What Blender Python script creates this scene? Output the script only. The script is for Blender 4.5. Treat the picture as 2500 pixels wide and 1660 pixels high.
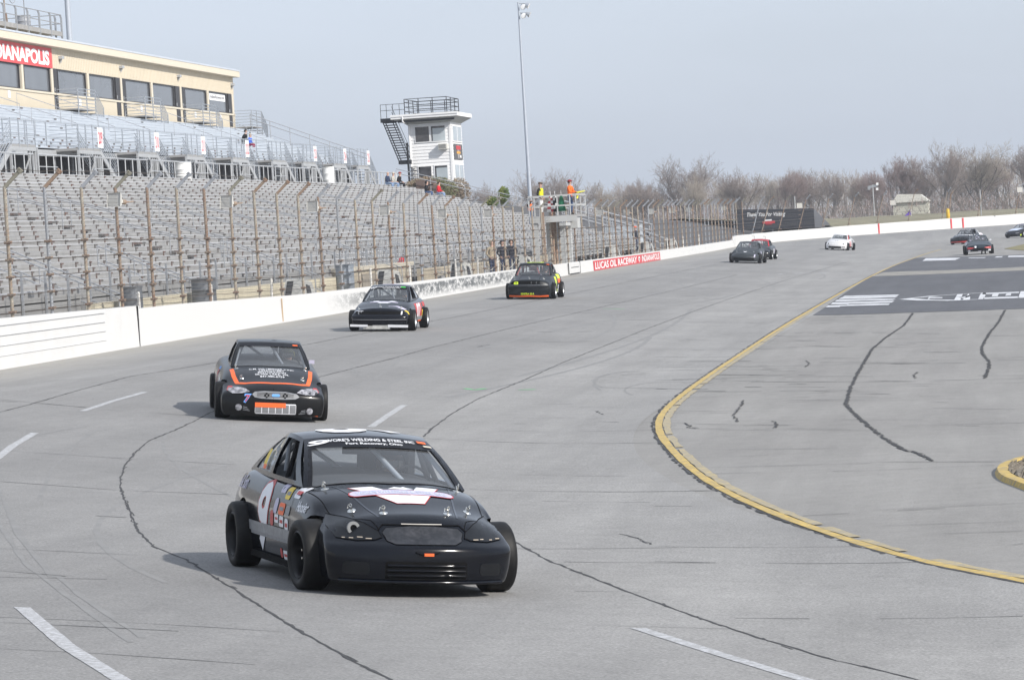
import bpy, bmesh, math, random
from mathutils import Vector, Matrix
from mathutils.bvhtree import BVHTree
SC = bpy.context.scene
for o in list(bpy.data.objects): bpy.data.objects.remove(o)
COL = SC.collection
PI = math.pi
R = math.radians
rnd = random.Random(7)

# ------------------------------------------------------------ camera
CAMZ = 3.2
cd = bpy.data.cameras.new('camera'); cam = bpy.data.objects.new('camera', cd); COL.objects.link(cam)
cd.sensor_width = 36.0; cd.lens = 36.0 * 9200.0 / 2500.0; cd.clip_start = 0.5; cd.clip_end = 6000
cam.matrix_world = (Matrix.Translation((0, 0, CAMZ)) @ Matrix.Rotation(R(7.416443), 4, 'Z')
                    @ Matrix.Rotation(R(90 - 1.609565), 4, 'X') @ Matrix.Rotation(R(-3.502134), 4, 'Z'))
SC.camera = cam

# ------------------------------------------------------------ sky, sun, exposure
SUN_DIR = Vector((0.84, -0.48, 0.68)).normalized()
sun_el = math.asin(SUN_DIR.z); sun_az = math.atan2(SUN_DIR.x, SUN_DIR.y)
w = bpy.data.worlds.new('World'); SC.world = w; w.use_nodes = True
nt = w.node_tree; nt.nodes.clear()
sky = nt.nodes.new('ShaderNodeTexSky'); sky.sky_type = 'NISHITA'; sky.sun_disc = False
sky.sun_elevation = sun_el; sky.sun_rotation = sun_az
sky.air_density = 1.0; sky.dust_density = 3.0; sky.ozone_density = 2.0; sky.altitude = 200
mixc = nt.nodes.new('ShaderNodeMixRGB'); mixc.blend_type = 'MIX'
mixc.inputs[0].default_value = 0.72; mixc.inputs[2].default_value = (7.3, 8.05, 9.35, 1)   # thin high overcast veil
tc = nt.nodes.new('ShaderNodeTexCoord'); mp = nt.nodes.new('ShaderNodeMapping'); mp.inputs['Scale'].default_value = (1, 1, 5)
cl = nt.nodes.new('ShaderNodeTexNoise'); cl.inputs['Scale'].default_value = 2.2; cl.inputs['Detail'].default_value = 4
cr = nt.nodes.new('ShaderNodeMapRange'); cr.inputs[1].default_value = 0.3; cr.inputs[2].default_value = 0.7
cr.inputs[3].default_value = 0.64; cr.inputs[4].default_value = 0.84
bg = nt.nodes.new('ShaderNodeBackground'); bg.inputs['Strength'].default_value = 0.10
ow = nt.nodes.new('ShaderNodeOutputWorld')
nt.links.new(tc.outputs['Generated'], mp.inputs[0]); nt.links.new(mp.outputs[0], cl.inputs['Vector'])
nt.links.new(cl.outputs['Fac'], cr.inputs[0]); nt.links.new(cr.outputs[0], mixc.inputs[0])
nt.links.new(sky.outputs[0], mixc.inputs[1]); nt.links.new(mixc.outputs[0], bg.inputs[0]); nt.links.new(bg.outputs[0], ow.inputs[0])
sd = bpy.data.lights.new('sun', 'SUN'); sd.energy = 4.5; sd.angle = R(0.8); sd.color = (1.0, 0.955, 0.89)
so = bpy.data.objects.new('sun', sd); COL.objects.link(so)
so.rotation_euler = SUN_DIR.to_track_quat('Z', 'Y').to_euler(); so.location = (40, -40, 60)
SC.view_settings.view_transform = 'Standard'; SC.view_settings.look = 'None'
SC.view_settings.gamma = 1.0; SC.view_settings.exposure = 0.17; SC.view_settings.use_curve_mapping = False
SC.render.engine = 'CYCLES'
SC.cycles.max_bounces = 8; SC.cycles.transparent_max_bounces = 24

# ------------------------------------------------------------ materials
MATS = {}
def mat(name, col, rough=0.6, metal=0.0, var=0.12, scale=4.0, bump=0.0, bscale=60.0, spec=0.5, coat=0.0, dirt=None, dscale=2.0, damt=0.5, emit=None, dthr=0.55):
    if name in MATS: return MATS[name]
    m = bpy.data.materials.new(name); m.use_nodes = True; n = m.node_tree; L = n.links
    b = n.nodes['Principled BSDF']
    b.inputs['Roughness'].default_value = rough; b.inputs['Metallic'].default_value = metal
    b.inputs['Specular IOR Level'].default_value = spec; b.inputs['Coat Weight'].default_value = coat
    b.inputs['Coat Roughness'].default_value = 0.08
    c = (*col, 1)
    t = n.nodes.new('ShaderNodeTexCoord')
    if var > 0 or dirt:
        x = n.nodes.new('ShaderNodeTexNoise'); x.inputs['Scale'].default_value = scale; x.inputs['Detail'].default_value = 5
        L.new(t.outputs['Object'], x.inputs['Vector'])
        mr = n.nodes.new('ShaderNodeMapRange'); mr.inputs[1].default_value = 0.25; mr.inputs[2].default_value = 0.75
        mr.inputs[3].default_value = 1 - var; mr.inputs[4].default_value = 1 + var
        L.new(x.outputs['Fac'], mr.inputs[0])
        mx = n.nodes.new('ShaderNodeVectorMath'); mx.operation = 'SCALE'; mx.inputs[0].default_value = col
        L.new(mr.outputs[0], mx.inputs['Scale']); out = mx.outputs[0]
        if dirt:
            d = n.nodes.new('ShaderNodeTexNoise'); d.inputs['Scale'].default_value = dscale; d.inputs['Detail'].default_value = 8; d.inputs['Roughness'].default_value = 0.7
            L.new(t.outputs['Object'], d.inputs['Vector'])
            dr = n.nodes.new('ShaderNodeMapRange'); dr.inputs[1].default_value = dthr - 0.1; dr.inputs[2].default_value = dthr + 0.1; dr.inputs[3].default_value = 0; dr.inputs[4].default_value = damt
            L.new(d.outputs['Fac'], dr.inputs[0])
            dm = n.nodes.new('ShaderNodeMixRGB'); dm.inputs[2].default_value = (*dirt, 1)
            L.new(dr.outputs[0], dm.inputs[0]); L.new(out, dm.inputs[1]); out = dm.outputs[0]
        L.new(out, b.inputs['Base Color'])
    else: b.inputs['Base Color'].default_value = c
    if bump > 0:
        x2 = n.nodes.new('ShaderNodeTexNoise'); x2.inputs['Scale'].default_value = bscale; x2.inputs['Detail'].default_value = 3
        L.new(t.outputs['Object'], x2.inputs['Vector'])
        bp = n.nodes.new('ShaderNodeBump'); bp.inputs['Strength'].default_value = bump; bp.inputs['Distance'].default_value = 0.02
        L.new(x2.outputs['Fac'], bp.inputs['Height']); L.new(bp.outputs[0], b.inputs['Normal'])
    MATS[name] = m
    return m
def glass_mat(name, tint=(0.8, 0.85, 0.88), refl=(0.9, 0.95, 1.0), base=0.10, haze=0.0):
    m = bpy.data.materials.new(name); m.use_nodes = True; n = m.node_tree; L = n.links; n.nodes.clear()
    o = n.nodes.new('ShaderNodeOutputMaterial'); tr = n.nodes.new('ShaderNodeBsdfTransparent'); gl = n.nodes.new('ShaderNodeBsdfGlossy')
    tr.inputs[0].default_value = (*tint, 1); gl.inputs[0].default_value = (*refl, 1); gl.inputs['Roughness'].default_value = 0.03
    ge = n.nodes.new('ShaderNodeNewGeometry'); dt = n.nodes.new('ShaderNodeVectorMath'); dt.operation = 'DOT_PRODUCT'
    L.new(ge.outputs['Normal'], dt.inputs[0]); L.new(ge.outputs['Incoming'], dt.inputs[1])
    def mth(op, x, y=None):
        q = n.nodes.new('ShaderNodeMath'); q.operation = op; q.use_clamp = False
        for i, v in enumerate((x, y)):
            if v is None: continue
            if isinstance(v, (int, float)): q.inputs[i].default_value = v
            else: L.new(v, q.inputs[i])
        return q.outputs[0]
    fac = mth('MULTIPLY', mth('POWER', mth('SUBTRACT', 1.0, mth('ABSOLUTE', dt.outputs['Value'])), 5.0), 0.9)     # Schlick, the same from both sides of the pane
    fac = mth('MINIMUM', mth('ADD', fac, base), 1.0)
    mx = n.nodes.new('ShaderNodeMixShader')
    L.new(fac, mx.inputs[0]); L.new(tr.outputs[0], mx.inputs[1]); L.new(gl.outputs[0], mx.inputs[2])
    last = mx.outputs[0]
    if haze > 0:      # dusty film on the pane
        df = n.nodes.new('ShaderNodeBsdfDiffuse'); df.inputs[0].default_value = (0.55, 0.57, 0.6, 1)
        m2 = n.nodes.new('ShaderNodeMixShader'); m2.inputs[0].default_value = haze
        L.new(last, m2.inputs[1]); L.new(df.outputs[0], m2.inputs[2]); last = m2.outputs[0]
    L.new(last, o.inputs[0]); MATS[name] = m
    return m

# ------------------------------------------------------------ mesh helpers
class MB:
    def __init__(s): s.v = []; s.f = []; s.m = []; s.ms = []
    def mi(s, m):
        if m not in s.ms: s.ms.append(m)
        return s.ms.index(m)
    def add(s, vs, fs, m):
        k = len(s.v); i = s.mi(m); s.v += [tuple(p) for p in vs]
        for f in fs: s.f.append([k + j for j in f]); s.m.append(i)
    def box(s, x0, x1, y0, y1, z0, z1, m):
        s.add([(x0,y0,z0),(x1,y0,z0),(x1,y1,z0),(x0,y1,z0),(x0,y0,z1),(x1,y0,z1),(x1,y1,z1),(x0,y1,z1)],
              [(0,3,2,1),(4,5,6,7),(0,1,5,4),(1,2,6,5),(2,3,7,6),(3,0,4,7)], m)
    def bar(s, a, b, w, h, m, up=(0,0,1)):          # rectangular bar between two points
        a, b = Vector(a), Vector(b); d = (b - a).normalized(); u = Vector(up)
        if abs(d.dot(u)) > 0.98: u = Vector((1,0,0))
        r = d.cross(u).normalized() * w / 2; u = r.cross(d).normalized() * h / 2
        s.add([a-r-u,a+r-u,a+r+u,a-r+u,b-r-u,b+r-u,b+r+u,b-r+u],
              [(0,3,2,1),(4,5,6,7),(0,1,5,4),(1,2,6,5),(2,3,7,6),(3,0,4,7)], m)
    def tube(s, pts, r, m, n=6, cap=True, r2=None):
        pts = [Vector(p) for p in pts]; k = len(s.v); i = s.mi(m); N = len(pts)
        ref = None
        for j, p in enumerate(pts):
            d = (pts[min(j+1,N-1)] - pts[max(j-1,0)])
            if d.length < 1e-9: d = Vector((0,0,1))
            d.normalize()
            if ref is None: ref = d.orthogonal().normalized()
            ref = (ref - d * ref.dot(d))
            ref = ref.normalized() if ref.length > 1e-6 else d.orthogonal().normalized()
            q = d.cross(ref); rr = r if r2 is None else r + (r2 - r) * j / max(N-1, 1)
            for a in range(n):
                t = 2*PI*a/n; s.v.append(tuple(p + (ref*math.cos(t) + q*math.sin(t)) * rr))
        for j in range(N-1):
            for a in range(n):
                b2 = (a+1) % n; s.f.append([k+j*n+a, k+j*n+b2, k+(j+1)*n+b2, k+(j+1)*n+a]); s.m.append(i)
        if cap:
            s.f.append([k+a for a in reversed(range(n))]); s.m.append(i)
            s.f.append([k+(N-1)*n+a for a in range(n)]); s.m.append(i)
    def lathe(s, prof, c, m, n=20, axis='Z', cap=False):   # prof: (radius, height)
        k = len(s.v); i = s.mi(m); c = Vector(c)
        for (r, h) in prof:
            for a in range(n):
                t = 2*PI*a/n; x, y = r*math.cos(t), r*math.sin(t)
                p = {'Z': (x,y,h), 'X': (h,x,y), 'Y': (y,h,x)}[axis]; s.v.append(tuple(c + Vector(p)))
        for j in range(len(prof)-1):
            for a in range(n):
                b2 = (a+1) % n; s.f.append([k+j*n+a, k+j*n+b2, k+(j+1)*n+b2, k+(j+1)*n+a]); s.m.append(i)
        if cap:
            s.f.append([k+a for a in reversed(range(n))]); s.m.append(i)
            s.f.append([k+(len(prof)-1)*n+a for a in range(n)]); s.m.append(i)
    def mesh(s, name, smooth=None):
        me = bpy.data.meshes.new(name); me.from_pydata(s.v, [], s.f)
        for m in s.ms: me.materials.append(m)
        me.polygons.foreach_set('material_index', s.m)
        if smooth is not None:
            me.polygons.foreach_set('use_smooth', [True]*len(me.polygons))
            me.update()
            try: me.set_sharp_from_angle(angle=R(smooth))
            except Exception: pass
        me.update(); return me
    def build(s, name, parent=None, smooth=None):
        o = bpy.data.objects.new(name, s.mesh(name, smooth)); COL.objects.link(o)
        if parent is not None: o.parent = parent
        return o
def obj(name, me, parent=None):
    o = bpy.data.objects.new(name, me); COL.objects.link(o)
    if parent is not None: o.parent = parent
    return o
def tag(o, label=None, cat=None, group=None, kind=None):
    if label: o['label'] = label
    if cat: o['category'] = cat
    if group: o['group'] = group
    if kind: o['kind'] = kind
    return o
def thing(name, label, cat, loc=(0,0,0), rz=0, group=None):
    o = bpy.data.objects.new(name, None); COL.objects.link(o); o.empty_display_size = 0.2
    o.location = loc; o.rotation_euler = (0, 0, rz)
    return tag(o, label, cat, group)
KIDS = {}
def copy_thing(root, loc, rz=None, label=None):
    c = root.copy(); COL.objects.link(c); c.location = loc
    if rz is not None: c.rotation_euler = (0, 0, rz)
    if label: c['label'] = label
    for ch in list(root.children):
        d = ch.copy(); COL.objects.link(d); d.parent = c
        for g in list(ch.children):
            e = g.copy(); COL.objects.link(e); e.parent = d
    return c
DGX = [None]
def eval_mesh(o, name):
    dg = bpy.context.evaluated_depsgraph_get(); dg.update()
    return bpy.data.meshes.new_from_object(o.evaluated_get(dg), preserve_all_data_layers=True, depsgraph=dg)
def text_mesh(txt, size=1.0, bold=0.0, shear=0.0, sx=1.0, align='CENTER', spacing=1.0):
    cu = bpy.data.curves.new('lettering', 'FONT'); cu.body = txt; cu.size = size; cu.offset = bold; cu.shear = shear
    cu.align_x = align; cu.align_y = 'CENTER'; cu.space_character = spacing; cu.resolution_u = 3; cu.space_line = 0.85
    o = bpy.data.objects.new('lettering', cu); COL.objects.link(o)
    me = eval_mesh(o, 'lettering'); bpy.data.objects.remove(o)
    xs = [v.co.x for v in me.vertices]; ys = [v.co.y for v in me.vertices]
    cx = (min(xs)+max(xs))/2; cy = (min(ys)+max(ys))/2
    for v in me.vertices: v.co.x = (v.co.x - cx)*sx; v.co.y -= cy
    return me
def fit_text(txt, wdt, hgt, **kw):
    me = text_mesh(txt, 1.0, **kw)
    xs = [v.co.x for v in me.vertices]; ys = [v.co.y for v in me.vertices]
    a = wdt/(max(xs)-min(xs)); b = hgt/(max(ys)-min(ys))
    for v in me.vertices: v.co.x *= a; v.co.y *= b
    return me
def place_text(me, o, ex, ey, m, name, parent=None):   # lay a flat text mesh into a plane
    o, ex, ey = Vector(o), Vector(ex), Vector(ey)
    for v in me.vertices: v.co = o + ex*v.co.x + ey*v.co.y
    me.materials.clear(); me.materials.append(m); me.update()
    return obj(name, me, parent)

# ------------------------------------------------------------ terrain of the oval
def tlat(X, Y):
    if Y < 65: return math.hypot(X-86, Y-65) - 92
    if Y > 326: return math.hypot(X-86, Y-326) - 92
    return -6 - X
def gz(X, Y):
    x = min(max(tlat(X, Y)/13.0, 0), 1); k = min(max((Y-300)/60, 0), 1)
    return 0.86*(1+0.16*k)*x*x*(3-2*x)
def st(s, t):        # s: metres along the inner line, 0 where the straight begins; t: outwards
    if s < 0:
        a = s/92.0; r = 92+t; return (86 - r*math.cos(a), 65 + r*math.sin(a))
    if s > 261:
        a = (s-261)/92.0; r = 92+t; return (86 - r*math.cos(a), 326 + r*math.sin(a))
    return (-6-t, 65+s)
def frame(s):        # unit vectors along and outwards
    a = 0
    if s < 0: a = s/92.0
    if s > 261: a = (s-261)/92.0
    return Vector((math.sin(a), math.cos(a), 0)), Vector((-math.cos(a), math.sin(a), 0))
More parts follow.
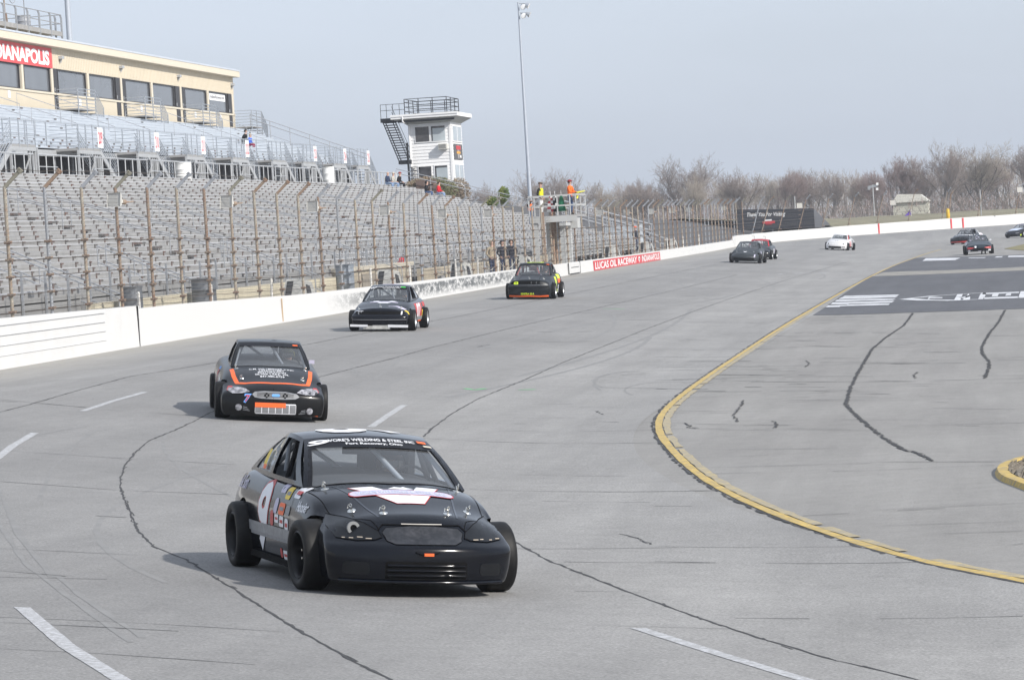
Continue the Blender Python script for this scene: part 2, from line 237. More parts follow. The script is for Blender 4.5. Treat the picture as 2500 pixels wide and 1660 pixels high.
BK={'seams':[[(-16.47,60.57),(-16.58,62.67),(-16.98,67.99),(-17.33,73.71),(-17.16,76.25),(-16.97,79.86),(-16.89,92.81),(-16.8,103.11),(-16.51,112.78),(-16.38,133.52),(-16.26,166.17),(-16.0,214.78)],[(-3.31,20.98),(-3.86,22.86),(-4.39,24.34),(-5.07,26.29),(-6.15,29.58),(-7.42,33.3),(-8.06,34.81),(-8.68,36.86),(-9.46,39.83),(-10.43,43.53),(-10.92,45.58),(-11.59,48.72),(-12.12,51.67),(-12.54,54.34),(-12.84,57.93),(-13.29,62.31),(-13.74,75.24),(-13.71,83.9),(-13.8,91.11),(-13.72,105.19),(-13.46,129.35),(-13.17,154.49),(-12.93,187.62)],[(-9.01,57.86),(-9.25,60.51),(-9.52,64.38),(-9.75,69.39),(-9.81,76.28),(-10.0,85.75),(-10.09,96.44),(-10.22,110.11),(-10.27,126.77),(-10.24,147.97),(-10.11,175.7),(-9.46,236.13)],[(-5.96,41.16),(-5.02,37.6),(-4.36,35.03),(-3.51,32.3),(-2.5,29.12),(-1.88,27.3),(-1.34,25.83),(-0.66,24.35),(0.1,22.49)]],'cracks':[[(-2.71,117.02),(-2.7,105.2),(-2.95,95.36),(-3.05,88.33),(-2.96,79.78),(-2.91,74.62),(-2.8,68.37),(-2.68,63.48),(-2.47,60.87),(-2.1,56.9),(-1.73,53.4),(-1.43,50.76),(-1.17,49.67),(-0.99,48.09)],[(0.12,114.5),(-0.12,102.4),(-0.34,94.19),(-0.49,85.82),(-0.46,82.02),(-0.3,77.28),(-0.31,74.23),(-0.38,70.24)],[(-4.63,66.82),(-4.54,64.56),(-4.5,62.89),(-4.48,61.82),(-4.26,59.87)],[(-5.13,60.33),(-4.97,59.34),(-4.99,59.01),(-4.79,58.59)],[(-3.67,59.55),(-3.55,58.49),(-3.53,57.55)],[(-4.35,83.46),(-4.19,81.88),(-4.2,80.12)],[(-1.68,74.43),(-1.77,73.4),(-1.68,71.82)],[(-4.04,38.58),(-3.79,38.02),(-3.58,37.14)],[(-12.76,93.69),(-12.87,92.12)],[(-7.11,65.44),(-6.85,64.22)]],'lines':[[(-13.79,50.58),(-11.95,49.88),(-10.3,49.68)],[(-12.07,44.18),(-10.45,43.5),(-9.17,43.64)],[(-9.25,33.72),(-7.92,33.57)],[(-7.36,26.48),(-6.26,26.42),(-5.16,26.18)],[(-6.69,24.02),(-5.94,23.88),(-4.83,23.52)],[(-7.18,26.05),(-5.85,25.85)],[(-17.56,64.63),(-15.12,61.9),(-13.23,61.0)],[(-8.53,31.03),(-7.88,30.71)],[(-8.34,30.33),(-7.49,30.57)],[(-17.42,64.11),(-15.47,62.38)],[(-9.63,38.97),(-9.27,38.88)],[(-7.72,83.82),(-4.09,80.77),(0.41,79.03)],[(-7.12,77.09),(-4.31,76.46)],[(-6.78,73.26),(-5.22,70.84)],[(-5.94,71.24),(-2.68,68.37)],[(-5.96,64.21),(-4.61,62.73)],[(-4.22,60.1),(-2.29,58.61)],[(-5.56,59.76),(-5.22,59.73)],[(-5.29,58.93),(-2.03,55.96)],[(-2.05,56.52),(0.29,55.31)],[(-5.22,55.89),(-4.52,55.19)],[(-4.84,53.35),(-1.47,51.12)],[(-4.35,51.14),(-3.23,51.0)],[(-3.98,49.06),(-1.75,48.27)],[(-1.76,48.48),(-0.1,47.26)],[(-4.52,48.19),(-1.73,46.89),(-0.2,46.68)],[(-4.27,45.31),(-3.39,44.74)],[(-4.03,42.67),(-3.17,42.28)],[(-2.23,40.37),(-0.72,40.41)],[(-1.53,40.64),(0.21,40.53)],[(-1.44,38.54),(0.19,38.26)],[(-0.68,37.26),(0.18,37.08)],[(-3.5,36.87),(-2.58,36.58),(-1.22,36.18)],[(-3.33,34.97),(-0.72,34.28)],[(-10.56,115.51),(-5.89,114.02)],[(-3.76,65.41),(-0.85,63.37)],[(-2.96,71.6),(0.33,69.38)],[(-3.82,68.09),(-2.9,68.24)],[(0.08,35.72),(-0.08,35.59)],[(-0.15,40.76),(-0.84,40.86)],[(-5.11,58.49),(-2.02,55.57)],[(-9.06,57.47),(-5.04,55.24)],[(-7.17,49.34),(-3.99,47.74)],[(-6.61,45.98),(-3.45,44.8)],[(-4.26,31.34),(-3.12,31.42)],[(-9.94,60.43),(-5.34,58.76)],[(-5.47,43.85),(-4.14,43.31)],[(-4.86,36.38),(-3.28,36.72)],[(-4.17,34.8),(-2.76,34.82)],[(-3.22,27.98),(-2.09,28.01)],[(-2.16,29.01),(0.04,29.25)],[(-2.58,71.91),(-1.66,70.49),(-0.79,69.3)],[(-8.34,63.62),(-7.8,63.48),(-7.26,63.43)],[(-8.55,120.83),(-7.89,120.74),(-7.22,120.47)],[(-13.53,129.96),(-12.88,131.12),(-12.16,131.64)],[(-1.08,55.96),(-0.75,55.56),(-0.42,55.19)],[(-7.96,74.32),(-6.81,73.46),(-5.66,72.19)],[(-8.57,100.27),(-8.16,100.76),(-7.71,100.58)],[(-5.19,97.11),(-4.95,96.81),(-4.7,96.28)],[(-2.31,91.83),(-1.53,90.81),(-0.77,89.78)],[(-1.46,64.79),(-1.3,64.62),(-1.13,64.38)],[(-6.74,62.03),(-5.93,61.29),(-5.12,60.33)],[(-5.99,93.81),(-4.78,92.32),(-3.62,91.19)],[(-1.3,62.69),(-1.12,62.57),(-0.95,62.23)],[(-4.9,93.3),(-3.53,91.24),(-2.23,89.77)],[(-7.55,81.66),(-7.04,81.76),(-6.48,81.31)],[(-5.67,103.94),(-4.26,101.77),(-2.9,99.58)],[(-7.85,66.93),(-7.03,66.58),(-6.21,66.06)],[(-9.15,121.5),(-8.66,121.72),(-8.13,121.39)],[(-0.14,78.34),(0.84,76.65),(1.78,75.01)],[(-2.97,79.99),(-2.29,79.27),(-1.62,78.48)],[(-9.64,116.05),(-7.89,115.65),(-6.05,113.2)],[(-7.51,84.56),(-7.21,84.36),(-6.92,84.38)],[(-5.57,64.33),(-4.7,63.31),(-3.87,62.43)],[(-2.34,69.61),(-1.84,69.06),(-1.36,68.38)],[(-2.54,79.56),(-1.64,78.37),(-0.78,77.6)],[(-4.13,72.41),(-3.95,72.28),(-3.76,71.97)],[(-5.28,72.65),(-4.28,71.34),(-3.34,70.3)],[(-4.43,92.0),(-3.3,90.12),(-2.21,88.15)],[(-1.18,60.83),(-0.51,59.85),(0.13,59.14)],[(-5.15,81.01),(-4.75,80.22),(-4.38,79.84)],[(-3.43,81.29),(-2.47,80.02),(-1.53,78.5)],[(-3.78,66.01),(-3.04,65.25),(-2.32,64.59)],[(-3.28,65.71),(-2.51,65.27),(-1.76,64.63)],[(-4.01,84.49),(-3.56,83.75),(-3.11,83.15)],[(-9.2,130.89),(-8.6,131.97),(-7.92,131.98)],[(-7.22,86.71),(-6.3,86.05),(-5.34,84.64)],[(-6.76,131.07),(-6.27,130.5),(-5.76,129.3)],[(-0.53,71.58),(0.35,70.47),(1.21,69.62)],[(-6.41,75.42),(-6.07,75.04),(-5.73,74.66)],[(-0.38,56.1),(0.17,55.57),(0.71,55.22)],[(-15.39,129.74),(-14.33,131.42),(-13.31,133.75)],[(-5.35,63.2),(-4.83,62.85),(-4.31,62.38)],[(-5.06,60.0),(-4.11,58.91),(-3.21,57.92)],[(-0.36,92.96),(0.42,91.9),(1.18,90.66)],[(-4.08,58.69),(-3.71,58.46),(-3.35,58.04)],[(-5.69,75.71),(-5.18,74.91),(-4.7,74.38)],[(-8.44,135.78),(-7.61,134.89),(-6.8,134.09)],[(-10.22,104.51),(-9.81,104.89),(-9.4,105.36)],[(-3.97,82.19),(-3.11,81.09),(-2.27,79.67)],[(-6.59,69.79),(-5.91,69.33),(-5.23,68.63)],[(-5.86,81.21),(-5.25,80.29),(-4.65,79.49)],[(-12.68,127.55),(-11.73,128.49),(-10.77,129.42)],[(-3.47,68.84),(-2.86,68.05),(-2.27,67.21)],[(-1.78,84.73),(-1.36,84.07),(-0.96,83.75)],[(-2.85,94.69),(-1.53,93.12),(-0.25,91.58)],[(-5.39,79.44),(-4.84,78.87),(-4.3,78.39)],[(-8.55,68.04),(-8.18,67.97),(-7.82,67.95)],[(-0.57,68.41),(0.19,67.83),(0.93,67.13)],[(-5.68,112.24),(-5.35,111.89),(-5.0,111.33)],[(-14.99,119.38),(-13.95,120.46),(-12.86,121.15)],[(-8.22,89.38),(-7.29,88.99),(-6.38,88.53)],[(-4.98,74.34),(-3.88,73.01),(-2.83,71.81)],[(-6.15,102.18),(-5.52,101.05),(-4.91,99.96)],[(-11.77,115.35),(-11.05,116.43),(-10.35,117.77)],[(-6.41,117.98),(-5.71,116.53),(-5.03,114.99)],[(-2.56,91.13),(-2.31,90.96),(-2.06,90.28)],[(-5.78,114.99),(-4.96,113.88),(-4.14,112.49)],[(-6.78,77.26),(-6.18,76.78),(-5.6,76.39)],[(-1.93,69.91),(-1.38,69.14),(-0.84,68.41)],[(-4.39,75.7),(-3.47,74.85),(-2.56,73.69)],[(-13.46,126.9),(-13.13,127.14),(-12.84,127.89)],[(-9.67,137.36),(-7.84,137.84),(-5.86,135.01)],[(-7.72,93.69),(-6.43,93.41),(-5.09,91.82)],[(-2.56,58.81),(-1.9,58.12),(-1.27,57.65)],[(-12.71,103.25),(-12.06,104.35),(-11.38,105.2)],[(-8.35,86.79),(-7.32,86.62),(-6.23,85.43)],[(-4.5,101.65),(-2.98,99.04),(-1.55,96.48)],[(-8.28,61.64),(-8.1,61.79),(-7.9,61.68)],[(-0.24,72.93),(0.39,72.39),(1.01,71.56)],[(-6.71,83.47),(-5.92,82.99),(-5.12,82.15)],[(-7.41,121.26),(-5.59,118.28),(-3.84,115.16)],[(-6.68,79.59),(-5.77,78.35),(-4.91,77.35)],[(-7.32,99.24),(-6.01,98.53),(-4.67,96.57)],[(-11.79,96.65),(-10.78,98.25),(-9.68,99.23)],[(-8.1,79.85),(-7.87,80.05),(-7.61,79.97)],[(-8.5,101.47),(-8.15,101.66),(-7.78,101.53)],[(-4.09,67.54),(-3.11,66.35),(-2.18,65.37)],[(-5.91,78.6),(-4.82,76.99),(-3.79,75.83)],[(-2.78,67.17),(-2.38,66.71),(-1.99,66.17)],[(-13.37,137.42),(-12.92,138.17)],[(-11.6,127.25),(-10.89,128.58)],[(-10.4,157.43),(-8.5,159.17)],[(-9.2,173.17),(-6.85,172.69)],[(-10.47,187.84),(-8.86,190.78)],[(-12.3,169.08),(-10.05,174.93)],[(-11.7,125.82),(-11.2,127.03)],[(-14.82,127.16),(-14.14,128.21)],[(-9.54,198.97),(-6.86,202.24)],[(-13.86,131.76),(-13.41,132.51)],[(-9.27,149.63),(-7.67,151.48)],[(-8.6,179.03),(-6.18,179.74)],[(-12.2,144.95),(-10.97,148.42)],[(-11.17,141.21),(-10.3,143.53)],[(-11.85,140.66),(-10.0,145.63)],[(-9.65,148.92),(-7.85,150.91)],[(-9.77,200.1),(-7.79,202.19)],[(-8.81,152.48),(-6.55,152.82)],[(-12.4,157.16),(-11.35,160.57)],[(-9.0,155.19),(-8.18,156.06)],[(-10.45,159.15),(-8.33,163.04)]],'dashes':[[(-7.38,27.41),(-6.26,24.33),(-5.34,22.05)],[(-2.81,27.82),(-2.09,25.91),(-1.33,23.95)],[(-15.24,61.24),(-15.49,64.44),(-15.63,67.6)],[(-13.02,47.07),(-13.91,51.72),(-14.45,55.03)],[(-10.2,60.02),(-10.47,63.45),(-10.7,66.68)]],'skids':[[(-12.98,75.73),(-13.22,76.7),(-13.45,77.78),(-13.66,78.97),(-13.86,80.22),(-14.03,81.5),(-14.16,82.77),(-14.26,83.98),(-14.31,85.09),(-14.31,86.05),(-14.26,86.81),(-14.15,87.35),(-14.0,87.64),(-13.81,87.68),(-13.59,87.45)],[(-13.21,76.23),(-13.48,77.5),(-13.74,78.89),(-13.98,80.38),(-14.17,81.92),(-14.33,83.46),(-14.43,84.94),(-14.47,86.31),(-14.44,87.5),(-14.35,88.46),(-14.2,89.15),(-13.98,89.54),(-13.72,89.61)],[(-13.64,78.38),(-13.77,79.95),(-13.83,81.48),(-13.83,82.91),(-13.75,84.17),(-13.61,85.22),(-13.39,86.0),(-13.11,86.48),(-12.78,86.64),(-12.41,86.46),(-12.02,85.95)],[(-7.91,74.15),(-8.04,74.72),(-8.16,75.36),(-8.26,76.05),(-8.35,76.76),(-8.42,77.49),(-8.46,78.22),(-8.48,78.91),(-8.47,79.54),(-8.44,80.11),(-8.38,80.57),(-8.29,80.92),(-8.19,81.13),(-8.06,81.19),(-7.92,81.11),(-7.78,80.87),(-7.62,80.5)],[(-7.84,73.11),(-7.99,73.96),(-8.13,74.87),(-8.25,75.83),(-8.34,76.8),(-8.4,77.78),(-8.42,78.71),(-8.41,79.58),(-8.36,80.35),(-8.28,80.98),(-8.16,81.45),(-8.01,81.74),(-7.84,81.81)],[(-13.33,77.6),(-13.52,78.25),(-13.71,79.01),(-13.9,79.86),(-14.07,80.79),(-14.22,81.76),(-14.35,82.75),(-14.45,83.72),(-14.52,84.64),(-14.54,85.47),(-14.53,86.19),(-14.48,86.76),(-14.4,87.17)],[(-7.04,71.16),(-7.17,71.75),(-7.28,72.36),(-7.35,72.99),(-7.4,73.61),(-7.41,74.21),(-7.39,74.77),(-7.33,75.27),(-7.24,75.68),(-7.12,75.99),(-6.97,76.19),(-6.8,76.24),(-6.61,76.16),(-6.4,75.92)],[(-10.12,36.94),(-8.54,31.93),(-7.4,28.8),(-5.95,24.82)],[(-10.57,38.98),(-8.92,33.55),(-7.31,28.86),(-5.95,25.2)],[(-11.64,42.58),(-9.64,35.8),(-7.96,30.57)],[(-13.94,57.04),(-13.31,53.1),(-12.18,47.14),(-10.85,41.34)]],'green':[[(-10.49,72.92),(-10.23,72.57),(-10.1,73.18)],[(-9.44,73.01),(-9.14,73.31)],[(-13.25,125.85),(-12.56,126.32)]],'patch':[(-6.02,121.33),(-4.71,119.41),(-3.11,118.12),(-1.41,116.58),(1.1,114.52),(2.42,231.92),(0.54,235.57),(-2.07,241.79),(-5.46,249.09),(-6.04,224.51),(-6.3,202.54),(-6.33,186.6),(-6.21,152.27),(-6.03,129.66)],'band':[(-6.32,187.63),(-4.15,184.69),(-1.6,181.97),(1.83,178.85),(1.94,189.24),(-0.11,189.73),(-2.74,192.71),(-4.95,197.14),(-5.99,197.55)],'paint':[[(-4.62,232.04),(-4.61,243.61),(-2.34,235.93),(-2.57,227.2)],[(-1.87,232.11),(-1.75,233.88),(-0.73,231.33),(-0.85,228.7)],[(-0.25,227.53),(-0.1,232.27),(0.28,232.01),(0.21,227.77)],[(0.55,226.33),(0.63,232.35),(2.37,227.42),(2.3,220.58)],[(-6.01,130.41),(-6.01,133.4),(-3.79,130.71),(-3.79,128.53),(-5.5,130.64),(-5.5,129.85)],[(-6.01,134.23),(-6.03,136.84),(-3.72,133.92),(-3.77,131.76)],[(-6.02,138.0),(-6.04,140.59),(-5.09,139.63),(-3.76,136.97),(-3.83,135.34),(-5.39,137.3)],[(-6.03,141.81),(-6.02,144.5),(-3.79,141.09),(-3.83,138.98)],[(-6.01,144.81),(-5.99,146.73),(-3.78,143.34),(-3.84,141.53)],[(-6.01,132.57),(-5.98,133.61),(-5.31,133.24),(-5.33,131.9)],[(-2.56,133.72),(-2.56,136.71),(-2.05,135.04),(-2.04,133.82),(-2.48,134.57),(-2.5,133.43)],[(-1.59,129.88),(-1.56,138.22),(-1.36,138.35),(-1.37,129.67)],[(-1.3,129.79),(-1.25,132.11),(-1.15,138.48),(-1.05,132.38),(-1.05,129.49)],[(-1.46,133.35),(-1.3,133.71),(-1.11,135.86),(-1.08,133.94),(-1.28,131.75)],[(-0.77,129.11),(-0.7,138.32),(-0.51,137.84),(-0.57,128.94)],[(-0.65,135.97),(-0.62,138.13),(0.68,136.62),(0.64,134.98)],[(-0.59,128.99),(-0.58,131.26),(0.57,129.97),(0.63,127.82)],[(-0.31,132.1),(-0.28,135.37),(-0.06,135.3),(-0.1,131.88)],[(0.15,131.72),(0.22,135.08),(0.38,134.99),(0.35,131.69)],[(0.58,127.8),(0.73,137.33),(1.36,137.02),(1.25,127.2)]],'outline':[(-1.58,138.26),(-2.39,138.02),(-3.38,135.77),(-2.67,132.66),(-1.58,129.59)],'outline2':([(-1.58,138.26),(-0.7,138.32)],[(-1.58,129.59),(-0.75,129.07)]),'startline':[[(-11.21,193.15),(-11.02,194.09)],[(-10.57,196.09),(-10.11,197.71)],[(-9.45,198.53),(-8.96,199.82)],[(-8.53,199.98),(-8.06,200.54)],[(-7.33,201.81),(-6.72,201.7)]],'island':[(0.17,47.46),(0.03,47.03),(-0.1,46.45),(-0.18,45.92),(-0.2,45.3),(-0.18,44.58),(-0.12,43.93),(-0.04,43.41),(0.14,42.34),(0.36,40.93),(0.71,38.77)],'grass':[(0.44,270.15),(0.92,262.58),(1.72,253.75),(3.04,242.72),(3.77,298.28),(2.0,291.64),(0.99,278.17)]}# ------------------------------------------------------------ ground, track, paint
def asphalt(name, c1, c2, grain=0.34, dust=None):
    m = bpy.data.materials.new(name); m.use_nodes = True; n = m.node_tree; L = n.links; b = n.nodes['Principled BSDF']
    b.inputs['Roughness'].default_value = 0.82; b.inputs['Specular IOR Level'].default_value = 0.35
    t = n.nodes.new('ShaderNodeTexCoord')
    def noise(sc, det, rough=0.6, vec=None):
        x = n.nodes.new('ShaderNodeTexNoise'); x.inputs['Scale'].default_value = sc; x.inputs['Detail'].default_value = det; x.inputs['Roughness'].default_value = rough
        L.new(vec or t.outputs['Object'], x.inputs['Vector']); return x.outputs['Fac']
    def rng(v, a, b2, c, d):
        r = n.nodes.new('ShaderNodeMapRange'); r.inputs[1].default_value = a; r.inputs[2].default_value = b2; r.inputs[3].default_value = c; r.inputs[4].default_value = d
        L.new(v, r.inputs[0]); return r.outputs[0]
    mp = n.nodes.new('ShaderNodeMapping'); mp.inputs['Scale'].default_value = (1.0, 0.06, 1); L.new(t.outputs['Object'], mp.inputs[0])
    big = rng(noise(0.15, 6, 0.65), 0.3, 0.7, 0, 1)
    mx = n.nodes.new('ShaderNodeMixRGB'); mx.inputs[1].default_value = (*c1, 1); mx.inputs[2].default_value = (*c2, 1); L.new(big, mx.inputs[0])
    streak = rng(noise(0.9, 5, 0.65, mp.outputs[0]), 0.3, 0.7, 0.87, 1.10)
    fine = rng(noise(42, 3, 0.6), 0.3, 0.7, 1-grain, 1+grain)
    mid = rng(noise(3.0, 6, 0.7), 0.28, 0.72, 0.91, 1.08)
    a = n.nodes.new('ShaderNodeMath'); a.operation = 'MULTIPLY'; L.new(streak, a.inputs[0]); L.new(fine, a.inputs[1])
    a2 = n.nodes.new('ShaderNodeMath'); a2.operation = 'MULTIPLY'; L.new(a.outputs[0], a2.inputs[0]); L.new(mid, a2.inputs[1])
    sc = n.nodes.new('ShaderNodeVectorMath'); sc.operation = 'SCALE'; L.new(mx.outputs[0], sc.inputs[0]); L.new(a2.outputs[0], sc.inputs['Scale'])
    out = sc.outputs[0]
    if dust:        # pale dust that gathers along the foot of the wall (attribute 'lat' = distance out from the inner line)
        at = n.nodes.new('ShaderNodeAttribute'); at.attribute_name = 'lat'
        d0 = rng(at.outputs['Fac'], 12.6, 16.0, 0, 1)
        d1 = n.nodes.new('ShaderNodeMath'); d1.operation = 'MULTIPLY'; L.new(d0, d1.inputs[0]); L.new(rng(noise(0.5, 6, 0.7), 0.25, 0.75, 0.1, 0.8), d1.inputs[1])
        dm = n.nodes.new('ShaderNodeMixRGB'); dm.inputs[2].default_value = (*dust, 1); L.new(d1.outputs[0], dm.inputs[0]); L.new(out, dm.inputs[1]); out = dm.outputs[0]
        g = rng(at.outputs['Fac'], 3, 7, 0, 1); g2 = rng(at.outputs['Fac'], 10, 13, 1, 0)
        gm = n.nodes.new('ShaderNodeMath'); gm.operation = 'MULTIPLY'; L.new(g, gm.inputs[0]); L.new(g2, gm.inputs[1])
        gf = n.nodes.new('ShaderNodeMath'); gf.operation = 'MULTIPLY'; gf.inputs[1].default_value = 0.22; L.new(gm.outputs[0], gf.inputs[0])
        dm2 = n.nodes.new('ShaderNodeMixRGB'); dm2.inputs[2].default_value = (0.10, 0.10, 0.105, 1); L.new(gf.outputs[0], dm2.inputs[0]); L.new(out, dm2.inputs[1]); out = dm2.outputs[0]
    L.new(out, b.inputs['Base Color'])
    bp = n.nodes.new('ShaderNodeBump'); bp.inputs['Strength'].default_value = 0.35; bp.inputs['Distance'].default_value = 0.01
    L.new(noise(90, 2), bp.inputs['Height']); L.new(bp.outputs[0], b.inputs['Normal'])
    MATS[name] = m; return m
M_track = asphalt('track_asphalt', (0.228, 0.224, 0.218), (0.285, 0.28, 0.272), dust=(0.36, 0.34, 0.30))
M_apron = asphalt('apron_asphalt', (0.225, 0.218, 0.208), (0.265, 0.258, 0.246), grain=0.16)
M_dark = asphalt('sealed_asphalt', (0.085, 0.088, 0.098), (0.105, 0.107, 0.116), grain=0.15)
M_crack = mat('crack_sealant', (0.045, 0.045, 0.047), 0.9, var=0.3, scale=6)
M_line = mat('groove', (0.085, 0.085, 0.088), 0.9, var=0.4, scale=3)
M_skid = mat('rubber_mark', (0.205, 0.203, 0.20), 0.85, var=0.12, scale=2)
M_yel = mat('yellow_paint', (0.50, 0.355, 0.095), 0.75, var=0.2, scale=3, dirt=(0.23, 0.20, 0.15), dscale=9, damt=0.85, dthr=0.54)
M_yel2 = mat('worn_yellow_paint', (0.40, 0.32, 0.16), 0.8, var=0.2, scale=3, dirt=(0.25, 0.24, 0.22), dscale=9, damt=0.9, dthr=0.5)
M_road_white = mat('worn_white_paint', (0.50, 0.51, 0.535), 0.8, var=0.15, scale=8, dirt=(0.27, 0.27, 0.27), dscale=20, damt=0.95, dthr=0.47)
M_road_white2 = mat('white_road_paint', (0.60, 0.61, 0.635), 0.75, var=0.15, scale=2, dirt=(0.16, 0.165, 0.17), dscale=1.1, damt=0.75, dthr=0.56)
M_sand = mat('sandy_asphalt', (0.27, 0.255, 0.225), 0.9, var=0.25, scale=1.5, dirt=(0.13, 0.13, 0.135), dscale=0.9, damt=0.8, dthr=0.55)
M_grass = mat('dormant_grass', (0.17, 0.155, 0.07), 0.95, var=0.35, scale=0.8, dirt=(0.23, 0.19, 0.12), dscale=3, damt=0.7, bump=0.6, bscale=20)
M_field = mat('field_grass', (0.19, 0.17, 0.10), 0.95, var=0.3, scale=0.05, dirt=(0.22, 0.20, 0.15), dscale=0.2, damt=0.6)
M_gravel = mat('pit_gravel', (0.20, 0.175, 0.14), 0.95, var=0.5, scale=14, dirt=(0.08, 0.07, 0.06), dscale=8, damt=0.8, bump=1.0, bscale=40)
M_green = mat('green_marking_paint', (0.10, 0.55, 0.18), 0.8, var=0.3)

def sheet(name, poly, z, m, label=None, follow=False):
    bm = bmesh.new(); f = bm.faces.new([bm.verts.new((x, y, z)) for x, y in poly]); bm.normal_update()
    if f.normal.z < 0: f.normal_flip()
    bmesh.ops.triangulate(bm, faces=bm.faces)
    me = bpy.data.meshes.new(name); bm.to_mesh(me); bm.free(); me.materials.append(m)
    o = obj(name, me); tag(o, kind='structure'); return o
g = MB(); S = 1400
g.add([(-S,-400,-0.06),(S,-400,-0.06),(S,1500,-0.06),(-S,1500,-0.06)], [(0,1,2,3)], M_field)
tag(g.build('ground'), kind='structure')
# infield pavement under the inner edge
sheet('infield_pavement', [(-9,-40),(60,-40),(60,420),(30,420),(-2,372),(-9,330)], -0.006, M_apron)
# banked racing surface
def strip_grid(name, s0, s1, ts, ds, m, dz=0.0):
    me = bpy.data.meshes.new(name); v = []; f = []; lat = []
    n = int((s1-s0)/ds); K = len(ts)
    for i in range(n+1):
        s = s0 + (s1-s0)*i/n
        for t in ts:
            x, y = st(s, t); v.append((x, y, gz(x, y)+dz)); lat.append(t)
    for i in range(n):
        for j in range(K-1): f.append([i*K+j, i*K+j+1, (i+1)*K+j+1, (i+1)*K+j])
    me.from_pydata(v, [], f); me.materials.append(m)
    me.polygons.foreach_set('use_smooth', [True]*len(f))
    a = me.attributes.new('lat', 'FLOAT', 'POINT'); a.data.foreach_set('value', lat)
    me.update(); me.flip_normals() if me.polygons[0].normal.z < 0 else None
    return obj(name, me)
TS = [0.25*i for i in range(69)]
tag(strip_grid('track_surface', -95, 420, TS, 2.0, M_track), kind='structure')

NM = {}
def ribbon(name, pts, wd, m, dz=0.005, jit=0.0, wj=0.0, closed=False, step=0.6, mb=None, cut=0.0):
    b = mb or MB(); P = []
    for a, c in zip(pts[:-1], pts[1:]):
        a, c = Vector((*a, 0)), Vector((*c, 0)); n = max(1, int((c-a).length/step))
        for i in range(n): P.append(a + (c-a)*i/n)
    P.append(Vector((*pts[-1], 0)))
    if jit: P = [p + Vector((rnd.uniform(-jit, jit), rnd.uniform(-jit, jit), 0)) for p in P]
    k = len(b.v); i_m = b.mi(m); N = len(P)
    for i, p in enumerate(P):
        d = (P[min(i+1, N-1)] - P[max(i-1, 0)]).normalized(); q = Vector((-d.y, d.x, 0))
        w0 = wd/2*(1 + rnd.uniform(-wj, wj))
        for sgn in (1, -1):
            c = p + q*w0*sgn; b.v.append((c.x, c.y, gz(c.x, c.y) + dz))
    for i in range(N-1):
        if cut and rnd.random() < cut: continue
        b.f.append([k+2*i, k+2*i+1, k+2*i+3, k+2*i+2]); b.m.append(i_m)
    if mb is None: return tag(b.build(name), kind='structure')
b = MB()
for p in BK['seams']:
    ribbon('', p, 0.021, M_crack, 0.0035, jit=0.010, wj=0.6, mb=b, step=0.22); ribbon('', p, 0.013, M_crack, 0.0034, jit=0.030, wj=0.8, mb=b, step=0.3, cut=0.35)
tag(b.build('lane_seams'), kind='structure')
b = MB()
for i, p in enumerate(BK['cracks']):
    for q in range(4 if i < 2 else 2): ribbon('', [(x + rnd.uniform(-.012,.012), y) for x, y in p], 0.026 if i < 2 else 0.018, M_crack, 0.0035 + 0.0002*q, jit=0.036 if i < 2 else 0.03, wj=0.8, mb=b, step=0.16, cut=0.05 if q == 0 else 0.25)
tag(b.build('pavement_cracks'), kind='structure')
b = MB()
for p in BK['lines']: ribbon('', p, rnd.uniform(0.013, 0.024)*(1 if p[0][1] < 70 else 1.9), M_line, 0.003, jit=0.010, wj=0.7, mb=b, step=0.45, cut=0.10)
tag(b.build('pavement_grooves'), kind='structure')
b = MB()
for p in BK['skids']:
    if len(p) > 1: ribbon('', p, 0.05, M_skid, 0.0022, wj=0.3, mb=b, step=0.5)
for i in range(26):      # long faint tyre marks that follow the racing line
    t = rnd.uniform(3.5, 11); s0 = rnd.uniform(-40, 200); ln = rnd.uniform(15, 60)
    ribbon('', [st(s0 + ln*j/12, t + 1.2*math.sin(j*0.2 + i)) for j in range(13)], rnd.uniform(0.05, 0.14), M_skid, 0.0018, wj=0.2, mb=b)
tag(b.build('tyre_marks'), kind='structure')
b = MB()
for i, p in enumerate(BK['dashes']): ribbon('', p, 0.12, M_road_white, 0.004, wj=0.05, mb=b, step=0.25)
for p in BK['startline']: ribbon('', p, 0.3, M_road_white, 0.004, wj=0.2, mb=b, step=0.3)
tag(b.build('white_lane_dashes'), kind='structure')
b = MB()
for p in BK['green']:
    if len(p) > 1: ribbon('', p, 0.07, M_green, 0.004, wj=0.4, mb=b, step=0.2)
tag(b.build('green_spray_marks'), kind='structure')
# yellow inner line with its dark sealed edge
YL = [(0.9,30.0),(0.06,32.15),(-1.05,34.91),(-2.5,40.43),(-3.68,46.06),(-4.74,53.13),(-5.5,59.2),(-5.9,65.05),(-6.1,75),(-6.22,88.6),(-6.38,110),(-6.41,134),(-6.38,180),(-6.1,220),(-5.5,247),(-5.07,267.9),(-4.3,290)]
def smooth_pts(P, it=3):
    for _ in range(it):
        Q = [P[0]]
        for a, c in zip(P[:-1], P[1:]):
            Q += [(a[0]*.75+c[0]*.25, a[1]*.75+c[1]*.25), (a[0]*.25+c[0]*.75, a[1]*.25+c[1]*.75)]
        P = Q + [P[-1]]
    return P
YS = smooth_pts(YL)
b = MB(); ribbon('', YS, 0.115, M_yel, 0.0048, wj=0.12, mb=b, step=0.4); tag(b.build('yellow_line'), kind='structure')
b = MB(); ribbon('', [(x+0.13, y) for x, y in YS if y < 130], 0.11, M_yel2, 0.0044, wj=0.3, mb=b, step=0.3, cut=0.06); tag(b.build('worn_yellow_line'), kind='structure')
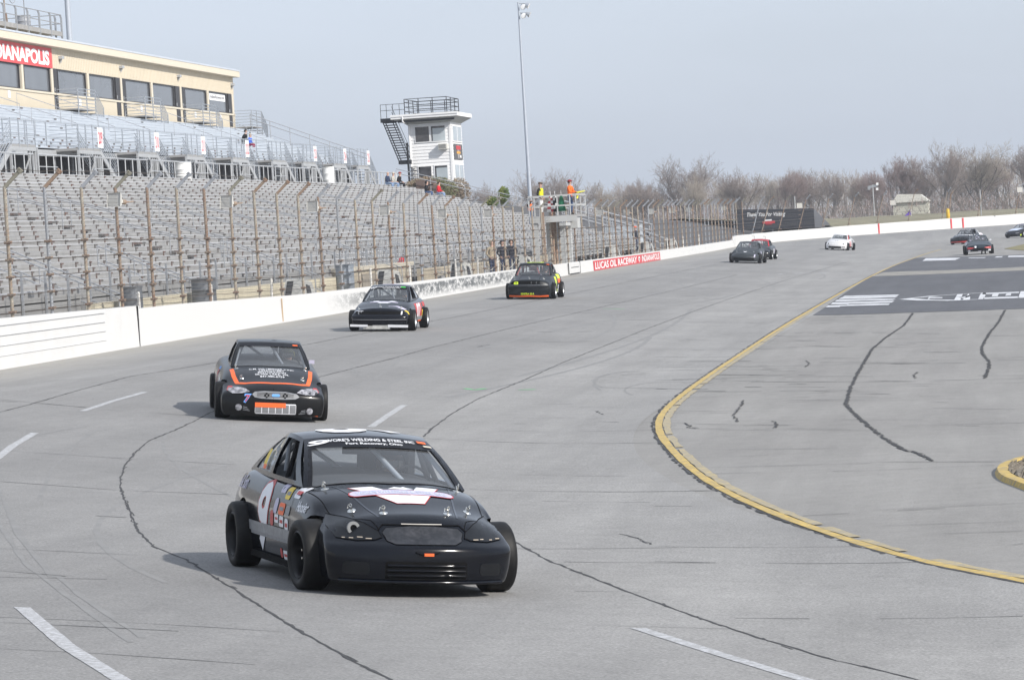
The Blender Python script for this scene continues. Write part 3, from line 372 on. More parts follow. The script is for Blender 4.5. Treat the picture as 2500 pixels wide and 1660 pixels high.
b = MB(); ribbon('', [(x-0.09, y) for x, y in YS if y < 200], 0.035, M_crack, 0.0040, jit=0.022, wj=0.8, mb=b, step=0.18, cut=0.12); tag(b.build('yellow_line_crack'), kind='structure')
sheet('sealed_pavement', BK['patch'], 0.002, M_dark)
sheet('sandy_band', BK['band'], 0.006, M_sand)
b = MB()
def flat(poly, z, m, mb):
    bm = bmesh.new(); f = bm.faces.new([bm.verts.new((x, y, z)) for x, y in poly]); bm.normal_update()
    if f.normal.z < 0: f.normal_flip()
    bmesh.ops.triangulate(bm, faces=bm.faces); bm.verts.index_update()
    mb.add([v.co[:] for v in bm.verts], [[v.index for v in f.verts] for f in bm.faces], m); bm.free()
for p in BK['paint']: flat(p, 0.010, M_road_white2, b)
ribbon('', BK['outline'], 0.5, M_road_white2, 0.011, mb=b, step=3)
for p in BK['outline2']: ribbon('', p, 0.4, M_road_white2, 0.0105, mb=b, step=3)
tag(b.build('painted_infield_lettering'), kind='structure')
sheet('infield_grass', [(x, y) for x, y in BK['grass']] , 0.012, M_grass)
sheet('infield_lawn', [(2.5,243),(9,236),(40,236),(60,300),(40,318),(4,297)], 0.014, M_grass)
# kerbed island with bare gravel
isl = BK['island'] + [(2.5, 33), (6, 34), (6, 46), (2.0, 48.0)]
def inset(P, d):
    cx = sum(p[0] for p in P)/len(P); cy = sum(p[1] for p in P)/len(P); out = []
    for i, p in enumerate(P):
        a, c = Vector(P[i-1]), Vector(P[(i+1) % len(P)]); t = (c-a).normalized(); nrm = Vector((t.y, -t.x))
        if nrm.dot(Vector((cx, cy)) - Vector(p)) < 0: nrm = -nrm
        out.append((p[0]+nrm.x*d, p[1]+nrm.y*d))
    return out
isl = smooth_pts(isl + [isl[0]], 2)[:-1]
inn = inset(isl, 0.16); b = MB(); N = len(isl)
vs = [(x, y, -0.02) for x, y in isl] + [(x, y, 0.055) for x, y in inset(isl, 0.04)] + [(x, y, 0.06) for x, y in inn] + [(x, y, 0.0) for x, y in inset(isl, 0.19)]
fs = []
for j in range(3):
    for i in range(N): fs.append((j*N+i, j*N+(i+1) % N, (j+1)*N+(i+1) % N, (j+1)*N+i))
b.add(vs, fs, M_yel); tag(b.build('yellow_kerb'), kind='structure')
bm = bmesh.new(); f = bm.faces.new([bm.verts.new((x, y, 0.03)) for x, y in inset(isl, 0.165)])
bm.normal_update()
if f.normal.z < 0: f.normal_flip()
bmesh.ops.triangulate(bm, faces=bm.faces)
for _ in range(3): bmesh.ops.subdivide_edges(bm, edges=bm.edges[:], cuts=1)
for v in bm.verts: v.co.z = 0.03 + (rnd.random()**2)*0.05
me = bpy.data.meshes.new('gravel'); bm.to_mesh(me); bm.free(); me.materials.append(M_gravel)
tag(obj('gravel', me), kind='structure')
# ------------------------------------------------------------ barrier walls
M_wallw = mat('white_wall_paint', (0.57, 0.57, 0.565), 0.75, var=0.04, scale=1.2, dirt=(0.52, 0.51, 0.49), dscale=2.2, damt=0.35, dthr=0.62, bump=0.25, bscale=12)
def scuffed_wall():
    m = bpy.data.materials.new('scuffed_white_wall'); m.use_nodes = True; n = m.node_tree; L = n.links; b = n.nodes['Principled BSDF']
    b.inputs['Roughness'].default_value = 0.75
    t = n.nodes.new('ShaderNodeTexCoord'); mp = n.nodes.new('ShaderNodeMapping'); mp.inputs['Scale'].default_value = (1, 0.8, 3.0); L.new(t.outputs['Object'], mp.inputs[0])
    x = n.nodes.new('ShaderNodeTexNoise'); x.inputs['Scale'].default_value = 1.6; x.inputs['Detail'].default_value = 14; x.inputs['Roughness'].default_value = 0.85; L.new(mp.outputs[0], x.inputs['Vector'])
    x2 = n.nodes.new('ShaderNodeTexNoise'); x2.inputs['Scale'].default_value = 0.16; x2.inputs['Detail'].default_value = 3; L.new(t.outputs['Object'], x2.inputs['Vector'])
    sx = n.nodes.new('ShaderNodeSeparateXYZ'); L.new(t.outputs['Object'], sx.inputs[0])
    def rng(v, a, c, d, e):
        r = n.nodes.new('ShaderNodeMapRange'); r.inputs[1].default_value = a; r.inputs[2].default_value = c; r.inputs[3].default_value = d; r.inputs[4].default_value = e; L.new(v, r.inputs[0]); return r.outputs[0]
    def mul(a, c):
        q = n.nodes.new('ShaderNodeMath'); q.operation = 'MULTIPLY'; L.new(a, q.inputs[0]); L.new(c, q.inputs[1]); return q.outputs[0]
    k = mul(rng(x.outputs['Fac'], 0.465, 0.505, 0, 1), rng(sx.outputs['Y'], 124, 133, 0, 1))
    k = mul(k, rng(sx.outputs['Y'], 168, 192, 1, 0)); k = mul(k, rng(sx.outputs['Z'], 1.50, 1.44, 0, 1)); k = mul(k, rng(sx.outputs['Z'], 0.9, 1.15, 0.0, 1))
    far = mul(rng(x.outputs['Fac'], 0.56, 0.60, 0, 0.6), mul(rng(sx.outputs['Y'], 262, 275, 0, 1), rng(sx.outputs['Y'], 290, 305, 1, 0)))
    ad = n.nodes.new('ShaderNodeMath'); ad.operation = 'ADD'; ad.use_clamp = True; L.new(k, ad.inputs[0]); L.new(far, ad.inputs[1])
    mx = n.nodes.new('ShaderNodeMixRGB'); mx.inputs[1].default_value = (0.57, 0.57, 0.565, 1); mx.inputs[2].default_value = (0.11, 0.117, 0.122, 1)
    L.new(ad.outputs[0], mx.inputs[0]); L.new(mx.outputs[0], b.inputs['Base Color']); MATS['scuffed_white_wall'] = m; return m
M_scuff = scuffed_wall()
M_joint = mat('wall_joint', (0.54, 0.545, 0.55), 0.9, var=0.1)
M_red = mat('red_sign_paint', (0.52, 0.045, 0.055), 0.6, var=0.12, scale=3)
M_white = mat('white_sign_paint', (0.80, 0.80, 0.80), 0.6, var=0.03)
M_black = mat('black_paint', (0.02, 0.02, 0.022), 0.5, var=0.2)
M_rust = mat('rusty_steel', (0.21, 0.125, 0.085), 0.9, var=0.35, scale=5, dirt=(0.33, 0.28, 0.22), dscale=3.5, damt=0.8, dthr=0.5)
M_tanpost = mat('weathered_pipe', (0.37, 0.34, 0.28), 0.8, var=0.2, scale=4, dirt=(0.24, 0.14, 0.09), dscale=2.2, damt=0.8, dthr=0.52)
M_galv = mat('galvanised_steel', (0.46, 0.47, 0.48), 0.5, metal=0.35, var=0.12, scale=6)
M_galv2 = mat('dull_galvanised_steel', (0.33, 0.345, 0.37), 0.55, metal=0.3, var=0.15, scale=6)
M_dkwire = mat('steel_cable', (0.10, 0.085, 0.075), 0.7, metal=0.3, var=0.3)
M_mesh = mat('fence_wire', (0.16, 0.155, 0.15), 0.6, metal=0.4, var=0.1)

def wall_strip(name, s0, s1, t, top, m, ds=3.0, th=0.28, label=None, wob=0.0):
    b = MB(); n = max(1, int((s1-s0)/ds)); vs = []; fs = []
    for i in range(n+1):
        s = s0 + (s1-s0)*i/n
        z = top(s) + (rnd.uniform(-wob, wob) if wob else 0)
        for (dt, zz) in ((0, -0.25), (0.02, 0), (0.05, z), (th-0.03, z), (th, 0), (th, -0.3)):
            x, y = st(s, t+dt); g0 = gz(*st(s, t))
            vs.append((x, y, (g0+zz) if zz <= 0 else z))
    K = 6
    for i in range(n):
        for j in range(K-1): fs.append((i*K+j, (i+1)*K+j, (i+1)*K+j+1, i*K+j+1))
    fs.append(tuple(range(K))); fs.append(tuple(n*K+j for j in reversed(range(K))))
    b.add(vs, fs, m); o = b.build(name)
    bm = bmesh.new(); bm.from_mesh(o.data); bmesh.ops.recalc_face_normals(bm, faces=bm.faces); bm.to_mesh(o.data); bm.free()
    return o
def lerp_tab(T):
    def f(x):
        for (a, va), (c, vc) in zip(T[:-1], T[1:]):
            if x <= c: return va + (vc-va)*max(0, (x-a))/(c-a)
        return T[-1][1]
    return f
# tops as a function of world Y on the straight (s = Y - 65)
main_top = lerp_tab([(90,1.86),(103,1.83),(120,1.66),(150,1.57),(195,1.50),(240,1.46),(322,1.50)])
WM = wall_strip('barrier_wall', 30.5, 257.5, 16.3, lambda s: main_top(s+65), M_scuff)
tag(WM, 'long white concrete track wall with black scuffs and a painted red sign', 'wall')
far_top = lerp_tab([(257, 1.83), (300, 1.98), (330, 2.06), (430, 2.08)])
WF = wall_strip('barrier_wall', 258.5, 418, 16.3, far_top, M_wallw, wob=0.02)
tag(WF, 'taller white concrete wall curving round the far turn', 'wall')
WN = wall_strip('barrier_wall', -38, 31.2, 16.285, lambda s: 2.05 - 0.006*max(0, s-10), M_wallw, th=0.40)
tag(WN, 'thick white concrete wall with level course lines at the near left end', 'wall')
# rounded end of the near wall, step piece of the far wall
b = MB(); n = 12; z1 = 2.05-0.006*21.2; vs = []; x0, y0 = st(31.2, 16.285+0.20)
for z in (0.5, z1):
    for i in range(n+1):
        a = -PI/2 + PI*i/n; vs.append((x0 - 0.20*math.sin(a), y0 + 0.45*math.cos(a), z))
fs = [(i, i+1, n+2+i, n+1+i) for i in range(n)] + [tuple(range(n+1, 2*n+2))]
b.add(vs, fs, M_wallw); e = b.build('rounded_end', WN)
b = MB()
for j, zz in enumerate((1.85, 1.62, 1.39, 1.16)):
    for i in range(17):
        sa = -30 + i*3.6; sb = sa + 3.6
        if sb > 31: break
        pa, pb = st(sa, 16.28 + 0.025), st(sb, 16.28 + 0.025); b.bar((*pa, zz-0.004*sa*0), (*pb, zz), 0.016, 0.010, M_joint)
b.build('course_joint', WN)
b = MB()
for s in (13.5, 34.5, 51.5):
    if s < 31: x, y = st(s, 16.30); b.box(x-0.004, x+0.02, y-0.012, y+0.012, 0.9, 2.0, M_joint)
b.build('construction_joint', WN)
b = MB(); x, y = st(51.2, 16.325); b.box(x-0.004, x+0.03, y-0.02, y+0.02, 0.9, 1.62, mat('rust_stain', (0.45, 0.33, 0.22), 0.9))
b.build('rust_streak', WM)
b = MB(); y0, y1 = 321.0, 325.0
vs = []
for (y, z) in ((322.0, 0.6), (323.8, 0.6), (323.8, 1.83), (323.4, 1.80), (322.7, 1.55), (322.0, 1.5)): vs += [(-22.29, y, z), (-22.58, y, z)]
fs = [(0,2,4,6,8,10), (11,9,7,5,3,1)] + [(2*i, 2*i+1, (2*i+3) % 12, (2*i+2) % 12) for i in range(6)]
b.add(vs, fs, M_wallw); b.build('step_piece', WF)
# red painted sign on the wall
def wall_x(z): return -22.3 - 0.02 - 0.03*max(0, (z-0.86))/0.7
ys0, ys1 = 208.5, 250.5
b = MB(); k = 14
for i in range(k):
    a, c = ys0 + (ys1-ys0)*i/k, ys0 + (ys1-ys0)*(i+1)/k
    za, zc = main_top(a)-0.07, main_top(c)-0.07
    b.add([(wall_x(0.87)+0.012, a, 0.865), (wall_x(0.87)+0.012, c, 0.865), (wall_x(zc)+0.012, c, zc), (wall_x(za)+0.012, a, za)], [(0,1,2,3)], M_red)
sg = b.build('red_sign', WM)
def wall_text(txt, a, c, name):
    me = fit_text(txt, c-a, 0.40, bold=0.02)
    return place_text(me, (wall_x(1.12)+0.022, (a+c)/2, 1.13), (0, 1, 0), (0, 0, 1), M_white, name, WM)
wall_text('LUCAS OIL RACEWAY', 209.3, 234.0, 'lettering'); wall_text('INDIANAPOLIS', 237.3, 249.8, 'lettering')
b = MB(); cy, cz = 235.6, 1.13       # small crest between the words
for dy, dz, w_, h_ in ((0, 0.06, 0.9, 0.18), (-0.3, -0.02, 0.5, 0.12), (0.35, 0.0, 0.5, 0.1), (0, -0.12, 0.3, 0.12)): b.box(wall_x(cz)+0.012, wall_x(cz)+0.024, cy+dy-w_/2, cy+dy+w_/2, cz+dz-h_/2, cz+dz+h_/2, M_white)
b.build('crest', WM)
# gate panel in the wall and small marks
b = MB(); b.box(-22.34, -22.27, 196.0, 201.2, 0.92, 1.46, M_wallw); b.build('gate_panel', WM)
b = MB()
for y in (195.9, 201.3): b.box(-22.30, -22.262, y-0.05, y+0.05, 0.88, 1.5, M_black)
b.box(-22.30, -22.258, 197, 200.6, 1.22, 1.25, M_black); b.box(-22.30, -22.258, 196.6, 200.9, 0.88, 0.93, M_black)
b.build('gate_gap', WM)
b = MB()
for z in (1.22, 1.32, 1.41): b.box(-22.31, -22.29, 184.5, 188.5, z, z+0.04, mat('orange_red_paint', (0.75, 0.12, 0.06)))
b.build('red_stripes', WM)
b = MB()
for s in (302.4, 314.4, 316.2):
    x, y = st(s, 16.27); e1, e2 = frame(s); p = Vector((x, y, 0)); b.bar(p+Vector((0,0,1.0)), p+Vector((0,0,2.0)), 0.22, 0.05, mat('red_stripe_paint', (0.6, 0.06, 0.07)), up=e2)
b.build('red_stripe', WF)

# ------------------------------------------------------------ catch fence: posts, arms, cables, wire mesh
CF = thing('catch_fence', 'tall debris fence of rusty pipe posts, cables and wire mesh along the white wall', 'fence')
def post_mesh(h, m, lean=0.0):
    b = MB(); b.tube([(0,0,-0.5), (lean*0.0,0,0), (lean*h*0.5,0,h*0.5), (lean*h,0,h)], 0.043, m, n=8)
    return b.mesh('fence_post', 60)
def arm_mesh(m):
    b = MB(); b.bar((0,0,0), (0.40,0,0.38), 0.08, 0.06, m, up=(0,1,0)); b.bar((0.36,0,0.34), (0.42,0,0.40), 0.13, 0.09, m, up=(0,1,0)); return b.mesh('post_arm')
def clamp_mesh():
    b = MB()
    for z in (0.35, 0.75, 1.15, 1.55, 1.95): b.bar((-0.02, -0.13, z), (0.05, 0.13, z+0.015), 0.05, 0.04, M_rust); b.box(-0.075, 0.075, -0.075, 0.075, z-0.03, z+0.03, M_rust)
    return b.mesh('cable_clamp')
PM = [M_tanpost, M_rust, M_galv2, M_tanpost]
HP = 3.25
post_me = {(k, l): post_mesh(HP, PM[k], l) for k in range(4) for l in (0.0, 0.30)}
arm_me = [arm_mesh(m) for m in (M_galv2, M_rust, mat('mossy_pipe', (0.22, 0.21, 0.17), 0.9))]
clamp_me = clamp_mesh()
posts = []
s = -10.0
while s < 395:
    straight = s < 262
    top = main_top(s+65) if 31.4 < s < 257 else (far_top(s) if s >= 257 else 1.9)
    # arch height: fence tops come down a little with distance as in the photograph
    htot = (0.0 + lerp_tab([(0, 4.92), (40, 5.05), (90, 4.50), (170, 4.42), (262, 4.62)])(s) if straight else 4.75) - (top - 0.15)
    lean = 0.0 if straight else 0.30*min(1, (s-262)/25)
    x, y = st(s, 16.3 + 0.17 if straight else 16.6); e1, e2 = frame(s)
    posts.append((s, x, y, top - 0.15, htot, lean))
    s += 3.66 if s < 275 else 5.4
def fence_pt(i, z):      # point on the fence plane at height z above post i's base
    s, x, y, z0, h, ln = posts[i]; e1, e2 = frame(s)
    return Vector((x, y, z0 + z)) - e2 * (ln * z)
for i, (s, x, y, z0, h, ln) in enumerate(posts):
    e1, e2 = frame(s); yaw = math.atan2(-e2.y, -e2.x)
    k = rnd.choice([0, 0, 1, 1, 2, 3]) if s > 20 else (0, 2, 1, 0)[i % 4]
    p = obj('fence_post', post_me[(k, 0.30 if ln > 0.1 else 0.0)], CF); p.location = (x, y, z0); p.rotation_euler = (0, 0, yaw); p.scale = (1, 1, h/HP)
    a = obj('post_arm', arm_me[rnd.choice([0, 0, 1, 2])], p); a.location = ((0.30*HP if ln > 0.1 else 0), 0, HP-0.02); a.scale = (1, 1, HP/h)
    c = obj('cable_clamp', clamp_me, p); c['kind'] = 'stuff'; c.scale = (1, 1, HP/h)
    if ln > 0.1: c.location = (0.25, 0, 0)
b = MB()
for z in (0.35, 0.75, 1.15, 1.55, 1.95):
    for i in range(len(posts)-1):
        a, c = fence_pt(i, z), fence_pt(i+1, z); e = frame(posts[i][0])[1]*-0.08
        mid = (a+c)/2 + Vector((0, 0, -0.02)); b.tube([a+e, mid+e, c+e], 0.011, M_dkwire, n=4, cap=False)
o = b.build('cable', CF)
for z in (0.0,):
    b = MB()
    for i in range(len(posts)-1):
        a, c = fence_pt(i, posts[i][4]) , fence_pt(i+1, posts[i+1][4])
        e = frame(posts[i][0])[1]*-0.40 + Vector((0,0,0.38))
        b.tube([a+e, (a+c)/2+e+Vector((0,0,-0.04)), c+e], 0.008, M_dkwire, n=3, cap=False)
    b.build('top_cable', CF)
# wire mesh as flat wires: verticals and horizontals
b = MB(); mi = b.mi(M_mesh)
def wire(a, c, wd, nrm):
    d = (c-a).normalized(); q = d.cross(nrm).normalized()*wd/2; k = len(b.v)
    b.v += [tuple(a-q), tuple(a+q), tuple(c+q), tuple(c-q)]; b.f.append([k, k+1, k+2, k+3]); b.m.append(mi)
for i in range(len(posts)-1):
    sx = posts[i][0]; e1, e2 = frame(sx); h = posts[i][4]; nv = 36 if sx < 60 else (24 if sx < 150 else 12)
    f = e2*-0.065
    for j in range(nv):
        u = j/nv; a = fence_pt(i, 0.05).lerp(fence_pt(i+1, 0.05), u) + f; c = fence_pt(i, h).lerp(fence_pt(i+1, posts[i+1][4]), u) + f
        wire(a, c, 0.010 if sx < 60 else 0.010, e2)
    nh = 34 if sx < 60 else (22 if sx < 150 else 12)
    for j in range(nh):
        z = 0.1 + (h-0.1)*j/(nh-1); wire(fence_pt(i, z)+f, fence_pt(i+1, z)+f, 0.010 if sx < 60 else 0.010, e2)
o = b.build('wire_mesh', CF); tag(o, kind='stuff')

# short white stakes with a slack rope just behind the wall
M_stake = mat('white_pipe', (0.72, 0.72, 0.70), 0.6, var=0.06, dirt=(0.4, 0.3, 0.2), dscale=5, damt=0.5)
sm = None
ROPE = mat('rope', (0.6, 0.58, 0.54), 0.9)
STK = [(98.8,'white pipe stake beside the rounded end of the near wall'),(108.2,'white pipe stake just left of the large grey ribbed barrel'),(117.3,'white pipe stake just right of the large grey ribbed barrel'),(126.6,'white pipe stake left of the blue grey barrel'),
 (136.5,'white pipe stake in front of the brown shutter of the tan block building'),(145.8,'white pipe stake at the far end of the tan block building'),(152.6,'white pipe stake just below the red jacket'),(158.4,'white pipe stake just right of the red jacket'),
 (165.2,'white pipe stake at the left end of the slack rope'),(172.0,'white pipe stake on the rope left of the tan coated person'),(178.8,'white pipe stake between the people in dark coats'),(186.0,'white pipe stake at the right end of the slack rope'),
 (262.6,'white pipe stake in front of the man with the orange hood'),(268.5,'white pipe stake just right of the man with the orange hood'),(276.0,'white pipe stake beside the person in the grey knit cap'),(283.0,'white pipe stake past the person in the grey knit cap'),(291.0,'last white pipe stake before the trailer')]
for i, (y, lab) in enumerate(STK):
    if sm is None:
        b = MB(); b.tube([(0,0,-0.5),(0,0,1.02)], 0.042, M_stake, n=8); b.lathe([(0.0,1.06),(0.03,1.055),(0.045,1.02)], (0,0,0), M_stake, n=8); sm = b.mesh('white_stake', 50)
    o = obj('white_stake', sm); o.location = (-22.85, y, 1.2); o.rotation_euler = (rnd.uniform(-.02,.02), rnd.uniform(-.03,.03), 0)
    tag(o, lab, 'stake', 'white stakes behind the wall')
b = MB(); ys = (165.2, 172.0, 178.8, 186.0)
for a, c in zip(ys[:-1], ys[1:]):
    b.tube([(-22.8, a + (c-a)*j/8, 2.05 - 0.45*4*(j/8)*(1-j/8)) for j in range(9)], 0.012, ROPE, n=4)
tag(b.build('rope'), 'slack pale rope hanging between the white stakes', 'rope')

# horn loudspeaker boxes hung from fence posts
M_spk = mat('grey_fibreglass', (0.52, 0.51, 0.48), 0.7, var=0.08, dirt=(0.38, 0.36, 0.32), dscale=3, damt=0.4)
def horn():
    t = thing('horn_speaker', 'x', 'speaker')
    b = MB(); vs = []
    for (y, wz, wx) in ((-0.02, 0.36, 0.40), (0.30, 0.26, 0.28), (0.55, 0.10, 0.11), (0.75, 0.07, 0.07)):
        for (sx_, sz_) in ((-1,-1), (1,-1), (1,1), (-1,1)): vs.append((sx_*wx, y, sz_*wz))
    fs = []
    for j in range(3):
        for i in range(4): fs.append((j*4+i, j*4+(i+1) % 4, (j+1)*4+(i+1) % 4, (j+1)*4+i))
    vs += [(-0.35, 0.02, -0.31), (0.35, 0.02, -0.31), (0.35, 0.02, 0.31), (-0.35, 0.02, 0.31)]
    fs.append((12,13,14,15)); fs += [(0,1,17,16), (1,2,18,17), (2,3,19,18), (3,0,16,19)]
    b.add(vs, fs, M_spk); b.add([(-0.35,0.03,-0.31),(0.35,0.03,-0.31),(0.35,0.03,0.31),(-0.35,0.03,0.31)], [(3,2,1,0)], M_spk); b.build('horn', t)
    b = MB(); b.lathe([(0.0,0.72),(0.12,0.74),(0.13,1.0),(0.0,1.05)], (0,0,0), M_rust, n=10, axis='Y'); b.build('driver', t)
    b = MB(); b.bar((0,1.0,0), (0,1.75,0.14), 0.06, 0.06, M_rust); b.build('bracket', t)
    return t
h0 = horn(); HS = [(96.0, 'white horn speaker on the nearest fence post, left of the rusty post'), (110.3, 'white horn speaker on the fence in front of the grey barrels'), (124.4, 'white horn speaker on the fence beside the aisle rails'),
      (139.2, 'white horn speaker on the fence above the car numbered 07'), (153.8, 'white horn speaker on the fence below the seated spectators'), (168.0, 'white horn speaker on the fence left of the photographer'),
      (216.2, 'white horn speaker on the fence just right of the flag stand'), (231.6, 'second white horn speaker on the fence right of the flag stand'), (248.6, 'third white horn speaker on the fence, above the standing men'),
      (264.8, 'fourth white horn speaker on the fence beyond the red sign'), (279.2, 'pale yellowed horn speaker on the fence beyond the red sign'), (316.0, 'white horn speaker on the fence left of the black billboard')]
for i, (y, lab) in enumerate(HS):
    o = h0 if i == 0 else copy_thing(h0, (0,0,0))
    ht = lerp_tab([(65, 4.62), (105, 4.72), (155, 4.18), (235, 4.10), (330, 4.3)])(y)
    o.location = (-22.5, y-0.85, ht); o.rotation_euler = (R(-8), 0, R(-20)); o.scale = (0.52, 0.52, 0.52); o['label'] = lab; o['group'] = 'horn speakers on the fence'
# ------------------------------------------------------------ lower grandstand
M_alu = mat('bench_aluminium', (0.52, 0.53, 0.55), 0.45, metal=0.25, var=0.10, scale=1.5)
M_alu_d = mat('weathered_plank', (0.285, 0.285, 0.285), 0.7, var=0.14, scale=2.0, dirt=(0.27, 0.26, 0.25), dscale=1.3, damt=0.5)
M_dkgap = mat('bracket_steel', (0.10, 0.097, 0.094), 0.8, var=0.3, scale=3, dirt=(0.14, 0.06, 0.04), dscale=1.2, damt=0.8)
M_conc = mat('tan_concrete', (0.40, 0.35, 0.27), 0.9, var=0.15, scale=1.5, dirt=(0.27, 0.24, 0.2), dscale=1, damt=0.5)
M_dirt = mat('bare_dirt', (0.30, 0.245, 0.18), 0.95, var=0.25, scale=0.7)
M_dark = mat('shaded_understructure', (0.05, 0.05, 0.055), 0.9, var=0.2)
def paved_walk():
    b = MB(); n = 20
    vs = []
    for i in range(n+1):
        y = 30 + 290*i/n; vs += [(-22.5, y, 1.22), (-25.2, y, 1.22), (-120, y, 1.0)]
    b.add(vs, [(3*i, 3*i+1, 3*i+4, 3*i+3) for i in range(n)], M_conc)
    b.add(vs, [(3*i+1, 3*i+2, 3*i+5, 3*i+4) for i in range(n)], M_dirt)
    o = b.build('spectator_walkway'); tag(o, kind='structure')
    bm = bmesh.new(); bm.from_mesh(o.data); bmesh.ops.recalc_face_normals(bm, faces=bm.faces)
    for f in bm.faces:
        if f.normal.z < 0: f.normal_flip()
    bm.to_mesh(o.data); bm.free()
paved_walk()
GS = thing('grandstand', 'long lower grandstand of bare aluminium bench rows behind the fence', 'grandstand')
NR, X0, X1, Z0, Z1, YA, YB = 26, -25.5, -41.0, 2.45, 7.05, 52.0, 262.0
RX, RZ = (X1-X0)/(NR-1), (Z1-Z0)/(NR-1)
PL = (YB-YA)/10
b = MB(); b.box(-0.14, 0.14, 0.05, PL-0.05, -0.045, 0, M_alu); plank_me = b.mesh('bench_plank')
b = MB(); b.box(-0.17, 0.17, 0.03, PL*2-0.03, -0.04, 0, M_alu_d); b.box(-0.17, -0.14, 0.03, PL*2-0.03, -0.0, 0.165, M_alu_d); foot_me = b.mesh('foot_board')
def row_span(i):         # the far end is cut back by the hedge at the top rows
    return YA, YB
gaps = {}
for i in range(NR):
    x, z = X0 + RX*i, Z0 + RZ*i
    for j in range(10):
        o = obj('bench_plank', plank_me, GS); o.location = (x + rnd.uniform(-.01,.01), YA + PL*j, z + rnd.uniform(-.008,.008))
        o.rotation_euler = (rnd.uniform(-.0006,.0006), 0, 0)
    for j in range(5):
        o = obj('foot_board', foot_me, GS); o.location = (x + 0.30, YA + PL*2*j, z - 0.19)
b = MB()
for i in range(NR):
    x, z = X0 + RX*i, Z0 + RZ*i; off = (i*0.37) % 1.83
    y = YA + off
    while y < YB:
        b.box(x+0.163, x+0.175, y, y+0.30+0.22*rnd.random(), z-0.08, z-0.035, M_dkgap); b.box(x+0.163, x+0.185, y, y+0.10, z-0.19, z-0.03, M_dkgap)
        y += 1.83
o = b.build('bench_brackets', GS); tag(o, kind='stuff')
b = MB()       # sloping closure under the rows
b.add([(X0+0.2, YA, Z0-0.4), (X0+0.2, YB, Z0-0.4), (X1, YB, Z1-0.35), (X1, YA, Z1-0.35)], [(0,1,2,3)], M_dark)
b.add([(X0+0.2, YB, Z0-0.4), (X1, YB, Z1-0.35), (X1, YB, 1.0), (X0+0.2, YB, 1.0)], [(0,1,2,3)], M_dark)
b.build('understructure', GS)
# front edge: guard posts, grey boards and gap
b = MB(); b.box(0, 0.05, -0.055, 0.055, 0, 1.55, M_galv2); gp = b.mesh('guard_post')
y = YA + 1.1
while y < YB:
    o = obj('guard_post', gp, GS); o.location = (-24.95, y, 1.40); y += 2.44
b = MB()
for z in (1.62, 1.80, 1.98, 2.16): b.box(-25.0, -24.97, YA, YB, z, z+0.14, M_alu_d)
b.build('front_board', GS)
def rail(b, pts, r=0.025, m=None, n=5):
    b.tube(pts, r, m or M_galv, n=n)
# aisle stairs with sloping hand rails
AY = [101.5, 113.0, 131.5, 150.0, 163.0, 178.0, 196.0, 214.0, 240.0]
for k, y in enumerate(AY):
    b = MB()
    for dy in (-0.55, 0.55):
        for h in (0.35, 0.85):
            rail(b, [(-23.9, y+dy, 1.6+h-0.35), (-27.2, y+dy, 2.75+h)], 0.024, M_galv2)
        for t in (0, 0.33, 0.66, 1): rail(b, [(-23.9-3.3*t, y+dy, 1.25+1.2*t), (-23.9-3.3*t, y+dy, 2.1+1.5*t)], 0.022, M_galv2)
    b.build('handrail', GS)
    b = MB()
    for j in range(5): b.box(-24.1-0.3*j, -23.8-0.3*j, y-0.6, y+0.6, 1.22+0.2*j, 1.38+0.2*j, M_alu_d)
    b.build('aisle_step', GS)
for k, (y, xa, xb) in enumerate([(128, -34, -26.5), (146, -33, -26.5), (164, -33, -26.5), (188, -34, -26)]):     # long cross rails down the aisles
    b = MB(); za, zb = Z0 + (xa-X0)/RX*RZ, Z0 + (xb-X0)/RX*RZ
    for dy in (0, 1.25):
        for h in (0.55, 0.9): rail(b, [(xa, y+dy, za+h), (xb, y+dy, zb+h)], 0.022, M_galv2)
        for t in (0, 0.25, 0.5, 0.75, 1): rail(b, [(xa+(xb-xa)*t, y+dy, za+(zb-za)*t-0.1), (xa+(xb-xa)*t, y+dy, za+(zb-za)*t+0.9)], 0.02, M_galv2)
    b.build('handrail', GS)
    b = MB()      # black rubber treads of the aisle
    n = int((xb-xa)/(-RX)) if RX < 0 else 10
    for j in range(n): b.box(xa - RX*j - 0.2, xa - RX*j + 0.12, y+0.1, y+1.1, za - RZ*j - 0.06, za - RZ*j + 0.012, M_dkgap)
    b.build('aisle_step', GS)
# end rail along the far edge, stairs beyond
b = MB()
for h in (0.75, 1.05): rail(b, [(-41.6, YB+0.15, Z1+h+0.15), (-24.8, YB+0.15, Z0-0.2+h)], 0.028, M_galv2)
for t in range(8): rail(b, [(-41.6+16.8*t/7, YB+0.15, Z1-0.3+(Z0-Z1)*t/7), (-41.6+16.8*t/7, YB+0.15, Z1+1.1+(Z0-0.2-Z1)*t/7)], 0.025, M_galv2)
b.build('end_rail', GS)
ES = thing('exit_stairs', 'grey metal exit stairs with sloping rails at the far end of the lower grandstand', 'stairs')
for k, (y0, xa, za, xb, zb) in enumerate([(266, -30.5, 4.4, -24.2, 2.3), (270, -27.5, 2.9, -23.6, 1.2)]):
    b = MB()
    for dy in (0, 1.4):
        for h in (0.0, 0.5, 0.95): rail(b, [(xa, y0+dy, za+h), (xb, y0+dy, zb+h)], 0.035, M_galv2)
        for t in (0, 0.5, 1): rail(b, [(xa+(xb-xa)*t, y0+dy, za+(zb-za)*t-0.6), (xa+(xb-xa)*t, y0+dy, za+(zb-za)*t+0.95)], 0.035, M_galv2)
    b.build('stair_rail', ES)
    b = MB()
    for j in range(9): t = j/8; b.box(xa+(xb-xa)*t-0.2, xa+(xb-xa)*t+0.2, y0+0.05, y0+1.35, za+(zb-za)*t-0.08, za+(zb-za)*t-0.03, M_alu_d)
    b.build('stair_tread', ES)

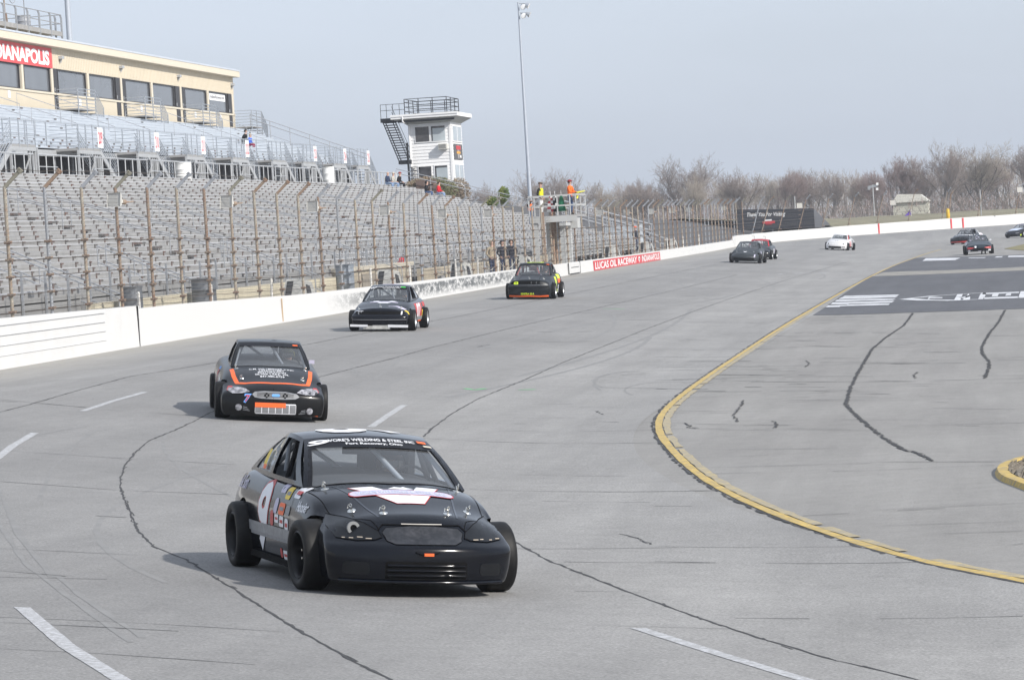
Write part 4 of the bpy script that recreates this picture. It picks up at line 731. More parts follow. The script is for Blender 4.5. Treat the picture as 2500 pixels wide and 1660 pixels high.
# ------------------------------------------------------------ upper grandstand
M_blue = mat('pale_blue_aluminium', (0.52, 0.56, 0.61), 0.42, metal=0.25, var=0.06, scale=1.2)
M_bluerail = mat('blue_grey_steel', (0.36, 0.39, 0.43), 0.5, metal=0.3, var=0.12, scale=3)
UG = thing('upper_grandstand', 'pale blue upper grandstand with numbered portals and railings above the lower rows', 'grandstand')
UR, UX0, UX1, UZ0, UZ1, UYA, UYB = 13, -44.3, -51.2, 8.75, 11.55, 110.0, 257.6
URX, URZ = (UX1-UX0)/(UR-1), (UZ1-UZ0)/(UR-1)
b = MB(); b.box(-0.15, 0.15, 0.03, 14.73, -0.05, 0, M_blue); ub = b.mesh('bench_plank')
b = MB(); b.box(-0.16, 0.16, 0.0, 73.8, -0.035, 0, M_blue); b.box(-0.17, -0.15, 0, 73.8, -0.02, 0.16, M_blue); uf = b.mesh('foot_board')
for i in range(UR):
    x, z = UX0 + URX*i, UZ0 + URZ*i
    for j in range(10):
        o = obj('bench_plank', ub, UG); o.location = (x, UYA + 14.76*j, z + rnd.uniform(-.008, .008))
    for j in range(2):
        o = obj('foot_board', uf, UG); o.location = (x + 0.28, UYA + 73.8*j, z - 0.185)
b = MB()
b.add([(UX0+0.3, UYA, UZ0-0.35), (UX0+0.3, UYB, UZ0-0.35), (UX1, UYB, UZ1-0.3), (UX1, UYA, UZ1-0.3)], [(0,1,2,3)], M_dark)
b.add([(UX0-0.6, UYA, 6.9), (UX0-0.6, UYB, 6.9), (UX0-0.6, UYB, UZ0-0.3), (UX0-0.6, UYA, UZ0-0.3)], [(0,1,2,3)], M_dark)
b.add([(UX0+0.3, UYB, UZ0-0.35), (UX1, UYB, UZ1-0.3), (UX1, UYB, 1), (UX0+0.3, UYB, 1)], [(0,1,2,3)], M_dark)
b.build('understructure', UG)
b = MB()
for i in range(UR):
    x, z = UX0 + URX*i, UZ0 + URZ*i; y = UYA + (i*0.9) % 3
    while y < UYB:
        if i < 3: b.box(x+0.13, x+0.145, y, y+0.35, z-0.13, z-0.05, M_dkgap)
        elif rnd.random() < 0.10: b.box(x+0.15, x+0.16, y, y+0.5, z-0.11, z-0.05, M_dkgap)
        y += 1.83 if i < 3 else 3
tag(b.build('bench_brackets', UG), kind='stuff')
# small hoop rails on the aisles
for k in range(13):
    yy = 152 + k*8.3
    for (ia, ib) in ((2, 6), (7, 11)):
        if (k + ia) % 5 == 4: continue
        xa, za, xb, zb = UX0+URX*ia, UZ0+URZ*ia, UX0+URX*ib, UZ0+URZ*ib
        b = MB(); b.tube([(xa, yy, za), (xa, yy, za+0.85), (xb, yy+0.05, zb+0.85), (xb, yy+0.05, zb)], 0.022, M_galv2, n=4); b.build('aisle_rail', UG)
# walkway between the two stands
b = MB(); b.box(-44.9, -41.3, 90, 262, 6.75, 6.87, M_alu_d); b.build('walkway', UG)
b = MB()
y = 150.0; seg = 0
while y < 262:
    L = 11.0 if seg % 2 == 0 else 9.5
    yb = min(y+L, 262)
    b = MB()
    rail(b, [(-41.55, y, 6.9), (-41.55, y, 7.95), (-41.55, yb, 7.95), (-41.55, yb, 6.9)], 0.035, M_galv)
    n = 7
    for j in range(1, n): rail(b, [(-41.55, y+(yb-y)*j/n, 6.9), (-41.55, y+(yb-y)*j/n, 7.95)], 0.03, M_galv)
    rail(b, [(-41.55, y, 7.42), (-41.55, y+(yb-y)*0.35, 7.42)], 0.025, M_galv)
    b.build('walkway_rail', UG); y = yb + 0.9; seg += 1
# portals
NUMS = ['208', '209', '210', '211', '212', '', '213', '214', '215']
PY = [166.0, 178.4, 190.8, 202.3, 214.5, 226.5, 236.5, 247.6, 257.0]
M_signw = mat('white_sign_board', (0.78, 0.78, 0.79), 0.6, var=0.03)
M_signr = mat('red_number_paint', (0.55, 0.06, 0.08), 0.6, var=0.05)
for k, y in enumerate(PY):
    mir = k == 0; ft = 8.5; yl = y - 4.2; X = -42.7
    b = MB(); b.box(X-1.5, X, yl, y, ft-0.12, ft, M_alu_d); b.box(X-0.02, X+0.03, yl, y, ft-0.28, ft-0.12, M_galv); b.build('landing', UG)
    b = MB()
    for j in range(6): rail(b, [(X, yl, ft+0.12+0.19*j), (X, y, ft+0.12+0.19*j)], 0.02, M_bluerail, 4)
    for j in range(4): rail(b, [(X, yl+4.2*j/3, ft-0.1), (X, yl+4.2*j/3, ft+1.12)], 0.03, M_bluerail, 4)
    for j in range(6): rail(b, [(X, yl, ft+0.12+0.19*j), (X-1.4, yl, ft+0.12+0.19*j)], 0.02, M_bluerail, 4)
    b.build('portal_rail', UG)
    def one(name, p_, q_, w_, h_, m_): bb = MB(); bb.bar(p_, q_, w_, h_, m_); bb.build(name, UG)
    for yy in (yl, yl+3.2, y-0.05, y+0.35): one('portal_column', (X-0.05, yy, 6.8), (X-0.05, yy, ft-0.1), 0.13, 0.10, M_galv)
    for yy in (yl+0.3, y-0.4): one('portal_column', (X-1.3, yy, 6.8), (X-1.3, yy, ft-0.1), 0.10, 0.08, M_galv2)
    one('brace', (X-0.05, yl, 7.6), (X-0.05, yl+1.7, 6.85), 0.06, 0.05, M_galv); one('brace', (X-0.05, yl+3.2, 7.9), (X-0.05, yl+1.6, 6.85), 0.06, 0.05, M_galv)
    one('brace', (X-0.05, y-0.6, 8.3), (X-0.05, y-0.2, 6.85), 0.07, 0.06, M_galv)
    d = -1 if mir else 1; ys = yl if mir else y
    b = MB()
    for j in range(6): rail(b, [(X, ys, ft+0.12+0.19*j), (X, ys+3.6*d, 6.88+0.12+0.19*j)], 0.022, M_bluerail, 4)
    for t in (0, 0.55, 1): rail(b, [(X, ys+3.6*d*t, ft-1.62*t-0.1), (X, ys+3.6*d*t, ft-1.62*t+1.15)], 0.028, M_bluerail, 4)
    b.bar((X, ys, ft-0.15), (X, ys+3.6*d, 6.75), 0.06, 0.28, M_galv, up=(0,0,1))
    for j in range(6): rail(b, [(X-1.1, ys, ft+0.12+0.19*j), (X-1.1, ys+3.6*d, 6.88+0.12+0.19*j)], 0.02, M_bluerail, 4)
    b.build('stair_rail', UG)
    b = MB()
    for j in range(8): t = (j+0.5)/8; b.box(X-1.1, X-0.05, ys+3.6*d*t-0.2, ys+3.6*d*t+0.2, ft-1.62*t-0.09, ft-1.62*t-0.05, M_alu_d)
    b.build('stair_tread', UG)
    if NUMS[k] and k > 0:
        b = MB(); b.box(X+0.03, X+0.05, y-0.62+0.1, y+0.42+0.1, ft+0.05, ft+1.02, M_signw); sb = b.build('portal_sign', UG)
        me = fit_text(NUMS[k], 0.78, 0.62, bold=0.02); place_text(me, (X+0.055, y, ft+0.53), (0,1,0), (0,0,1), M_signr, 'lettering', sb)
# front posts and bars of the first rows
b = MB()
for z in (9.05, 9.75): b.bar((UX0+0.5, UYA, z), (UX0+0.5, UYB, z), 0.04, 0.04, M_bluerail)
b.build('front_rail', UG)
b = MB(); b.bar((0,0,0), (0,0,1.1), 0.06, 0.05, M_bluerail); fp = b.mesh('front_post')
y = UYA
while y < UYB:
    o = obj('front_post', fp, UG); o.location = (UX0+0.5, y, 8.62); y += 3.9
b = MB(); b.box(UX0+0.42, UX0+0.48, UYA, UYB, 8.15, 8.45, M_galv); b.build('edge_beam', UG)
# far end slope rail
b = MB()
for h in (0.78, 1.08): rail(b, [(UX1+0.3, UYB+0.1, UZ1+h-0.05), (UX0+1.6, UYB+0.1, UZ0-0.75+h+0.15)], 0.03, M_galv2)
for t in range(7): x = UX1+0.3+(UX0+1.3-UX1)*t/6.; zz = UZ1-0.1+(UZ0-0.55-UZ1+0.1)*t/6.; rail(b, [(x, UYB+0.1, zz-0.3), (x, UYB+0.1, zz+1.1)], 0.03, M_galv2)
b.build('end_rail', UG)
# white barrels on the walkway, grey barrels by the lower stand
M_barw = mat('white_plastic', (0.74, 0.74, 0.72), 0.55, var=0.05); M_barg = mat('grey_plastic', (0.115, 0.125, 0.14), 0.55, var=0.12)
def barrel(m, loc, lab, r=0.30, h=0.9):
    t = thing('trash_barrel', lab, 'barrel', loc, 0, 'trash barrels')
    b = MB(); b.lathe([(0, 0), (r*0.95, 0), (r, 0.03), (r, h*0.32), (r*1.03, h*0.335), (r, h*0.35), (r, h*0.64), (r*1.03, h*0.655), (r, h*0.67), (r, h*0.96)], (0,0,0), m, n=20); b.build('barrel_body', t, 40)
    b = MB(); b.lathe([(r, h*0.96), (r*1.07, h*0.97), (r*1.06, h), (r*0.9, h), (r*0.88, h*0.7), (0, h*0.7)], (0,0,0), m, n=20); b.build('barrel_rim', t, 40)
barrel(M_barw, (-41.25, 190.2, 6.87), 'white barrel on the upper walkway below the sign 211', 0.42, 1.0)
barrel(M_barw, (-41.2, 232.6, 6.87), 'white barrel on the upper walkway near its far end', 0.36, 1.2)
barrel(M_barg, (-23.6, 110.7, 1.42), 'large grey ribbed barrel standing behind the wall by the aisle stairs', 0.37, 1.02)
barrel(M_barg, (-23.6, 101.2, 1.45), 'grey barrel half hidden by the rounded wall end', 0.30, 0.95)
barrel(mat('blue_grey_plastic', (0.22, 0.25, 0.29), 0.55), (-23.8, 136.5, 1.4), 'blue grey barrel in front of the tan block building', 0.34, 1.05)
# tan block building under the stand, concrete apron pieces
CB = thing('concession_building', 'low tan block building behind the fence under the stand', 'building')
b = MB(); b.box(-25.3, -24.45, 140.5, 156.5, 1.0, 2.15, M_conc); b.build('wall', CB)
b = MB(); b.box(-25.35, -24.35, 140.3, 156.7, 2.15, 2.3, mat('pale_tan_coping', (0.50, 0.46, 0.38), 0.8)); b.build('coping', CB)
b = MB(); b.box(-24.46, -24.43, 144.0, 149.0, 1.25, 2.0, mat('brown_shutter', (0.27, 0.24, 0.20), 0.8)); b.build('shutter', CB)
b = MB()
for i in range(34): y = 140.6 + 15.8*i/33; rail(b, [(-24.4, y, 2.3), (-24.4, y, 3.3)], 0.015, M_galv2, 4)
rail(b, [(-24.4, 140.6, 3.3), (-24.4, 156.4, 3.3)], 0.025, M_galv2); b.build('picket_rail', CB)
RW = MB(); RW.box(-24.35, -24.1, 99, 139, 1.0, 2.02, mat('cream_retaining_wall', (0.55, 0.50, 0.38), 0.85, var=0.1)); RW = RW.build('retaining_wall')
tag(RW, 'low cream retaining wall below the front of the lower stand', 'wall')
RW2 = MB(); RW2.box(-24.45, -24.25, 158, 215, 1.0, 1.95, M_conc); RW2 = RW2.build('retaining_wall'); tag(RW2, 'low tan retaining wall behind the standing couple', 'wall')
# concrete monitor shaped boxes behind the wall
M_cbox = mat('grey_concrete', (0.42, 0.42, 0.40), 0.85, var=0.12, scale=3, dirt=(0.3, 0.29, 0.27), dscale=2, damt=0.5)
def block():
    t = thing('concrete_block', 'x', 'block')
    b = MB(); b.add([(-0.35,-0.75,0),(0.35,-0.75,0),(0.35,0.75,0),(-0.35,0.75,0),(-0.25,-0.35,0.62),(0.25,-0.35,0.62),(0.25,0.55,0.5),(-0.25,0.55,0.5)],
        [(0,3,2,1),(4,5,6,7),(0,1,5,4),(1,2,6,5),(2,3,7,6),(3,0,4,7)], M_cbox); b.build('block_body', t)
    b = MB(); b.add([(-0.2,-0.78,0.02),(0.0,-0.78,0.02),(0.0,-0.41,0.56),(-0.2,-0.41,0.56)], [(0,1,2,3)], M_black); b.build('opening', t)
    b = MB(); b.add([(0.36,-0.2,0.05),(0.36,0.25,0.05),(0.29,0.25,0.38),(0.29,-0.1,0.45)], [(0,1,2,3)], M_black); b.build('opening', t)
    return t
k0 = block(); BS = [(123.6, 'grey concrete block behind the wall, nearest to the camera'), (142.4, 'grey concrete block behind the wall above the car numbered 07'), (162.0, 'grey concrete block behind the wall left of the tan coated person'), (183.4, 'grey concrete block behind the wall right of the standing couple'),
    (226.8, 'grey concrete block behind the start of the red sign'), (249.5, 'grey concrete block behind the end of the red sign'), (268.8, 'grey concrete block behind the wall past the standing men')]
for i, (y, lab) in enumerate(BS):
    o = k0 if i == 0 else copy_thing(k0, (0,0,0)); o.location = (-23.15, y, 1.46); o.rotation_euler = (0, 0, R(-8)); o['label'] = lab; o['group'] = 'concrete blocks behind the wall'; o.scale = (1.1, 1.1, 1.1)

# ------------------------------------------------------------ press box
M_cream = mat('cream_metal_siding', (0.60, 0.53, 0.41), 0.6, var=0.03, scale=0.5)
M_creamd = mat('cream_trim', (0.62, 0.56, 0.45), 0.6, var=0.03)
M_tint = mat('tinted_glazing', (0.13, 0.14, 0.155), 0.12, var=0.12, scale=0.6, spec=0.6)
M_dkframe = mat('dark_bronze_frame', (0.035, 0.033, 0.035), 0.5)
PB = thing('press_box', 'long cream press box building with dark windows on top of the upper grandstand', 'building')
XF = -52.0; YP0, YP1 = 120.0, 257.9
b = MB(); b.box(XF-5, XF, YP0, YP1, 11.2, 12.63, M_cream); b.box(XF-5, XF, YP0, YP1, 14.04, 15.35, M_cream)
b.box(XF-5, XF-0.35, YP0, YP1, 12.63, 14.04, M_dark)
b.box(XF-5, XF-0.02, YP1-0.35, YP1-0.002, 12.63, 14.04, M_cream)
b.build('wall', PB)
b = MB()         # corrugated ribs under the eave
y = YP0
while y < YP1: b.box(XF+0.001, XF+0.018, y, y+0.10, 14.07, 15.2, M_cream); y += 0.4
tag(b.build('siding_ribs', PB), kind='stuff')
b = MB(); b.add([(XF+0.45, YP0, 15.2), (XF+0.45, YP1+0.3, 15.2), (XF+0.45, YP1+0.3, 15.6), (XF+0.45, YP0, 15.6), (XF-5.4, YP0, 16.0), (XF-5.4, YP1+0.3, 16.0), (XF-5.4, YP0, 15.3), (XF-5.4, YP1+0.3, 15.3)],
    [(0,1,2,3), (3,2,5,4), (1,7,5,2), (0,6,7,1), (6,4,5,7)], M_creamd); b.build('roof', PB)
b = MB(); b.box(XF+0.4, XF+0.48, YP0, YP1+0.32, 15.6, 15.7, mat('pale_roof_edge', (0.62, 0.66, 0.72), 0.4, metal=0.3)); b.build('roof_edge', PB)
b = MB(); b.box(XF, XF+0.05, YP0, YP1, 12.55, 12.66, M_creamd); b.build('sill_trim', PB)
wins = [(187.5,193.2),(194.0,199.8),(200.8,206.5),(208.3,214.9),(215.7,222.0),(225.0,231.7),(232.5,238.7),(242.0,248.7),(249.6,255.6)]
doors = [(207.1,208.0),(222.3,223.4),(224.0,224.9),(239.0,240.2),(240.9,241.8),(255.9,257.0)]
y = 123.0; wl = []
while y < 187: wl.append((y, y+5.6)); y += 6.4
for a, c in wl + wins:
    b = MB(); b.box(XF-0.12, XF-0.10, a, c, 12.66, 14.02, M_tint); wo = b.build('window', PB)
    b = MB(); b.box(XF-0.1, XF-0.02, a-0.02, a+0.08, 12.66, 14.02, M_dkframe); b.box(XF-0.1, XF-0.02, c-0.10, c+0.02, 12.66, 14.02, M_dkframe); b.box(XF-0.1, XF-0.02, a+0.08, c-0.10, 13.96, 14.02, M_dkframe); b.box(XF-0.1, XF-0.02, a+0.08, c-0.10, 12.66, 12.72, M_dkframe); b.build('frame', wo)
for a, c in doors:
    b = MB(); b.box(XF-0.09, XF+0.01, a, c, 11.75, 14.02, M_dkframe); do = b.build('door', PB)
    b = MB(); b.box(XF+0.01, XF+0.05, a+0.1, a+0.16, 12.75, 12.95, M_galv); b.build('handle', do)
for y in (193.6, 200.3, 206.8, 215.3, 223.7, 232.1, 240.55, 249.1, 257.3):
    b = MB(); b.box(XF-0.11, XF+0.03, y-0.22, y+0.22, 12.66, 14.04, M_creamd); b.build('mullion', PB)
b = MB(); b.box(XF+0.02, XF+0.06, 191.6, 206.9, 14.02, 15.14, mat('coral_red_banner', (0.62, 0.085, 0.09), 0.6, var=0.06)); sg = b.build('banner', PB)
me = fit_text('INDIANAPOLIS', 13.6, 0.84, bold=0.045); place_text(me, (XF+0.075, 199.4, 14.56), (0,1,0), (0,0,1), M_white, 'lettering', sg)
me = fit_text('IndianaRaceway.com', 4.6, 0.3, bold=0.01); b = MB(); b.box(XF-0.095, XF-0.085, 250.0, 255.2, 13.45, 13.9, M_signw)
b.build('window_banner', PB); place_text(me, (XF-0.08, 252.6, 13.67), (0,1,0), (0,0,1), M_dkframe, 'window_lettering', PB)
for y in (208.8, 223.7, 239.9, 257.2):
    b = MB(); b.box(XF, XF+0.22, y-0.28, y+0.28, 14.62, 14.78, M_galv); b.bar((XF+0.12, y, 14.62), (XF+0.05, y, 14.42), 0.12, 0.08, M_galv); b.build('wall_lamp', PB)
for y in (197.2, 213.0, 228.8, 244.7, 252.8):
    b = MB(); b.box(XF+0.01, XF+0.03, y-0.25, y+0.25, 12.1, 12.5, M_signw); b.build('notice', PB)
# landings with railings in front of the doors
for k, (ya, yb) in enumerate([(207.3, 211.4), (224.2, 228.5), (241.0, 245.2), (257.2, 260.8)]):
    b = MB(); X = XF + 1.3; b.box(XF+0.05, X, ya, yb, 11.66, 11.74, M_alu_d); b.build('landing', PB)
    b = MB()
    for j in range(6):
        z = 11.84 + 0.2*j; rail(b, [(XF+0.1, ya, z), (X, ya, z), (X, yb, z)], 0.025, M_bluerail, 4)
        rail(b, [(X, yb, z), (X, yb+1.9, z-0.95)], 0.025, M_bluerail, 4)
    for yy in (ya, (ya+yb)/2, yb, yb+1.9): rail(b, [(X, yy, 10.7), (X, yy, 12.86 - (0.95 if yy > yb else 0))], 0.035, M_bluerail, 4)
    b.build('landing_rail', PB)
    b = MB()
    for j in range(5): b.box(XF+0.2, X-0.05, yb+0.38*j, yb+0.38*j+0.32, 11.5-0.19*j, 11.54-0.19*j, M_alu_d)
    b.build('step', PB)
# roof platform with railing and antenna
RP = thing('roof_platform', 'steel camera platform with railings on the press box roof', 'platform')
xa, xb, ya, yb = -57.5, -53.7, 170.0, 216.6; zf = 16.5
b = MB(); b.box(xa, xb, ya, yb, zf-0.06, zf, M_alu_d); b.box(xb-0.02, xb+0.04, ya, yb, zf-0.14, zf+0.12, M_alu_d); b.build('deck', RP)
b = MB(); n = 18
for z in (0.6, 1.12): rail(b, [(xa, ya, zf+z), (xb, ya, zf+z), (xb, yb, zf+z), (xa, yb, zf+z), (xa, ya, zf+z)], 0.028, M_galv2, 4)
b.build('guard_rail', RP)
b = MB()
b.bar((0,0,-0.65), (0,0,0.95), 0.12, 0.10, M_galv2); b.bar((0,0,0.93), (-0.06,0,1.14), 0.12, 0.1, M_galv2); rp = b.mesh('rail_post')
for i in range(19): o = obj('rail_post', rp, RP); o.location = (xb+0.02, ya+(yb-ya)*i/18, zf)
for i in range(3): o = obj('rail_post', rp, RP); o.location = (xa + (xb-xa)*i/2.2, yb, zf)
AN = thing('antenna_mast', 'thin mast with a wire grid dish on the press box roof', 'antenna', (-55.2, 209.6, 15.6))
b = MB(); b.tube([(0,0,0),(0,0,3.6)], 0.05, M_rust, n=6); b.build('mast', AN)
b = MB()
for j in range(3): t = 2*PI*j/3; b.bar((0.18*math.cos(t), 0.18*math.sin(t), 0), (0.08*math.cos(t), 0.08*math.sin(t), 1.9), 0.07, 0.07, M_rust)
b.build('tripod_base', AN)
b = MB(); c = Vector((0.2, 1.05, 3.0)); u = Vector((0.25, 1, 0)).normalized(); v = Vector((-0.1, 0.25, 1)).normalized()
b.tube([c + u*0.42*math.cos(2*PI*i/20) + v*0.55*math.sin(2*PI*i/20) for i in range(21)], 0.022, M_galv2, n=4)
for i in range(9):
    h = -0.48 + 0.12*i; wv = 0.42*math.sqrt(max(0, 1-(h/0.55)**2)); b.tube([c + v*h - u*wv, c + v*h + u*wv + Vector((0,0,0))], 0.009, M_galv2, n=3)
b.tube([(0,0,2.85), (0.1,0.5,2.9), tuple(c)], 0.03, M_galv2, n=4); b.build('grid_dish', AN)
barrel(mat('roof_bin_grey', (0.30, 0.31, 0.33), 0.5), (-55.0, 212.9, zf), 'grey bin standing on the roof platform', 0.42, 1.0)
b = MB(); b.bar((0,0,0), (0,0,2.2), 0.05, 0.05, M_galv2); b.bar((0,-0.25,2.2), (0,0.3,2.3), 0.06, 0.14, M_galv2); cmr = b.build('roof_camera'); cmr.location = (-54.6, 211.7, zf); tag(cmr, 'small camera on a thin stand beside the bin on the roof platform', 'camera')

# ------------------------------------------------------------ light poles
M_pole = mat('blue_grey_pole', (0.42, 0.46, 0.52), 0.5, metal=0.2, var=0.06)
LP = thing('light_pole', 'very tall slender floodlight pole beside the control tower', 'light pole', (-39.35, 320, 1.0))
b = MB(); b.tube([(0,0,0),(0,0,21.85)], 0.20, M_pole, n=12, r2=0.075); b.build('pole', LP, 60)
M_lens = mat('floodlight_lens', (0.9, 0.92, 0.95), 0.15, var=0); M_reflr = mat('floodlight_shell', (0.5, 0.52, 0.54), 0.3, metal=0.6)
b = MB()
for z in (21.75, 20.95): b.bar((0.0,0,z), (0.75,0.0,z-0.05), 0.06, 0.06, M_galv2)
b.build('cross_arm', LP)
for (dx, dz, ay) in ((0.35, 21.5, -25), (0.75, 21.55, 30), (0.32, 20.75, -20), (0.80, 20.8, 35)):
    b = MB(); b.lathe([(0.0,-0.25),(0.10,-0.24),(0.14,-0.1),(0.25,0.12),(0.27,0.16)], (0,0,0), M_reflr, n=12, axis='X'); o = b.build('floodlight', LP, 50); o.location = (dx, 0, dz); o.rotation_euler = (0, R(28), R(ay-35))
    b = MB(); b.lathe([(0.262,0.155),(0.2,0.17),(0.0,0.18)], (0,0,0), M_lens, n=12, axis='X'); b.build('lens', o)
LP2 = thing('light_pole', 'thick pale blue pole rising behind the press box', 'light pole', (-62, 252.2, 1.0))
b = MB(); b.tube([(0,0,0),(0,0,30)], 0.30, M_pole, n=14, r2=0.12); b.build('pole', LP2, 60)

# ------------------------------------------------------------ control tower
M_siding = mat('white_lap_siding', (0.78, 0.78, 0.78), 0.6, var=0.03, scale=2)
M_sh = mat('siding_shadow_gap', (0.45, 0.46, 0.48), 0.8)
M_blk = mat('black_steel', (0.018, 0.02, 0.024), 0.45, metal=0.3)
M_wgl = mat('window_pane', (0.42, 0.47, 0.50), 0.08, var=0.15, scale=0.8, spec=0.8); M_wgd = mat('dark_window_pane', (0.06, 0.06, 0.065), 0.1, var=0.5, scale=2.5, spec=0.7)
TW = thing('control_tower', 'white two storey control tower with black outside stairs beyond the stand', 'building')
tx0, tx1, ty0, ty1, tz0, tz1 = -44.05, -40.85, 285.0, 291.0, 1.0, 12.2
b = MB(); b.box(tx0, tx1, ty0, ty1, tz0, tz1, M_siding); b.build('wall', TW)
b = MB(); z = 5.0; bd = MB(); bd.add([(0,0,0),(tx1-tx0,0,0),(tx1-tx0,-0.035,0.0),(0,-0.035,0.0),(0,-0.004,0.235),(tx1-tx0,-0.004,0.235)], [(0,1,2,3),(3,2,5,4)], M_siding); bme = bd.mesh('siding_board')
bd2 = MB(); bd2.add([(0,0,0),(0,ty1-ty0,0),(0.035,ty1-ty0,0),(0.035,0,0),(0.004,0,0.235),(0.004,ty1-ty0,0.235)], [(3,2,1,0),(3,4,5,2)], M_siding); bme2 = bd2.mesh('siding_board')
while z < tz1-0.2:
    o = obj('siding_board', bme, TW); o.location = (tx0, ty0, z)
    o = obj('siding_board', bme2, TW); o.location = (tx1, ty0, z); z += 0.25
b = MB()
for x in (tx0-0.03, tx1-0.12): b.box(x, x+0.16, ty0-0.06, ty0+0.1, 4.0, tz1, M_siding)
b.build('corner_board', TW)
def win(x0, x1, z0, z1, gm, name='window'):
    b = MB(); b.box(x0-0.08, x1+0.08, ty0-0.07, ty0-0.03, z0-0.08, z1+0.08, M_siding); fr = b.build(name, TW)
    b = MB(); b.box(x0, x1, ty0-0.085, ty0-0.072, z0, z1, gm); b.build('pane', fr)
    b = MB(); b.box(x0, x0+0.10, ty0-0.088, ty0-0.086, z0, z1, M_wgd); b.box(x0, x1, ty0-0.088, ty0-0.086, z1-0.16, z1, M_wgd); b.build('blind_gap', fr)
for (x0, x1, z0, z1, gm) in ((-43.55, -42.50, 10.62, 11.75, M_wgd), (-42.32, -41.27, 10.62, 11.75, M_wgl), (-43.45, -42.50, 7.55, 8.72, M_wgd), (-42.20, -41.25, 7.55, 8.72, M_wgl)): win(x0, x1, z0, z1, gm)
for (z0, z1) in ((10.60, 11.70), (7.50, 8.75)):
    b = MB(); b.box(tx1+0.03, tx1+0.07, ty0+0.6, ty1-0.5, z0-0.1, z1+0.1, M_siding); fr = b.build('window', TW)
    for (ya, yb) in ((ty0+0.8, ty0+3.0), (ty0+3.3, ty1-0.7)):
        b = MB(); b.box(tx1+0.072, tx1+0.085, ya, yb, z0, z1, M_wgl); b.build('pane', fr)
b = MB(); b.box(tx1+0.04, tx1+0.08, ty0+0.9, ty1-0.6, 9.15, 10.35, mat('grey_sign_board', (0.10, 0.10, 0.105), 0.6)); ps = b.build('sign_board', TW)
b = MB(); b.lathe([(0.0,0.09),(0.55,0.09),(0.56,0.085)], (tx1, ty0+3.1, 9.75), mat('sign_disc', (0.33, 0.31, 0.29), 0.6), n=20, axis='X'); o = b.build('sign_disc', ps); 
b = MB(); b.box(tx1+0.092, tx1+0.10, ty0+1.9, ty0+4.3, 9.9, 10.22, M_red); b.box(tx1+0.092, tx1+0.10, ty0+2.1, ty0+4.1, 9.6, 9.78, mat('amber_paint', (0.7, 0.35, 0.05))); b.box(tx1+0.092, tx1+0.10, ty0+3.8, ty0+4.5, 9.3, 9.5, M_white); b.build('emblem', ps)
b = MB(); b.box(-42.35+0.55, -41.6+0.5, ty0-0.5, ty0, 9.95, 10.38, mat('air_conditioner_case', (0.66, 0.65, 0.60), 0.5)); ac = b.build('air_conditioner', TW)
b = MB(); b.box(-41.76, -41.2, ty0-0.515, ty0-0.5, 10.0, 10.33, mat('ac_grille', (0.22, 0.22, 0.21), 0.7)); b.build('grille', ac)
# roof with wide eaves
ex0, ex1, ey0, ey1 = tx0-1.2, tx1+0.75, ty0-1.0, ty1+1.0
b = MB(); b.box(ex0, ex1, ey0, ey1, 12.42, 12.72, M_siding); b.build('roof', TW)
b = MB(); b.add([(ex0+0.02, ey0+0.02, 12.415), (ex1-0.02, ey0+0.02, 12.415), (ex1-0.02, ey1, 12.415), (ex0+0.02, ey1, 12.415), (tx0-0.01, ty0-0.01, 12.0), (tx1+0.01, ty0-0.01, 12.0), (tx1+0.01, ty1, 12.0), (tx0-0.01, ty1, 12.0)],
    [(0,1,5,4), (1,2,6,5), (3,0,4,7), (2,3,7,6)], mat('grey_soffit', (0.45, 0.46, 0.44), 0.7)); b.build('soffit', TW)
b = MB(); b.box(ex0-0.03, ex1+0.03, ey0-0.05, ey0-0.002, 12.6, 12.75, M_siding); b.build('gutter', TW)
b = MB(); b.box(ex0+0.5, ex1-0.3, ey0+0.3, ey0+0.38, 12.15, 12.35, M_blk); b.build('fascia_beam', TW)
b = MB(); b.tube([(tx0-0.3, ey0-0.02, 12.6), (tx0-0.28, ey0, 12.2), (tx0+0.02, ty0-0.07, 11.9), (tx0+0.02, ty0-0.07, 5)], 0.06, M_siding, n=6); b.build('downspout', TW)
b = MB(); X_ = [(tx0-0.15, ty0-0.5), (tx1-0.1, ty0-0.5), (tx1-0.1, ty1), (tx0-0.15, ty1)]
for h in (0.25, 0.6, 0.95, 1.2): b.tube([(x, y, 12.72+h) for x, y in X_] + [(*X_[0], 12.72+h)], 0.03, M_blk, n=4)
b.build('roof_rail', TW)
b = MB(); b.bar((0,0,0), (0,0,1.22), 0.055, 0.055, M_blk); rp = b.mesh('rail_post')
for i in range(4):
    (xa, ya), (xb, yb) = X_[i], X_[(i+1) % 4]
    for j in range(3): o = obj('rail_post', rp, TW); o.location = (xa+(xb-xa)*j/3, ya+(yb-ya)*j/3, 12.7)
# black outside stair
b = MB(); b.box(-46.1, -44.2, ty0-0.6, ty0+0.8, 12.25, 12.55, M_blk); b.build('stair_landing', TW); b = MB(); b.box(-44.9, -43.95, ty0-0.6, ty0+0.8, 9.0, 9.3, M_blk); b.build('stair_landing', TW)
b = MB()
for dy in (-0.55, 0.7): b.bar((-45.95, ty0+dy, 12.35), (-44.85, ty0+dy, 9.2), 0.22, 0.05, M_blk, up=(1,0,0))
for dy in (-0.55, 0.7): b.bar((-45.2, ty0+dy, 12.35), (-44.1, ty0+dy, 9.2), 0.10, 0.05, M_blk, up=(1,0,0))
b.build('stringer', TW)
for j in range(16):
    t = (j+0.5)/16; b = MB(); b.box(-45.95+1.1*t, -45.15+1.1*t, ty0-0.55, ty0+0.7, 12.3-3.15*t, 12.35-3.15*t, M_blk); b.build('stair_tread', TW)
b = MB()
